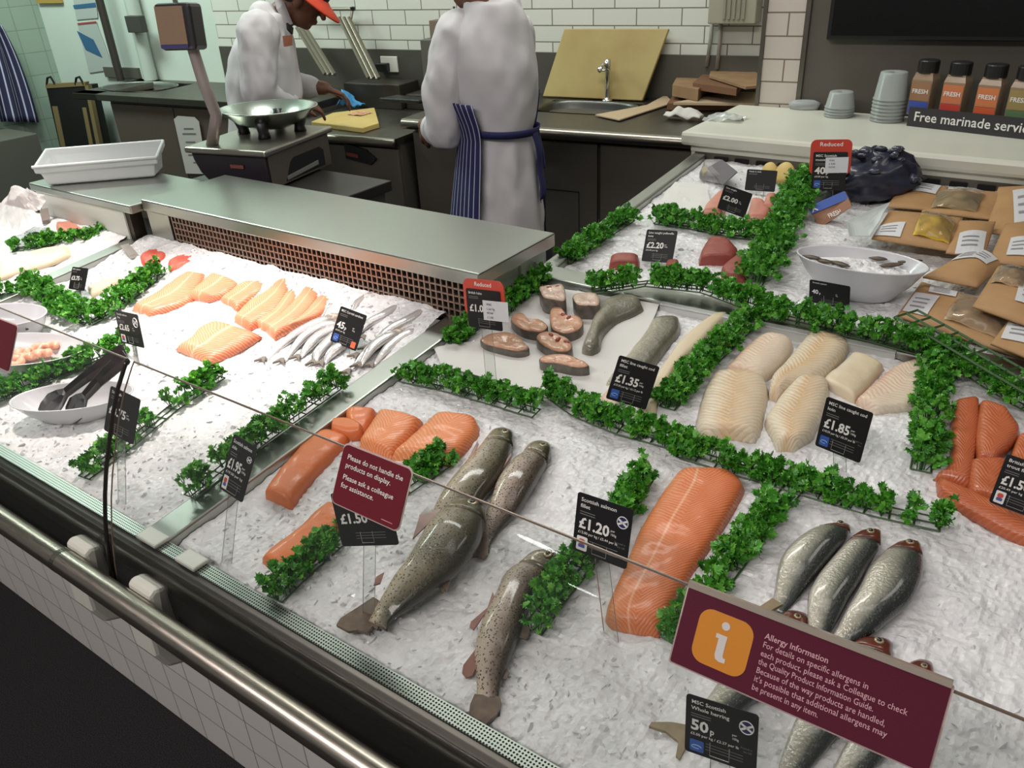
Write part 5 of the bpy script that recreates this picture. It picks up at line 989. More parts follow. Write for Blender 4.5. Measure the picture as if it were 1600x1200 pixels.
# kraft paper bags
kraft = mat('kraft_paper', (178, 140, 96), .6, noise=(9, (162, 124, 82), .6), bump=(30, .3, 'n')); lab = mat('bag_label', (206, 206, 208), .5); lemon_y = mat('lemon_yellow', (214, 178, 44), .4, noise=(60, (226, 196, 70), .5)); fishin = mat('bagged_fish', (176, 146, 112), .4, noise=(24, (198, 172, 140), .6), bump=(50, .4, 'n'))
winfilm = clear_mat('window_film', (240, 236, 226), .06, 1.5, .06)
def kbag(label, px, h0, lift, labels, window=None, content=None):
    pts = [P(x, y, h0) for x, y in px]; c = sum(pts) / 4; th = thing('paper_fish_bag', label, 'paper bag', c - BN * h0, 'brown paper fish bags in the rear well')
    def S(u_, v_, hh=0):
        p = pts[0] * (1 - u_) * (1 - v_) + pts[1] * u_ * (1 - v_) + pts[2] * u_ * v_ + pts[3] * (1 - u_) * v_
        b = (math.sin(math.pi * u_) * math.sin(math.pi * v_)) ** .6; return p + BN * (lift * b + .006 * float(vnoise(p[0] * 14, p[1] * 14, h0 * 90)) * b + hh)
    mb = MB(); mb.grid(lambda a, b: S(a, b), 18, 18, uvs=False); o = len(mb.v); K = 19
    mb.grid(lambda a, b: pts[0] * (1 - a) * (1 - b) + pts[1] * a * (1 - b) + pts[2] * a * b + pts[3] * (1 - a) * b - BN * .004, 18, 18, uvs=False)
    bd_ = [i * K for i in range(K)] + [(K - 1) * K + j for j in range(1, K)] + [i * K + K - 1 for i in range(K - 2, -1, -1)] + [j for j in range(K - 2, 0, -1)]
    for i in range(len(bd_)): a, b = bd_[i], bd_[(i + 1) % len(bd_)]; mb.f.append((a, b, b + o, a + o)); mb.m.append(0)
    mb.build('bag_paper', kraft, th, smooth=True)
    for (u0, v0, u1, v1, tw) in labels:
        mb = MB(); cu, cv = (u0 + u1) / 2, (v0 + v1) / 2; du, dv = u1 - u0, v1 - v0
        mb.grid(lambda a, b: S(cu + (a - .5) * du * math.cos(tw) - (b - .5) * dv * math.sin(tw), cv + (a - .5) * du * math.sin(tw) + (b - .5) * dv * math.cos(tw), .0025), 6, 6, uvs=False); lo_ = mb.build('label', lab, th)
        mb = MB()
        for k in range(3):
            b0 = .25 + .2 * k
            mb.grid(lambda a, b: S(cu + (.15 + .6 * a - .5) * du * math.cos(tw) - (b0 + b * .06 - .5) * dv * math.sin(tw), cv + (.15 + .6 * a - .5) * du * math.sin(tw) + (b0 + b * .06 - .5) * dv * math.cos(tw), .0034), 4, 1, uvs=False)
        mb.build('label_print', mat('print_grey', (140, 140, 146), .6), lo_)
    if window:
        u0, v0, u1, v1 = window; mb = MB(); mb.grid(lambda a, b: S(u0 + (u1 - u0) * a, v0 + (v1 - v0) * b, .002 + .008 * (math.sin(math.pi * a) * math.sin(math.pi * b)) ** .7 + .003 * float(vnoise(a * 6, b * 6, 3))), 12, 12, uvs=False); mb.build('contents', content or fishin, th, smooth=True)
        mb = MB(); mb.grid(lambda a, b: S(u0 + (u1 - u0) * a, v0 + (v1 - v0) * b, .006 + .014 * (math.sin(math.pi * a) * math.sin(math.pi * b)) ** .7 + .004 * float(vnoise(a * 7, b * 7, 8))), 14, 14, uvs=False); mb.build('film_window', winfilm, th, smooth=True)
kbag('brown paper fish bag with one label, furthest back right of the mussels', [(1385, 322), (1460, 328), (1482, 292), (1415, 284)], .03, .012, [(.35, .5, .85, .95, .0)])
kbag('brown paper fish bag with a pale window behind the middle bags', [(1440, 330), (1550, 342), (1570, 300), (1462, 294)], .028, .014, [], (.1, .1, .75, .7), mat('pale_fish', (166, 146, 104), .5))
kbag('brown paper fish bag with a tall label at the rear right edge of the photo', [(1540, 362), (1640, 376), (1640, 288), (1560, 292)], .03, .016, [(.35, .15, .85, .85, .2)])
kbag('brown paper fish bag with yellow lemon in its round window', [(1362, 372), (1490, 392), (1505, 340), (1390, 328)], .045, .022, [(.02, .05, .34, .34, 0)], (.48, .12, .92, .72), lemon_y)
kbag('brown paper fish bag standing at the right of the lemon bag', [(1478, 394), (1538, 402), (1556, 346), (1500, 344)], .05, .015, [(.2, .02, .9, .5, .15)])
kbag('brown paper fish bag with two labels in the middle of the pile', [(1442, 432), (1528, 448), (1572, 408), (1530, 384)], .045, .02, [(.05, .45, .5, .75, .2), (.35, .5, .85, .85, -.1)])
kbag('brown paper fish bag with labels at the far right of the pile', [(1545, 408), (1640, 420), (1640, 340), (1570, 350)], .05, .018, [(.25, .1, .6, .45, 0), (.5, .6, .85, .9, 0)])
kbag('brown paper fish bag with a long front window, nearest the bare rack', [(1402, 492), (1600, 560), (1640, 500), (1440, 440)], .02, .018, [(.02, .1, .22, .62, .0), (.10, .70, .32, .95, .1)], (.35, .15, .78, .8))
kbag('brown paper fish bag with a barcode label lying on top of the pile', [(1520, 478), (1640, 520), (1660, 440), (1560, 415)], .07, .016, [(.45, .25, .95, .72, .1)], (.05, .5, .5, .95))
kbag('brown paper fish bag with a big label at the lower right of the pile', [(1548, 536), (1660, 580), (1680, 520), (1580, 495)], .05, .012, [(.05, .2, .6, .85, .1)])
sheet('plastic_sheet', 'creased white plastic sheet sticking up behind the large bowl', 'plastic sheet', dens([(1322, 352), (1390, 322), (1375, 348), (1358, 376), (1326, 376)]), .055, mat('sheet_white', (196, 202, 200), .35), .01, .0015, .008)
# ================================================================ STAFF SIDE
def wf(s, d, z=0.): q = WP + WD * s - WN * d; return np.array([q[0], q[1], z])
def sx(x): return (x - WP[0]) / WD[0]
def wbox(mb, s0, s1, d0, d1, z0, z1, mi=0):
    return mb.prism([wf(s0, d0, z0), wf(s1, d0, z0), wf(s1, d1, z0), wf(s0, d1, z0)], np.array([0, 0, z1 - z0]), mi)
def ws(x, y, d):            # s, z of a pixel on the plane d in front of the wall
    q = PW(x, y, d); return float((q - WP) @ WD), float(q[2])
# steel splash strips
mb = MB(); wbox(mb, sx(-4.72), sx(-.35), .001, .012, .86, 1.10); struct(mb.build('trim_3', mat('splash_steel', (92, 90, 83), .5, .5, rnoise=(12, .4, .55)), bevel=.002))
# --- right worktop with sink
s0, s1 = sx(-2.83), sx(-1.10); D = .76; k0 = float((PZ(846, 165, .90) - WP) @ WD); k1 = float((PZ(1002, 165, .90) - WP) @ WD); kd0, kd1 = .17, .46
wt = thing('worktop', 'steel worktop with rounded front edge and a sink below the yellow board', 'worktop', wf((s0 + s1) / 2, D / 2, .87))
mb = MB(); wbox(mb, s0, k0, .0, D, .868, .90); wbox(mb, k1, s1, .0, D, .868, .90); wbox(mb, k0, k1, .0, kd0, .868, .90); wbox(mb, k0, k1, kd1, D, .868, .90); mb.build('top', steel_dark, wt)
mb = MB(); mb.tube([wf(s0, D, .876), wf(s1, D, .876)], .024, 16); mb.build('rounded_edge', mat('edge_steel', (150, 144, 134), .3, 1.), wt, smooth=True)
mb = MB(); N = 40; rings = []
for f, z in ((1.02, .903), (1.0, .9015), (.97, .89), (.92, .76), (.80, .745)):
    rings.append([wf((k0 + k1) / 2 + np.sign(math.cos(a)) * abs(math.cos(a)) ** .6 * (k1 - k0) / 2 * f, (kd0 + kd1) / 2 + np.sign(math.sin(a)) * abs(math.sin(a)) ** .6 * (kd1 - kd0) / 2 * f, z) for a in np.linspace(0, 2 * math.pi, N, endpoint=False)])
mb.loft(rings, True, False); mb.add(rings[-1], [tuple(range(N))]); mb.build('sink_basin', mat('sink_steel', (96, 98, 94), .35, .9), wt, smooth=True)
cab = [(s0 + .02, s0 + .52, 'steel cabinet under the worktop beside the low bench'), (s0 + .53, float((PZ(949, 230, .80) - WP) @ WD) - .003, 'steel cabinet behind the standing person with a small access panel'), (float((PZ(949, 230, .80) - WP) @ WD) + .004, s1, 'steel cabinet below the cardboard, next to the rear well')]
cdoor = mat('cabinet_door', (100, 95, 88), .5, .45, rnoise=(9, .42, .58))
for i, (a, b, lb) in enumerate(cab):
    th = thing('steel_cabinet', lb, 'cabinet', wf((a + b) / 2, .35, 0), 'steel cabinets under the worktop'); mb = MB(); wbox(mb, a, b, .02, D - .06, .0, .866); mb.build('body', steel_front, th)
    mb = MB(); wbox(mb, a + .004, b - .004, D - .059, D - .036, .08, .835); dr = mb.build('door', cdoor, th, bevel=.003)
    if i == 1:
        m = (a + b) / 2; mb = MB()
        for z in (.62, .25): wbox(mb, b - .26, b - .09, D - .0362, D - .0345, z - .002, z + .002)
        for q in (b - .26, b - .09): wbox(mb, q - .002, q + .002, D - .0362, D - .0345, .25, .62)
        mb.build('access_panel', dark_gap, dr)
# --- low bench with chopping board
bs0, bs1 = sx(-3.62), sx(-2.83) ; BD = .84
bn = thing('prep_bench', 'low steel preparation bench carrying the chopping board', 'bench', wf((bs0 + bs1) / 2, .4, 0))
mb = MB(); wbox(mb, bs0, bs1, .0, BD, .79, .82); mb.build('top', steel_dark, bn); mb = MB(); mb.tube([wf(bs0, BD, .803), wf(bs1, BD, .803)], .02, 14); mb.build('rounded_edge', mat('edge_steel', (150, 144, 134)), bn, smooth=True)
mb = MB(); wbox(mb, bs0 + .01, bs1 - .006, .02, BD - .05, 0, .79); mb.build('body', steel_front, bn); mb = MB(); wbox(mb, bs0 + .02, bs1 - .012, BD - .049, BD - .03, .08, .765); mb.build('door', cdoor, bn, bevel=.003)
hp = PP_(565, 240, wf(0, BD - .02), WN); hs = float((hp - WP) @ WD); mb = MB(); z = float(hp[2])
mb.prism([wf(hs - .10, BD - .029, z + .045), wf(hs + .03, BD - .029, z + .02), wf(hs + .085, BD - .029, z - .02), wf(hs + .05, BD - .029, z - .05), wf(hs - .10, BD - .029, z - .03)], -WN * .012); rp = mb.build('recess_panel', black_pl, bn); mb = MB(); mb.prism([wf(hs - .09, BD - .016, z - .015), wf(hs - .02, BD - .016, z - .022), wf(hs - .02, BD - .016, z - .005), wf(hs - .09, BD - .016, z + .003)], -WN * .002); mb.build('red_mark', mat('dull_red', (104, 44, 38), .5), rp)
cbm = mat('board_yellow', (190, 160, 96), .5, noise=(12, (196, 176, 110), .5), bump=(60, .1, 'n'))
q = [PZ(486, 190, .845), PZ(566, 200, .845), PZ(592, 192, .845), PZ(585, 168, .845), PZ(520, 176, .845)]
mb = MB(); mb.prism([p - np.array([0, 0, .024]) for p in q], np.array([0, 0, .024])); tag(mb.build('chopping_board', cbm, bevel=.003), 'yellow chopping board on the low bench by the bending person', 'chopping board')
mb = MB(); c = PZ(562, 178, .846); mb.grid(lambda a, b: c + np.array([.10 * (a - .5), .09 * (b - .5), .001 + .006 * abs(float(vnoise(a * 4, b * 4, 2)))]), 8, 8); tag(mb.build('fish_scraps', mat('scraps', (206, 160, 120), .4, noise=(60, (180, 120, 96), .5)), recalc=False), 'pale pink fish scraps on the yellow chopping board', 'fish scraps', None, 'stuff')
# blue cloth
blue = mat('blue_cloth', (70, 150, 206), .6, bump=(50, .4, 'n')); c = PZ(545, 170, .824); mb = MB()
mb.grid(lambda a, b: c + np.array([.13 * (a - .5) + .03 * b, .06 * (b - .5) + .02 * math.sin(7 * a), .02 + .085 * math.sin(math.pi * min(a * 1.1, 1)) * (1 - .55 * b) + .012 * float(vnoise(a * 6, b * 6, 11))]), 16, 10); tag(mb.build('blue_cloth', blue, smooth=True, solid=.004), 'crumpled bright blue cloth on the bench in front of the hands', 'cloth')
# --- left worktop
l0, l1 = sx(-5.30), sx(-3.63); LD = .54
lw = thing('worktop', 'far left steel worktop with an inset round basin', 'worktop', wf((l0 + l1) / 2, LD / 2, .85)); bc = float((PZ(245, 130, .88) - WP) @ WD)
mb = MB(); wbox(mb, l0, bc - .30, 0, LD, .84, .88); wbox(mb, bc + .30, l1, 0, LD, .84, .88); wbox(mb, bc - .30, bc + .30, 0, .08, .84, .88); wbox(mb, bc - .30, bc + .30, LD - .1, LD, .84, .88); mb.build('top', steel_dark, lw, bevel=.004)
mb = MB(); rings = []
for f, z in ((1.03, .884), (1., .882), (.96, .86), (.8, .76), (.5, .75)): rings.append([wf(bc + math.cos(a) * .29 * f, LD * .5 - .01 + math.sin(a) * .175 * f, z) for a in np.linspace(0, 2 * math.pi, 36, endpoint=False)])
mb.loft(rings, True, False); mb.add(rings[-1], [tuple(range(36))]); mb.build('basin', steel, lw, smooth=True)
th = thing('steel_cabinet', 'wide brown-grey cabinet front under the far left worktop', 'cabinet', wf((l0 + l1) / 2, .25, 0)); mb = MB(); wbox(mb, l0 + .05, l1, .02, LD - .05, 0, .84); mb.build('body', steel_front, th)
for a, b in ((l0 + .07, l0 + .62), (l0 + .63, l0 + 1.2), (l0 + 1.21, l1 - .02)):
    mb = MB(); wbox(mb, a, b, LD - .049, LD - .032, .08, .82); mb.build('door', mat('cabinet_brown', (92, 82, 73), .55, .25), th, bevel=.003)
# leaflet on that cabinet
q0 = PP_(276, 190, wf(0, LD - .02), WN); pls = [PP_(x, y, wf(0, LD - .02), WN) for x, y in ((272, 186), (278, 181), (304, 183), (311, 190), (325, 272), (291, 271))]; u = pls[2] - pls[1]; u[2] = 0; u /= np.linalg.norm(u)
lf = thing('paper_notice', 'long white paper notice taped to the cabinet behind the scale', 'notice', pls[5]); mb = MB(); mb.prism(pls, -WN * .002); mb.build('paper', mat('notice_paper', (182, 180, 174), .7), lf)
mb = MB()
for k, (a, b, y) in enumerate(((287, 302, 200), (285, 306, 208), (290, 305, 221), (296, 305, 231), (294, 310, 241), (302, 311, 253))): mb.add([PP_(x, yy, wf(0, LD - .0165), WN) for x, yy in ((a, y + 2), (b, y + 2), (b, y), (a, y))], [(0, 1, 2, 3)])
mb.build('printed_lines', mat('print_dark', (110, 108, 104), .6), lf)
# taps
def tap(label, base, h, hd, knob):
    th = thing('tap', label, 'tap', base); mb = MB(); b = np.array(base); mb.lathe(b, [(.0001, 0), (.026, 0), (.026, .006), (.014, .012), (.0115, .02), (.0115, h * .72), (.015, h * .76), (.015, h), (.0001, h + .004)], 16); mb.build('column', chrome, th, smooth=True)
    mb = MB(); hd = np.array(hd); mb.tube([b + np.array([0, 0, h * .9]), b + hd * .06 + np.array([0, 0, h * .92]), b + hd * .10 + np.array([0, 0, h * .80])], [.010, .009, .008], 10); mb.build('spout', chrome, th, smooth=True)
    kn = np.array(knob); mb = MB(); mb.tube([b + np.array([0, 0, h * .74]), b + kn * .035 + np.array([0, 0, h * .74])], .005, 8); mb.lathe(b + kn * .042 + np.array([0, 0, h * .70]), [(.0001, 0), (.009, .003), (.011, .012), (.009, .021), (.0001, .024)], 14); mb.build('lever', chrome, th, smooth=True)
tp_ = wf(ws(949, 140, .14)[0], .14, .90); tap('chrome tap standing at the sink in front of the yellow board', tp_, .19, -WN, -WD); tp2 = PZ(284, 124, .88); tap('chrome tap at the far left basin', tp2, .11, WD * -1, WN)
# yellow board leaning on the wall
bl, br_ = wf(ws(850, 140, .11)[0], .11, .902), wf(ws(1006, 140, .11)[0], .11, .902); tl, tr_ = PW(884, 46, .026), PW(1047, 46, .026); nb = np.cross(br_ - bl, tl - bl); nb /= np.linalg.norm(nb)
if nb @ (CAM - bl) < 0: nb = -nb
mb = MB(); mb.prism([bl, br_, tr_, tl], nb * .02); tag(mb.build('yellow_board', mat('board_ochre', (172, 160, 104), .5, noise=(2.6, (142, 114, 64), .45)), bevel=.004), 'large stained yellow cutting board leaning against the wall behind the sink', 'cutting board')
# cardboard heap, sheet, cloth
card = mat('cardboard', (150, 124, 92), .75, noise=(14, (128, 98, 68), .5)); card2 = mat('cardboard_pale', (178, 156, 128), .75); card3 = mat('cardboard_dark', (112, 78, 54), .75)
def cpiece(label, px, z, m, thick, tilt=0.):
    pts = [PZ(x, y, z + tilt * i) for i, (x, y) in enumerate(px)]; mb = MB(); mb.prism(pts, np.array([0, 0, thick])); tag(mb.build('cardboard_piece', m, bevel=.001), label, 'cardboard', 'flattened cardboard on the worktop')
cpiece('flat pale cardboard sheet at the edge of the sink', [(930, 181), (968, 189), (1052, 162), (1040, 150), (1010, 166)], .905, card2, .006)
cpiece('lowest dark brown cardboard tray of the heap', [(1042, 172), (1180, 172), (1182, 150), (1058, 150)], .902, card3, .03)
cpiece('long pale cardboard flap across the front of the heap', [(1052, 164), (1180, 166), (1182, 146), (1150, 146)], .934, card2, .012)
cpiece('brown cardboard box end at the left of the heap', [(1050, 150), (1090, 158), (1110, 138), (1060, 130)], .948, card, .05)
cpiece('folded brown cardboard in the middle of the heap', [(1082, 140), (1150, 150), (1165, 132), (1100, 124)], .985, card3, .03)
cpiece('brown cardboard lid on top of the heap by the pillar', [(1108, 122), (1165, 140), (1183, 138), (1183, 118), (1150, 106), (1112, 108)], 1.02, card, .012)
c = PZ(1068, 184, .91); mb = MB(); mb.grid(lambda a, b: c + WD * (.16 * (a - .5)) - WN * (.06 * (b - .5)) + np.array([0, 0, .008 + .03 * math.sin(math.pi * a) * math.sin(math.pi * b) + .012 * float(vnoise(a * 6, b * 4, 21))]), 18, 10); tag(mb.build('white_cloth', mat('cloth_white', (196, 194, 188), .8), smooth=True, solid=.006), 'crumpled white cloth on the worktop edge beside the white ledge', 'cloth')
mb = MB(); c = PZ(1133, 186, 1.052); mb.grid(lambda a, b: c + np.array([.13 * (a - .5), .09 * (b - .5), .004 + .012 * math.sin(math.pi * a) * math.sin(math.pi * b) + .008 * float(vnoise(a * 7, b * 5, 31))]), 16, 12); tag(mb.build('film_scrap', clear_mat('film_scrap', (226, 230, 226), .15, 1.6, .35), recalc=False), 'scrunched clear film lying on the left end of the white ledge', 'film')
# wall control box with hoses
sA, zA = ws(1117, 33, .0); sB, _ = ws(1190, 33, .0); th = thing('control_box', 'grey ribbed control box high on the tiled wall', 'control box', wf((sA + sB) / 2, .06, zA)); gb = mat('box_grey', (150, 148, 130), .5); mb = MB(); wbox(mb, sA, sB, .013, .12, zA, zA + .3); mb.build('housing', gb, th, bevel=.005)
mb = MB()
for i in range(5): a = sA + (sB - sA) * (.32 + .10 * i); wbox(mb, a, a + .012, .12, .128, zA + .02, zA + .28)
mb.build('ribs', mat('box_rib', (132, 130, 114), .5), th)
for x0, x1, y0, y1 in ((1113, 1104, 30, 104), (1126, 1120, 36, 108)):
    a, b = PW(x0, y0, .02), PW(x1, y1, .02); tag(MB().tube([a, (a * .6 + b * .4) + WD * .004, b], .009, 10).build('hose', mat('hose_grey', (140, 138, 130), .5), smooth=True), ['grey hose hanging left of the pair below the control box', 'grey hose hanging right of the pair below the control box'][x0 == 1126], 'hose', 'hoses under the control box')
# socket
sA, zA = ws(598, 112, .012); sB, zB = ws(621, 88, .012); th = thing('wall_socket', 'white wall socket with a black plug in the steel splash', 'socket', wf((sA + sB) / 2, .015, zA)); mb = MB(); wbox(mb, sA, sB, .012, .022, zA, zB); mb.build('plate', white_pl, th, bevel=.003); mb = MB(); wbox(mb, sA - .015, sA + (sB - sA) * .55, .022, .06, zA + .005, zA + (zB - zA) * .6); mb.build('plug', black_pl, th, bevel=.005)
# knife box
sA, zA = ws(656, 62, .16); sB, _ = ws(706, 62, .16); th = thing('knife_box', 'tall steel box on the worktop behind the standing person', 'knife box', wf((sA + sB) / 2, .08, .9)); mb = MB(); wbox(mb, sA, sB, .013, .16, .9, zA); mb.build('box_body', mat('box_steel', (104, 102, 95), .5, .4), th, bevel=.003)
hm = mat('handle_black', (18, 18, 18), .5)
for i in range(4):
    a = sA + (sB - sA) * (.62 + .10 * i); b0 = wf(a, .07 + .02 * (i % 2), zA - .02); tag(MB().tube([b0, b0 + np.array([.004 * (i - 1), 0, .09]), b0 + np.array([.008 * (i - 1), 0, .13 + .02 * (i % 3)])], [.009, .012, .006], 8).build('knife', hm, smooth=True), 'black knife handle sticking out of the tall steel box', 'knife', 'knives in the steel box')
mb = MB(); wbox(mb, sA + .02, sA + (sB - sA) * .55, .014, .09, zA, zA + .085); tag(mb.build('brown_box', mat('box_brown', (112, 98, 84), .7), bevel=.002), 'small brown box on top of the tall steel box', 'box')
# machine with raised arms, on the worktop behind the bending person
mc = thing('packing_machine', 'dark steel machine with two raised slanted arms behind the bending person', 'machine', wf(sx(-3.55), .25, .82)); mm = mat('machine_steel', (118, 110, 98), .38, .7)
mb = MB(); wbox(mb, sx(-3.60), sx(-3.22), .03, .22, .8205, .95); wbox(mb, sx(-3.20), sx(-2.98), .03, .20, .8205, .90); mb.build('body', mat('machine_dark', (66, 62, 56), .45, .5), mc, bevel=.006)
for x0, y0, x1, y1 in ((464, 44, 508, 116), (530, 28, 576, 122)):
    a, b = PW(x0, y0, .10), PW(x1, y1, .30); d = (b - a); mb = MB()
    for o in (0, .034, .068): mb.tube([a + WD * o, b + WD * o], .011, 6)
    mb.add([a, a + WD * .07, b + WD * .07, b, a + WN * .012, a + WD * .07 + WN * .012, b + WD * .07 + WN * .012, b + WN * .012], [(0, 1, 2, 3), (7, 6, 5, 4), (0, 4, 5, 1), (2, 6, 7, 3)]); mb.build('arm', mm, mc)
a, b = PW(490, 14, .06), PW(551, 14, .06); mb = MB(); mb.tube([a, b], .010, 8); mb.tube([b, PW(548, 30, .09)], .008, 8); mb.build('cross_bar', mm, mc); mb = MB(); mb.lathe(b - np.array([0, 0, .012]), [(.0001, 0), (.014, .003), (.014, .022), (.0001, .025)], 12); mb.build('end_cap', black_pl, mc)
dk = PZ(640, 158, .905); mb = MB(); mb.prism([dk + WD * x - WN * y for x, y in ((-.12, -.06), (.12, -.02), (.10, .06), (-.16, .05))], np.array([0, 0, .018])); tag(mb.build('dark_tray', black_pl, bevel=.006), 'dark flat tray on the worktop left of the standing person', 'tray')
# ---------------------------------------------------------------- far left corner
aw = thing('striped_apron', 'navy and white striped apron hanging at the left edge of the photo', 'apron', PX(20, 190, -6.40))
def stripe_mat(name, w, a, b, frac):
    t = NT(name); p = t.n('ShaderNodeBsdfPrincipled'); t.l(p.outputs[0], t.out.inputs[0]); p.inputs['Roughness'].default_value = .8; uv = t.n('ShaderNodeUVMap'); sp = t.n('ShaderNodeSeparateXYZ'); t.l(uv.outputs[0], sp.inputs[0])
    m = t.n('ShaderNodeMath', operation='MULTIPLY'); m.inputs[1].default_value = w; t.l(sp.outputs[0], m.inputs[0]); f = t.n('ShaderNodeMath', operation='FRACT'); t.l(m.outputs[0], f.inputs[0]); g = t.n('ShaderNodeMath', operation='GREATER_THAN'); g.inputs[1].default_value = 1 - frac; t.l(f.outputs[0], g.inputs[0])
    x = t.n('ShaderNodeMix', data_type='RGBA'); t.l(g.outputs[0], x.inputs[0]); x.inputs[6].default_value = lin(a); x.inputs[7].default_value = lin(b); t.l(x.outputs[2], p.inputs['Base Color']); return t.m
strp = stripe_mat('apron_stripes_far', 9, (34, 34, 66), (176, 178, 200), .22)
XA = -6.36; tl_, bl_ = PX(-40, 20, XA), PX(-10, 190, XA); tr2, br2 = PX(4, 42, XA), PX(62, 191, XA); md = PX(40, 100, XA)
mb = MB(); mb.grid(lambda a, b: ((tl_ * (1 - a) + tr2 * a) * (1 - b) ** 2 + 2 * b * (1 - b) * (PX(-30, 100, XA) * (1 - a) + md * a) + b * b * (bl_ * (1 - a) + br2 * a)) + np.array([.025 * math.sin(a * 16), 0, 0]), 24, 16); mb.build('cloth', strp, aw, smooth=True, solid=.004)
mb = MB(); hk = tr2 + np.array([0, -.06, .02]); mb.tube([hk + np.array([-.20, 0, .02]), hk + np.array([-.02, 0, .02]), hk + np.array([0, 0, -.02])], .006, 8); mb.build('hook', steel_dark, aw)
mb = MB(); pa = PZ(22, 182, .62); mb.bb((-6.55, 2.25, 0), (-5.95, 2.75, .60)); tag(mb.build('grey_cabinet', mat('grey_low', (84, 84, 76), .6), bevel=.006), 'plain grey low cabinet below the hanging striped apron', 'cabinet')
# black folded board with wooden edges
bnm = thing('black_bin', 'black panel with pale wooden edges and two strap loops against the wall', 'bin', wf(sx(-6.2), .2, 0)); fp = lambda x, y: PP_(x, y, wf(0, .22), WN)
mb = MB(); mb.prism([fp(x, y) for x, y in ((72, 136), (133, 134), (178, 330), (118, 336))], WN * .10); mb.build('panel', mat('bin_black', (22, 21, 19), .6), bnm)
wood = mat('pale_wood', (128, 112, 76), .6)
for q in (((72, 138), (134, 134), (134, 128), (72, 131)), ((133, 134), (138, 133), (162, 252), (156, 252)), ((82, 166), (90, 166), (104, 236), (97, 236)), ((129, 168), (135, 168), (148, 236), (142, 236))):
    mb = MB(); mb.prism([fp(*p) - WN * .004 for p in q], WN * .03); mb.build('wooden_edge', wood, bnm)
for x in (76, 121): mb = MB(); mb.tube([fp(x - 3, 132), fp(x - 2, 122), fp(x + 3, 120), fp(x + 10, 132)], .008, 6); mb.build('strap_loop', black_pl, bnm)
# posters, pole, pipes
pm = mat('poster_paper', (168, 176, 172), .6); pb = mat('poster_blue', (52, 96, 132), .5); pr_ = mat('poster_red', (150, 66, 58), .5)
def poster(label, quad, bl_px, red):
    pts = [PW(x, y, .004) for x, y in quad]; th = thing('wall_poster', label, 'poster', pts[3]); mb = MB(); mb.prism(pts, -WN * .003); mb.build('sheet', pm, th); mb = MB(); mb.prism([PW(x, y, .0085) for x, y in bl_px], -WN * .001); mb.build('blue_shape', pb, th)
    if red: mb = MB(); mb.prism([PW(x, y, .0085) for x, y in red], -WN * .001); mb.build('red_band', pr_, th)
poster('white poster with a slanted blue shape and red top edge by the dark pole', ((121, 36), (150, 33), (178, 108), (140, 114)), ((120, 48), (146, 62), (160, 90), (134, 78)), ((121, 36), (150, 33), (151, 36), (122, 39)))
poster('white poster with a blue band cut by the top of the photo', ((112, -20), (148, -24), (153, 28), (120, 31)), ((114, 8), (149, 4), (150, 11), (116, 14)), None)
mb = MB(); sA, zA = ws(62, 5, .0); sB, _ = ws(100, 5, .0); wbox(mb, sA, sB, .003, .02, zA, zA + .15); tag(mb.build('orange_sign', mat('sign_ochre', (170, 140, 70), .5)), 'ochre sign at the top left of the pale wall', 'sign')
a, b = PW(150, -20, .10), PW(187, 133, .10); b2 = np.array([a[0], a[1], .88]); tag(MB().tube([a + np.array([0, 0, .6]), np.array([a[0], a[1], .882])], .026, 10).build('dark_pole', mat('pole_dark', (70, 66, 60), .45, .5), smooth=True), 'dark metal pole rising from the far left worktop', 'pole')
a = PW(205, 0, .05); tag(MB().tube([a + np.array([0, 0, 1.]), np.array([a[0], a[1], .885])], .045, 12).build('white_pipe', mat('pipe_white', (176, 188, 178), .5), smooth=True), 'fat pale pipe running down the wall right of the posters', 'pipe')
mb = MB(); sA, zA = ws(208, 50, .10); sB, zB = ws(224, 24, .10); wbox(mb, sA, sB, .09, .14, zA, zB); tag(mb.build('dark_latch', mat('latch_dark', (60, 60, 54), .5), bevel=.004), 'dark latch fixed on the fat pale pipe', 'latch')
mb = MB(); sA, zA = ws(170, 126, .0); sB, zB = ws(218, 106, .0); wbox(mb, sA, sB, .0, .02, .885, zB); tag(mb.build('splash_plate', mat('plate_grey', (104, 102, 92), .5, .4)), 'small grey splash plate behind the far left worktop', 'plate')
# ---------------------------------------------------------------- scale on the service shelf behind the riser
sv = thing('service_counter', 'dark service counter behind the long steel shelf, under the scale', 'counter', (-2.15, 1.86, .0)); mb = MB(); mb.bb((-2.62, 1.625, .90), (-1.93, 1.98, .935)); mb.build('top', mat('service_dark', (48, 46, 44), .4, .4), sv, bevel=.004); mb = MB(); mb.bb((-2.60, 1.64, 0), (-1.95, 1.96, .90)); mb.build('body', steel_front, sv)
zS = .9355; c = PZ(424, 300, zS); e1 = PZ(322, 292, zS); e2 = PZ(545, 283, zS); a1 = e1 - c; a1[2] = 0; a2 = e2 - c; a2 -= a1 * ((a2 @ a1) / (a1 @ a1)); a2[2] = 0
a1 = a1 / np.linalg.norm(a1) * .30; a2 = a2 / np.linalg.norm(a2) * .36; sca = thing('weighing_scale', 'shop weighing scale with a silver dish and raised display', 'scale', c + (a1 + a2) / 2)
zt = .135; up = np.array([0, 0, 1.]); S = lambda f, g, z: c + a1 * f + a2 * g + up * z
mb = MB(); mb.loft([[S(f, g, z) for f, g in ((0, 0), (1 + e, 0), (1 + e, 1), (0, 1))] for z, e in ((.004, -.22), (.05, -.06), (.09, 0), (zt - .02, .02))]); mb.build('base', mat('scale_dark', (40, 35, 42), .35), sca, bevel=.006)
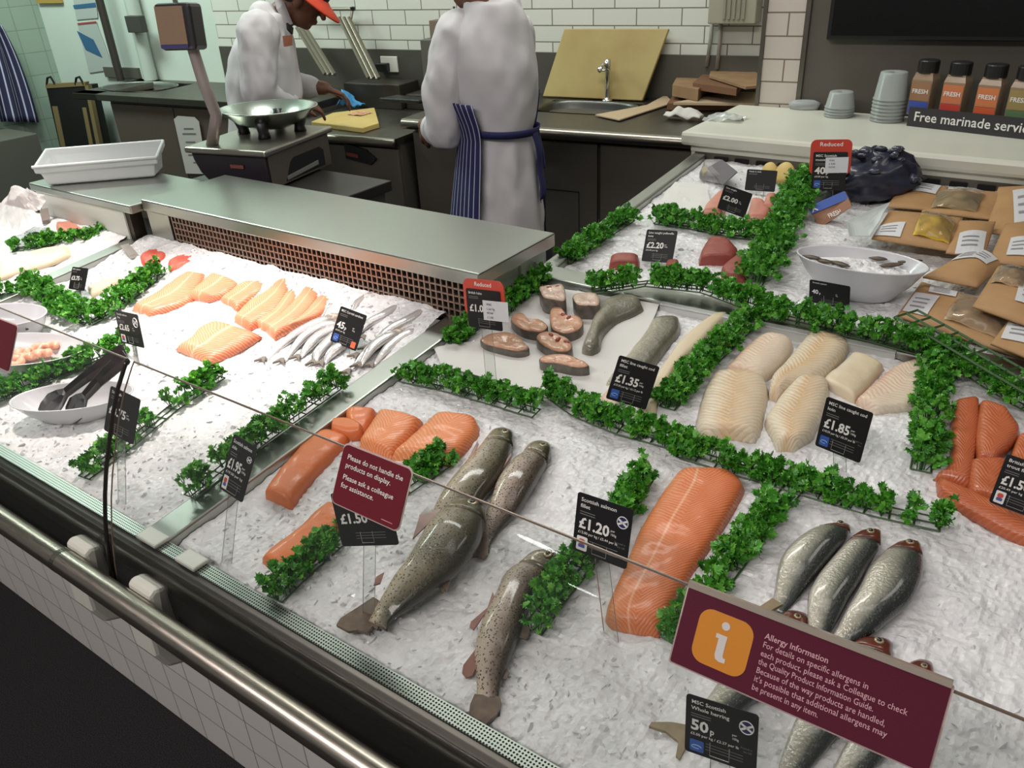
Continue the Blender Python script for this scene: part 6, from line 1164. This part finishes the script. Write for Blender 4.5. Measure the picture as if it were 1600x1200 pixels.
mb = MB(); mb.prism([S(f, g, zt - .02) for f, g in ((-.05, -.04), (1.06, -.04), (1.06, 1.04), (-.05, 1.04))], up * .02); mb.build('top_plate', mat('scale_steel', (168, 164, 154), .3, .9), sca, bevel=.006)
nf = -a1 / np.linalg.norm(a1); mb = MB(); mb.prism([S(0, .03, .008) + nf * .001, S(0, .97, .008) + nf * .001, S(0, .97, zt - .022) + nf * .001, S(0, .03, zt - .022) + nf * .001], nf * .005); fpz = mb.build('side_plate', mat('scale_plate', (140, 132, 120), .35, .8), sca)
mb = MB(); mb.prism([S(0, g, z) + nf * .0062 for g, z in ((.22, .014), (.86, .014), (.86, .066), (.80, .082), (.38, .082), (.32, .07))], nf * .001); mb.build('printer_opening', mat('printer_dark', (24, 22, 24), .5), fpz); mb = MB(); mb.prism([S(0, g, z) + nf * .0074 for g, z in ((.24, .018), (.74, .026), (.74, .040), (.24, .030))], nf * .003); mb.build('paper_slot', mat('slot_grey', (140, 138, 132), .4, .3), fpz)
n2 = -a2 / np.linalg.norm(a2); mb = MB(); mb.prism([S(f, 0, z) + n2 * .004 for f, z in ((.48, .072), (.30, .072), (.30, .084), (.48, .084))], n2 * .002); mb.build('maker_mark', mat('mark_red', (120, 66, 60), .5), sca)
ds = PZ(419, 172, zS + zt + .075); 
for k in range(4): an = R_(35 + 90 * k); ft = ds + np.array([math.cos(an) * .10, math.sin(an) * .10, 0]); ft[2] = zS + zt; mb = MB(); mb.tube([ft, ft + up * .02, ft + up * .058 + np.array([math.cos(an), math.sin(an), 0]) * .012], [.022, .018, .020], 10); mb.build('dish_support', black_pl, sca, smooth=True)
mb = MB(); mb.lathe([ds[0], ds[1], zS + zt + .034], [(.0001, -.018), (.07, -.014), (.12, .006), (.168, .044), (.176, .049), (.178, .052), (.168, .052), (.118, .014), (.065, -.004), (.0001, -.008)], 48, 1, .82, R_(20)); mb.build('dish', mat('dish_steel', (190, 198, 190), .22, 1.), sca, smooth=True)
pb0 = S(.80, .10, zt - .004); d0 = np.array([pb0[0], pb0[1], 0]); Yp = pb0[1]
pth = [pb0, PY(338, 180, Yp), PY(318, 130, Yp), PY(302, 78, Yp), PY(298, 55, Yp)]; mb = MB(); mb.tube(pth, [.020, .019, .019, .018, .016], 14); mb.build('display_post', mat('post_grey', (150, 138, 134), .4, .3), sca, smooth=True)
dc = PY(283, 42, Yp - .015); Rd = rotz(R_(22)) @ rotx(R_(-6)) ; mb = MB(); mb.box(dc, (.125, .075, .135), Rd); db = mb.build('display_box', mat('display_dark', (38, 34, 38), .35), sca, bevel=.012)
mb = MB(); mb.box(dc + Rd @ np.array([-.008, -.039, .004]), (.096, .003, .108), Rd); mb.build('display_screen', mat('screen_tan', (128, 106, 88), .25, emit=((128, 100, 78), .12)), db)
mb = MB(); mb.box(dc + Rd @ np.array([-.008, -.0388, -.056]), (.096, .003, .010), Rd); mb.build('screen_blue_bar', mat('screen_blue', (62, 58, 110), .4), db)
mb = MB(); mb.tube([dc + np.array([0, 0, .06]), dc + np.array([.0, 0, .14])], .008, 8); mb.build('top_rod', steel, sca)
# ---------------------------------------------------------------- jars, tubs on the white ledge
js = thing('jar_shelf', 'low black shelf reading Free marinade service on the white ledge', 'shelf', PZ(1500, 200, 1.05)); zL = 1.0505
j0 = PZ(1417, 196, zL); j1 = PZ(1640, 222, zL); du = (j1 - j0) / np.linalg.norm(j1 - j0); dv = np.array([-du[1], du[0], 0]); dz = np.array([0, 0, 1.])
mb = MB(); mb.prism([j0, j0 + du * .9, j0 + du * .9 + dv * .13, j0 + dv * .13], dz * .028); mb.build('shelf_body', mat('shelf_black', (30, 29, 32), .4), js, bevel=.003)
mb = MB(); fh = .058; mb.prism([j0 - dv * .004, j0 + du * .9 - dv * .004, j0 + du * .9 - dv * .001, j0 - dv * .001], dz * fh); mb.build('front_panel', mat('panel_charcoal', (48, 46, 50), .4), js)
mb = MB(); put_text(mb, 'Free marinade service', j0 - dv * .0045 + du * .018 + dz * .018, du, dz, -dv, .040, .010, width=.345); mb.build('lettering', ink_w, js, recalc=False)
jc = [((150, 112, 82), (62, 84, 168), 'blue lower label'), ((196, 116, 76), (196, 66, 54), 'red lower label'), ((200, 118, 72), (208, 92, 54), 'orange lower label'), ((150, 130, 80), (90, 120, 80), 'green lower label')]
for i, (xb, (ca, cb_, nm)) in enumerate(zip((1461, 1511, 1566, 1616), jc)):
    p = PZ(xb, 168 + i * 4, zL + .0285); p = p - dv * ((p - j0) @ dv - .055)
    th = thing('seasoning_jar', 'square seasoning jar with black lid and ' + nm, 'jar', p, 'seasoning jars on the black shelf'); a, b = du * .031, dv * .029
    mb = MB(); mb.prism([p - a - b, p + a - b, p + a + b, p - a + b], dz * .105); mb.loft([[p - a * s - b * s + dz * z, p + a * s - b * s + dz * z, p + a * s + b * s + dz * z, p - a * s + b * s + dz * z] for s, z in ((1, .105), (.86, .120), (.82, .126))]); mb.build('glass_body', mat('jar_glass', (150, 128, 104), .12, coat=.5), th)
    mb = MB(); mb.lathe(p + dz * .124, [(.0001, 0), (.030, 0), (.031, .004), (.031, .034), (.028, .037), (.0001, .037)], 24); mb.build('lid', mat('lid_black', (22, 21, 21), .4), th)
    for z0, z1, cc, nn_ in ((.004, .042, cb_, 'lower_label'), (.044, .098, ca, 'upper_label')):
        mb = MB(); f = -b * 1.03; mb.prism([p + f - a * .94 + dz * z0, p + f + a * .94 + dz * z0, p + f + a * .94 - dv * .001 + dz * z0, p + f - a * .94 - dv * .001 + dz * z0], dz * (z1 - z0)); lo_ = mb.build(nn_, mat('label_%d_%s' % (i, nn_), cc, .45), th)
        if nn_ == 'upper_label': mb = MB(); put_text(mb, 'FRESH', p + f - a * .8 - dv * .0014 + dz * .066, du, dz, -dv, .018, .02, width=.048); mb.build('lettering', ink_w, lo_, recalc=False)
tubc = clear_mat('tub_clear', (222, 230, 226), .2, 1.4, .42, (204, 210, 206))
def tubs(label, x, yb, r, n, grp, hh=.014, ht=.075):
    p = PZ(x, yb, zL)
    for k in range(n):
        mb = MB(); z = hh * k; top = (k == n - 1); H_t = ht
        mb.lathe(p + dz * z, [(r, 0), (r * 1.03, .003), (r, .006), (r * .965, .008), (r * .80, H_t), (r * .76, H_t + .002), (.0001, H_t + .001), (.0001, H_t - .001), (r * .76, H_t - .0015), (r * .92, .004)], 28); tag(mb.build('plastic_tub', tubc, smooth=True), label + (', topmost of the stack' if top else ', lower in the stack'), 'tub', None if top else grp)
tubs('clear upturned tub in the short stack', 1310, 181, .047, 4, 'lower tubs of the short stack', .009, .05)
tubs('clear upturned tub in the tall stack', 1385, 188, .051, 7, 'lower tubs of the tall stack', .011, .082)
mb = MB(); c = PZ(1256, 170, zL); mb.lathe(c, [(.0001, 0), (.04, 0), (.045, .02), (.03, .028), (.0001, .03)], 18, 1.2, .7, .3); tag(mb.build('film_roll', clear_mat('film_wrap2', (224, 226, 226), .15, 1.5, .35), smooth=True), 'crumpled clear wrap on the white ledge at the foot of the panel', 'film')
# ================================================================ PEOPLE
def remesh_obj(mb, name, m, parent, voxel, smooth=4, disp=None):
    o = mb.build('tmp', m); r = o.modifiers.new('r', 'REMESH'); r.mode = 'VOXEL'; r.voxel_size = voxel
    s = o.modifiers.new('s', 'SMOOTH'); s.iterations = smooth; s.factor = .5
    dg = bpy.context.evaluated_depsgraph_get(); me = bpy.data.meshes.new_from_object(o.evaluated_get(dg)); off = np.array(o.location)
    V = np.empty(len(me.vertices) * 3); me.vertices.foreach_get('co', V); V = V.reshape(-1, 3) + off
    if disp:
        N = np.empty(len(me.vertices) * 3); me.vertices.foreach_get('normal', N); V = V + N.reshape(-1, 3) * disp(V)[:, None]
    bpy.data.objects.remove(o); V = V - WOFF[parent.name]; me.vertices.foreach_set('co', V.ravel()); me.polygons.foreach_set('use_smooth', [True] * len(me.polygons)); me.name = name
    me.materials.clear(); me.materials.append(m); me.update()
    q = bpy.data.objects.new(name, me); COL.objects.link(q); q.parent = parent; WOFF[q.name] = WOFF[parent.name]; return q
def capsule(mb, a, b, ra, rb, n=14):
    a = np.array(a, float); b = np.array(b, float); d = b - a; L = np.linalg.norm(d) + 1e-9; d /= L
    mb.tube([a - d * ra, a - d * ra * .7, a, b, b + d * rb * .7, b + d * rb], [ra * .05, ra * .7, ra, rb, rb * .7, rb * .05], n)
def chain(mb, pts, rs):
    for i in range(len(pts) - 1): capsule(mb, pts[i], pts[i + 1], rs[i], rs[i + 1])
def ell(mb, c, r, Rm=np.eye(3), n=20):
    mb.lathe(c, [(max(math.sin(t), 1e-3), -math.cos(t)) for t in np.linspace(0, math.pi, 13)], n, rot=Rm @ np.diag(r))
def hand(mb, wrist, d, palm_n, side, curl=.5, L=.085):
    """wrist point, direction towards the fingers, palm normal, side=+1 thumb along cross(d,palm_n)"""
    d = np.array(d, float); d /= np.linalg.norm(d); n = np.array(palm_n, float); n -= d * (n @ d); n /= np.linalg.norm(n); w = np.cross(d, n) * side
    for o in (-.03, -.010, .010, .03): capsule(mb, wrist + d * .01 + w * o * .6, wrist + d * L + w * o, .016, .012, 10)
    for o, l in ((.031, .070), (.011, .080), (-.010, .074), (-.030, .058)):
        k = wrist + d * L + w * o; a1 = curl * .7; d1 = d * math.cos(a1) + n * math.sin(a1); k2 = k + d1 * l * .5; a2 = curl * 1.7; d2 = d * math.cos(a2) + n * math.sin(a2); k3 = k2 + d2 * l * .5
        capsule(mb, k, k2, .0095, .0085, 8); capsule(mb, k2, k3, .0085, .0075, 8)
    t0 = wrist + d * .028 + w * .034; t1 = t0 + (d * .7 + w * .55 + n * .25) * .038; t2 = t1 + (d * .9 + w * .05 + n * .35) * .032; capsule(mb, t0, t1, .013, .011, 8); capsule(mb, t1, t2, .011, .009, 8)
def headgeo(mb, c, fwd, upv, s=1.):
    f = np.array(fwd, float); f /= np.linalg.norm(f); u = np.array(upv, float); u -= f * (u @ f); u /= np.linalg.norm(u); r = np.cross(f, u); Rm = np.stack([r, f, u], 1)
    ell(mb, c + u * .02 * s, np.array([.076, .096, .098]) * s, Rm); ell(mb, c + f * .022 * s - u * .045 * s, np.array([.058, .068, .068]) * s, Rm); ell(mb, c + f * .055 * s - u * .088 * s, np.array([.026, .026, .022]) * s, Rm)
    capsule(mb, c + f * .090 * s + u * .012 * s, c + f * .114 * s - u * .028 * s, .010 * s, .014 * s, 10); ell(mb, c + f * .085 * s + u * .036 * s, np.array([.050, .018, .012]) * s, Rm)
    ell(mb, c + f * .088 * s - u * .056 * s, np.array([.024, .012, .006]) * s, Rm); ell(mb, c + f * .084 * s - u * .068 * s, np.array([.022, .012, .007]) * s, Rm)
    for sd in (-1, 1): ell(mb, c + r * sd * .078 * s - f * .005 * s - u * .005 * s, np.array([.010, .020, .032]) * s, Rm)
    return Rm, c
coatm = mat('coat_white', (208, 205, 206), .8, noise=(5, (194, 192, 196), .7), bump=(9, .25, 'n')); skinm = mat('skin_brown', (112, 74, 56), .5, noise=(30, (98, 62, 46), .6)); trous = mat('trousers_dark', (38, 38, 44), .8); shoe = mat('shoe_black', (20, 20, 20), .4); hairm = mat('hair_dark', (26, 20, 18), .6, bump=(120, .5, 'n'))
navy = mat('apron_navy', (34, 36, 86), .75)
def wrinkle(fr=11., am=.006):
    def f(V): return am * vnoise(V[:, 0] * fr + V[:, 2] * fr * .8 + 3, V[:, 1] * fr, V[:, 2] * fr * .35) + am * .5 * vnoise(V[:, 0] * fr * 2.3, V[:, 1] * fr * 2.3, V[:, 2] * fr * 1.1 + 7)
    return f
def shoes(th, pts, f):
    f = np.array(f, float); f /= np.linalg.norm(f)
    for p in pts:
        mb = MB(); p = np.array(p, float); capsule(mb, p - f * .05 + np.array([0, 0, .045]), p + f * .13 + np.array([0, 0, .035]), .045, .04); capsule(mb, p - f * .03 + np.array([0, 0, .06]), p - f * .03 + np.array([0, 0, .10]), .045, .045)
        for i, v in enumerate(mb.v): mb.v[i] = (v[0], v[1], max(v[2], .001))
        mb.build('shoe', shoe, th, smooth=True)
# ---- standing person, seen from behind
pc = np.array([-1.84, 2.40]); th = thing('person', 'person in a long white coat and striped apron standing with back to the camera', 'person', (pc[0], pc[1], 0))
fv = np.array([-.608, .794, 0]); rv = np.array([.794, .608, 0]); p3 = np.array([pc[0], pc[1], 0]); Q = lambda x, y, dy=0: PP_(x, y, p3 + fv * dy, fv); f2 = np.array([-.75, .66, 0]); r2 = np.array([.66, .75, 0])
zc = lambda y: float(Q(765, y)[2]); body = MB(); coat = MB()
hip = Q(783, 215); hip[2] = .96; chest = Q(768, 95); neck = Q(752, 8); hd = Q(733, -42, .02) + f2 * .02
shl = Q(718, 52); shr = Q(808, 50, .02); ell_ = Q(695, 205, .0); wrl = Q(664, 196, .12); elr = Q(806, 160, .14); wrr = Q(740, 185, .34)
chain(body, [hip, chest, neck, hd - f2 * .02], [.11, .11, .055, .05]); ell(body, hip, (.115, .10, .12), np.stack([r2, f2, [0, 0, 1]], 1))
Rm, hc = headgeo(body, hd, f2 * .9 + np.array([-.35, 0, -.25]), (0, 0, 1))
chain(body, [chest + np.array([0, 0, .05]), shl, ell_, wrl], [.09, .055, .042, .03]); chain(body, [chest + np.array([0, 0, .05]), shr, elr, wrr], [.09, .055, .042, .03])
dl = wrl - ell_; hand(body, wrl, dl / np.linalg.norm(dl) * .6 + np.array([-.25, .4, -.55]), r2, 1, .5); dr = wrr - elr; hand(body, wrr, dr, -r2, -1, .6)
h0 = Q(783, 215); feet = [(h0[0] - rv[0] * .08, h0[1] - rv[1] * .08, 0), (h0[0] + rv[0] * .08, h0[1] + rv[1] * .08, 0)]
for ft, sgn in zip(feet, (-1, 1)): chain(body, [hip + rv * sgn * .07 - np.array([0, 0, .06]), np.array([ft[0], ft[1], .50]), np.array([ft[0], ft[1], .09])], [.075, .055, .042])
remesh_obj(body, 'body', skinm, th, .006, 3)
# long coat: lofted torso + skirt, with sleeves, fused
prof2 = [(-2, 738, 806, .10), (14, 726, 816, .11), (32, 714, 826, .12), (60, 704, 832, .135), (100, 702, 839, .15), (150, 712, 841, .15), (188, 728, 836, .14), (205, 732, 832, .135), (240, 728, 840, .15), (300, 722, 846, .165), (370, 716, 852, .175), (450, 712, 858, .18)]
rings = []
for y, xa, xb, dp in prof2:
    a = Q(xa, y); b = Q(xb, y); c = (a + b) / 2; hw = np.linalg.norm(b - a) / 2; N = 44; fold = .012 if y > 210 else .004
    rings.append([c + rv * math.cos(t) * hw * (1 + fold * 2.2 * math.sin(t * 9 + .6)) + fv * math.sin(t) * dp * (1 + fold * 3 * math.sin(t * 9 + .6)) for t in np.linspace(0, 2 * math.pi, N, endpoint=False)])
coat.loft(rings[::-1]); slv = MB(); chain(slv, [shl + rv * .03, shl, (shl + ell_) / 2 - rv * .02 - fv * .02, ell_ - fv * .02, wrl + (ell_ - wrl) * .48], [.06, .082, .082, .068, .052]); sl2 = MB(); chain(sl2, [shr - rv * .05, shr, elr, wrr + (elr - wrr) * .2], [.06, .064, .056, .05])
remesh_obj(slv, 'sleeve', coatm, th, .010, 4, wrinkle(17, .008)); remesh_obj(sl2, 'sleeve', coatm, th, .011, 4, wrinkle(16, .007))
chain(coat, [Q(745, 12), Q(792, 6)], [.05, .05])
coat_o = remesh_obj(coat, 'coat', coatm, th, .011, 5, wrinkle(13, .009))
mb = MB(); mb.tube([wrl + (ell_ - wrl) * .36, wrl + (ell_ - wrl) * .6], [.050, .060], 18); mb.build('cuff', coatm, th, smooth=True)
# trousers below the coat
mb = MB()
for ft, sgn in zip(feet, (-1, 1)): chain(mb, [np.array([ft[0], ft[1] + .02, .55]), np.array([ft[0], ft[1], .10])], [.085, .065])
mb.build('trousers', trous, th, smooth=True); shoes(th, feet, f2)
# hair
mb = MB(); u_ = Rm[:, 2]; fw = Rm[:, 1]; ell(mb, hd + u_ * .035 - fw * .02, (.083, .095, .095), Rm); mb.build('hair', hairm, th, smooth=True)
for sd in (-1, 1): e = hd + fw * .082 + Rm[:, 0] * sd * .032 + u_ * .008; mb = MB(); ell(mb, e, (.0095, .0095, .0095)); mb.build('eye', mat('eye_white', (220, 216, 210), .2), th, smooth=True)
# striped apron around the front and left side; belt and ribbon at the back
strp2 = stripe_mat('apron_stripes', 27, (34, 36, 84), (196, 196, 214), .14)
def around(y, t, off):
    Y = [p[0] for p in prof2]; k = int(np.clip(np.searchsorted(Y, y) - 1, 0, len(Y) - 2)); f = (y - Y[k]) / (Y[k + 1] - Y[k]); xa, xb, dp = [prof2[k][i] * (1 - f) + prof2[k + 1][i] * f for i in (1, 2, 3)]
    a = Q(xa, y); b = Q(xb, y); c = (a + b) / 2; hw = np.linalg.norm(b - a) / 2; return c + rv * math.cos(t) * (hw + off) + fv * math.sin(t) * (dp + off)
mb = MB(); mb.grid(lambda a, b: around(150 + 270 * b, R_(28) + R_(212) * a + a * R_(6) * b, .032 + .008 * math.sin(a * 20) * b), 60, 24); mb.build('apron', strp2, th, smooth=True, solid=.004)
mb = MB()
mb.grid(lambda a, b: around(190 + 11 * b + 8 * a, R_(232) + R_(155) * a, .022), 40, 2); mb.build('belt', navy, th, smooth=True, solid=.004)
mb = MB(); k0_ = around(203, R_(330), .018); mb.grid(lambda a, b: around(202 + 100 * b, R_(322) + R_(16) * a + .05 * math.sin(3 * b), .022 + .004 * math.sin(9 * b)), 4, 18); mb.build('ribbon', navy, th, smooth=True, solid=.004)
mb = MB(); mb.grid(lambda a, b: around(202 + 60 * b, R_(345) + R_(10) * a, .022), 4, 12); mb.build('ribbon', navy, th, smooth=True, solid=.004)

# ---- bending person at the bench, seen in profile
YP = 2.56; fv1 = np.array([-.782, .623, 0]); rv1 = np.array([.623, .782, 0]); p1 = np.array([-3.14, 2.50, 0]); th = thing('person', 'person in a white coat and orange hat bending over the chopping board', 'person', p1); G = lambda x, y, dy=0: PP_(x, y, p1 + fv1 * dy, fv1)
f1 = rv1; body = MB(); coat = MB(); hip = G(408, 190); hip[2] = .95; chest = G(414, 76); neck = G(440, 22); hd = G(470, -2) 
up1 = -rv1 * .30 + np.array([0, 0, .95]); shn = G(403, 48, -.15); shf = G(425, 45, .18); eln = G(404, 146, -.18); wrn = G(462, 160, -.06); elf = G(440, 132, .20); wrf = G(508, 138, .16)
chain(body, [hip, chest, neck, hd - f1 * .02], [.11, .105, .055, .05]); ell(body, hip, (.12, .12, .13)); fw1 = rv1 * .84 - fv1 * .10 - np.array([0, 0, .50]); Rm, hc = headgeo(body, hd, fw1, up1)
chain(body, [chest, shn, eln, wrn], [.1, .055, .044, .032]); chain(body, [chest, shf, elf, wrf], [.1, .055, .044, .032])
hand(body, wrn, rv1 * .9 + fv1 * .2 - np.array([0, 0, .30]), np.array([0, 0, -1.]) + fv1 * .3, -1, .55); hand(body, wrf, rv1 * .9 - fv1 * .2 - np.array([0, 0, .40]), np.array([0, 0, -1.]) - fv1 * .2, 1, .7)
h1 = G(410, 190); feet = [tuple(h1[:2] - fv1[:2] * .10) + (0,), tuple(h1[:2] + fv1[:2] * .10) + (0,)]
for ft, sgn in zip(feet, (-1, 1)): chain(body, [hip + fv1 * sgn * .09 - np.array([0, 0, .06]), np.array([ft[0], ft[1], .5]), np.array([ft[0], ft[1], .09])], [.09, .06, .042])
remesh_obj(body, 'body', skinm, th, .006, 3)
prof1 = [(18, 408, 446, .12), (30, 386, 450, .16), (55, 368, 458, .19), (90, 358, 464, .20), (120, 354, 469, .195), (155, 356, 474, .19), (200, 356, 470, .19), (270, 352, 476, .20), (350, 348, 482, .21), (420, 346, 486, .21)]; rings = []
for y, xa, xb, dp in prof1:
    a, b = G(xa, y), G(xb, y); c = (a + b) / 2; hw = np.linalg.norm(b - a) / 2; rings.append([c + rv1 * math.cos(t) * hw + fv1 * math.sin(t) * dp * .9 for t in np.linspace(0, 2 * math.pi, 40, endpoint=False)])
coat.loft(rings[::-1]); s1_ = MB(); chain(s1_, [chest * .5 + shn * .5, shn, (shn + eln) / 2, eln, wrn + (eln - wrn) * .22], [.09, .088, .084, .076, .058]); s2_ = MB(); chain(s2_, [chest * .5 + shf * .5, shf, elf, wrf + (elf - wrf) * .35], [.09, .085, .070, .056]); remesh_obj(s1_, 'sleeve', coatm, th, .010, 4, wrinkle(17, .008)); remesh_obj(s2_, 'sleeve', coatm, th, .011, 4, wrinkle(16, .007)); chain(coat, [G(410, 22, -.05), G(432, 28, .05)], [.06, .055])
remesh_obj(coat, 'coat', coatm, th, .011, 5, wrinkle(13, .009))
mb = MB(); cl = [G(428, -6, -.075), G(440, 4, -.075), G(454, 38, -.06), G(446, 40, -.075), G(432, 14, -.09)]; mb.prism(cl, np.array([.002, .012, 0])); mb.build('collar', mat('collar_white', (190, 188, 190), .8), th)
mb = MB(); mb.prism([G(447, 36, -.12), G(456, 44, -.10), G(455, 54, -.11), G(448, 46, -.13)], np.array([0, .01, 0])); mb.build('tie', mat('tie_black', (24, 22, 26), .6), th)
mb = MB(); mb.prism([G(444, 56, -.185), G(456, 55, -.165), G(457, 71, -.165), G(446, 73, -.185)], np.array([-.004, -.006, 0])); mb.build('badge', mat('badge_copper', (150, 96, 74), .5), th)
mb = MB()
for ft in feet: chain(mb, [np.array([ft[0], ft[1], .60]), np.array([ft[0], ft[1], .10])], [.095, .065])
mb.build('trousers', trous, th, smooth=True); shoes(th, feet, rv1)
u_ = Rm[:, 2]; fw = Rm[:, 1]
for sd in (-1, 1): e = hd + fw * .082 + Rm[:, 0] * sd * .032 + u_ * .008; mb = MB(); ell(mb, e, (.0095, .0095, .0095)); mb.build('eye', mat('eye_white', (220, 216, 210)), th, smooth=True)
mb = MB(); ell(mb, hd + u_ * .03 - fw * .028, (.082, .088, .085), Rm); mb.build('hair', hairm, th, smooth=True)
# trilby hat: brim tilted forward
bc_ = hd + u_ * .040 + fw * .012; Rh = Rm @ rotx(R_(-13)); hat_o = mat('hat_orange', (208, 70, 42), .7); mb = MB()
mb.lathe(bc_, [(.078, .010), (.10, .002), (.160, -.016), (.166, -.016), (.165, -.009), (.11, .010), (.084, .024), (.080, .03)], 40, .86, 1.08, 0, rot=Rh); h = mb.build('hat_brim', hat_o, th, smooth=True)
mb = MB(); mb.lathe(bc_, [(.0845, .008), (.0855, .012), (.084, .052), (.083, .056)], 40, .92, 1.12, 0, rot=Rh); mb.build('hat_band', mat('hat_band', (44, 36, 56), .7), th, smooth=True)
mb = MB(); mb.lathe(bc_, [(.083, .02), (.083, .055), (.076, .10), (.062, .118), (.03, .112), (.0001, .108)], 40, .92, 1.12, 0, rot=Rh); mb.build('hat_crown', hat_o, th, smooth=True)
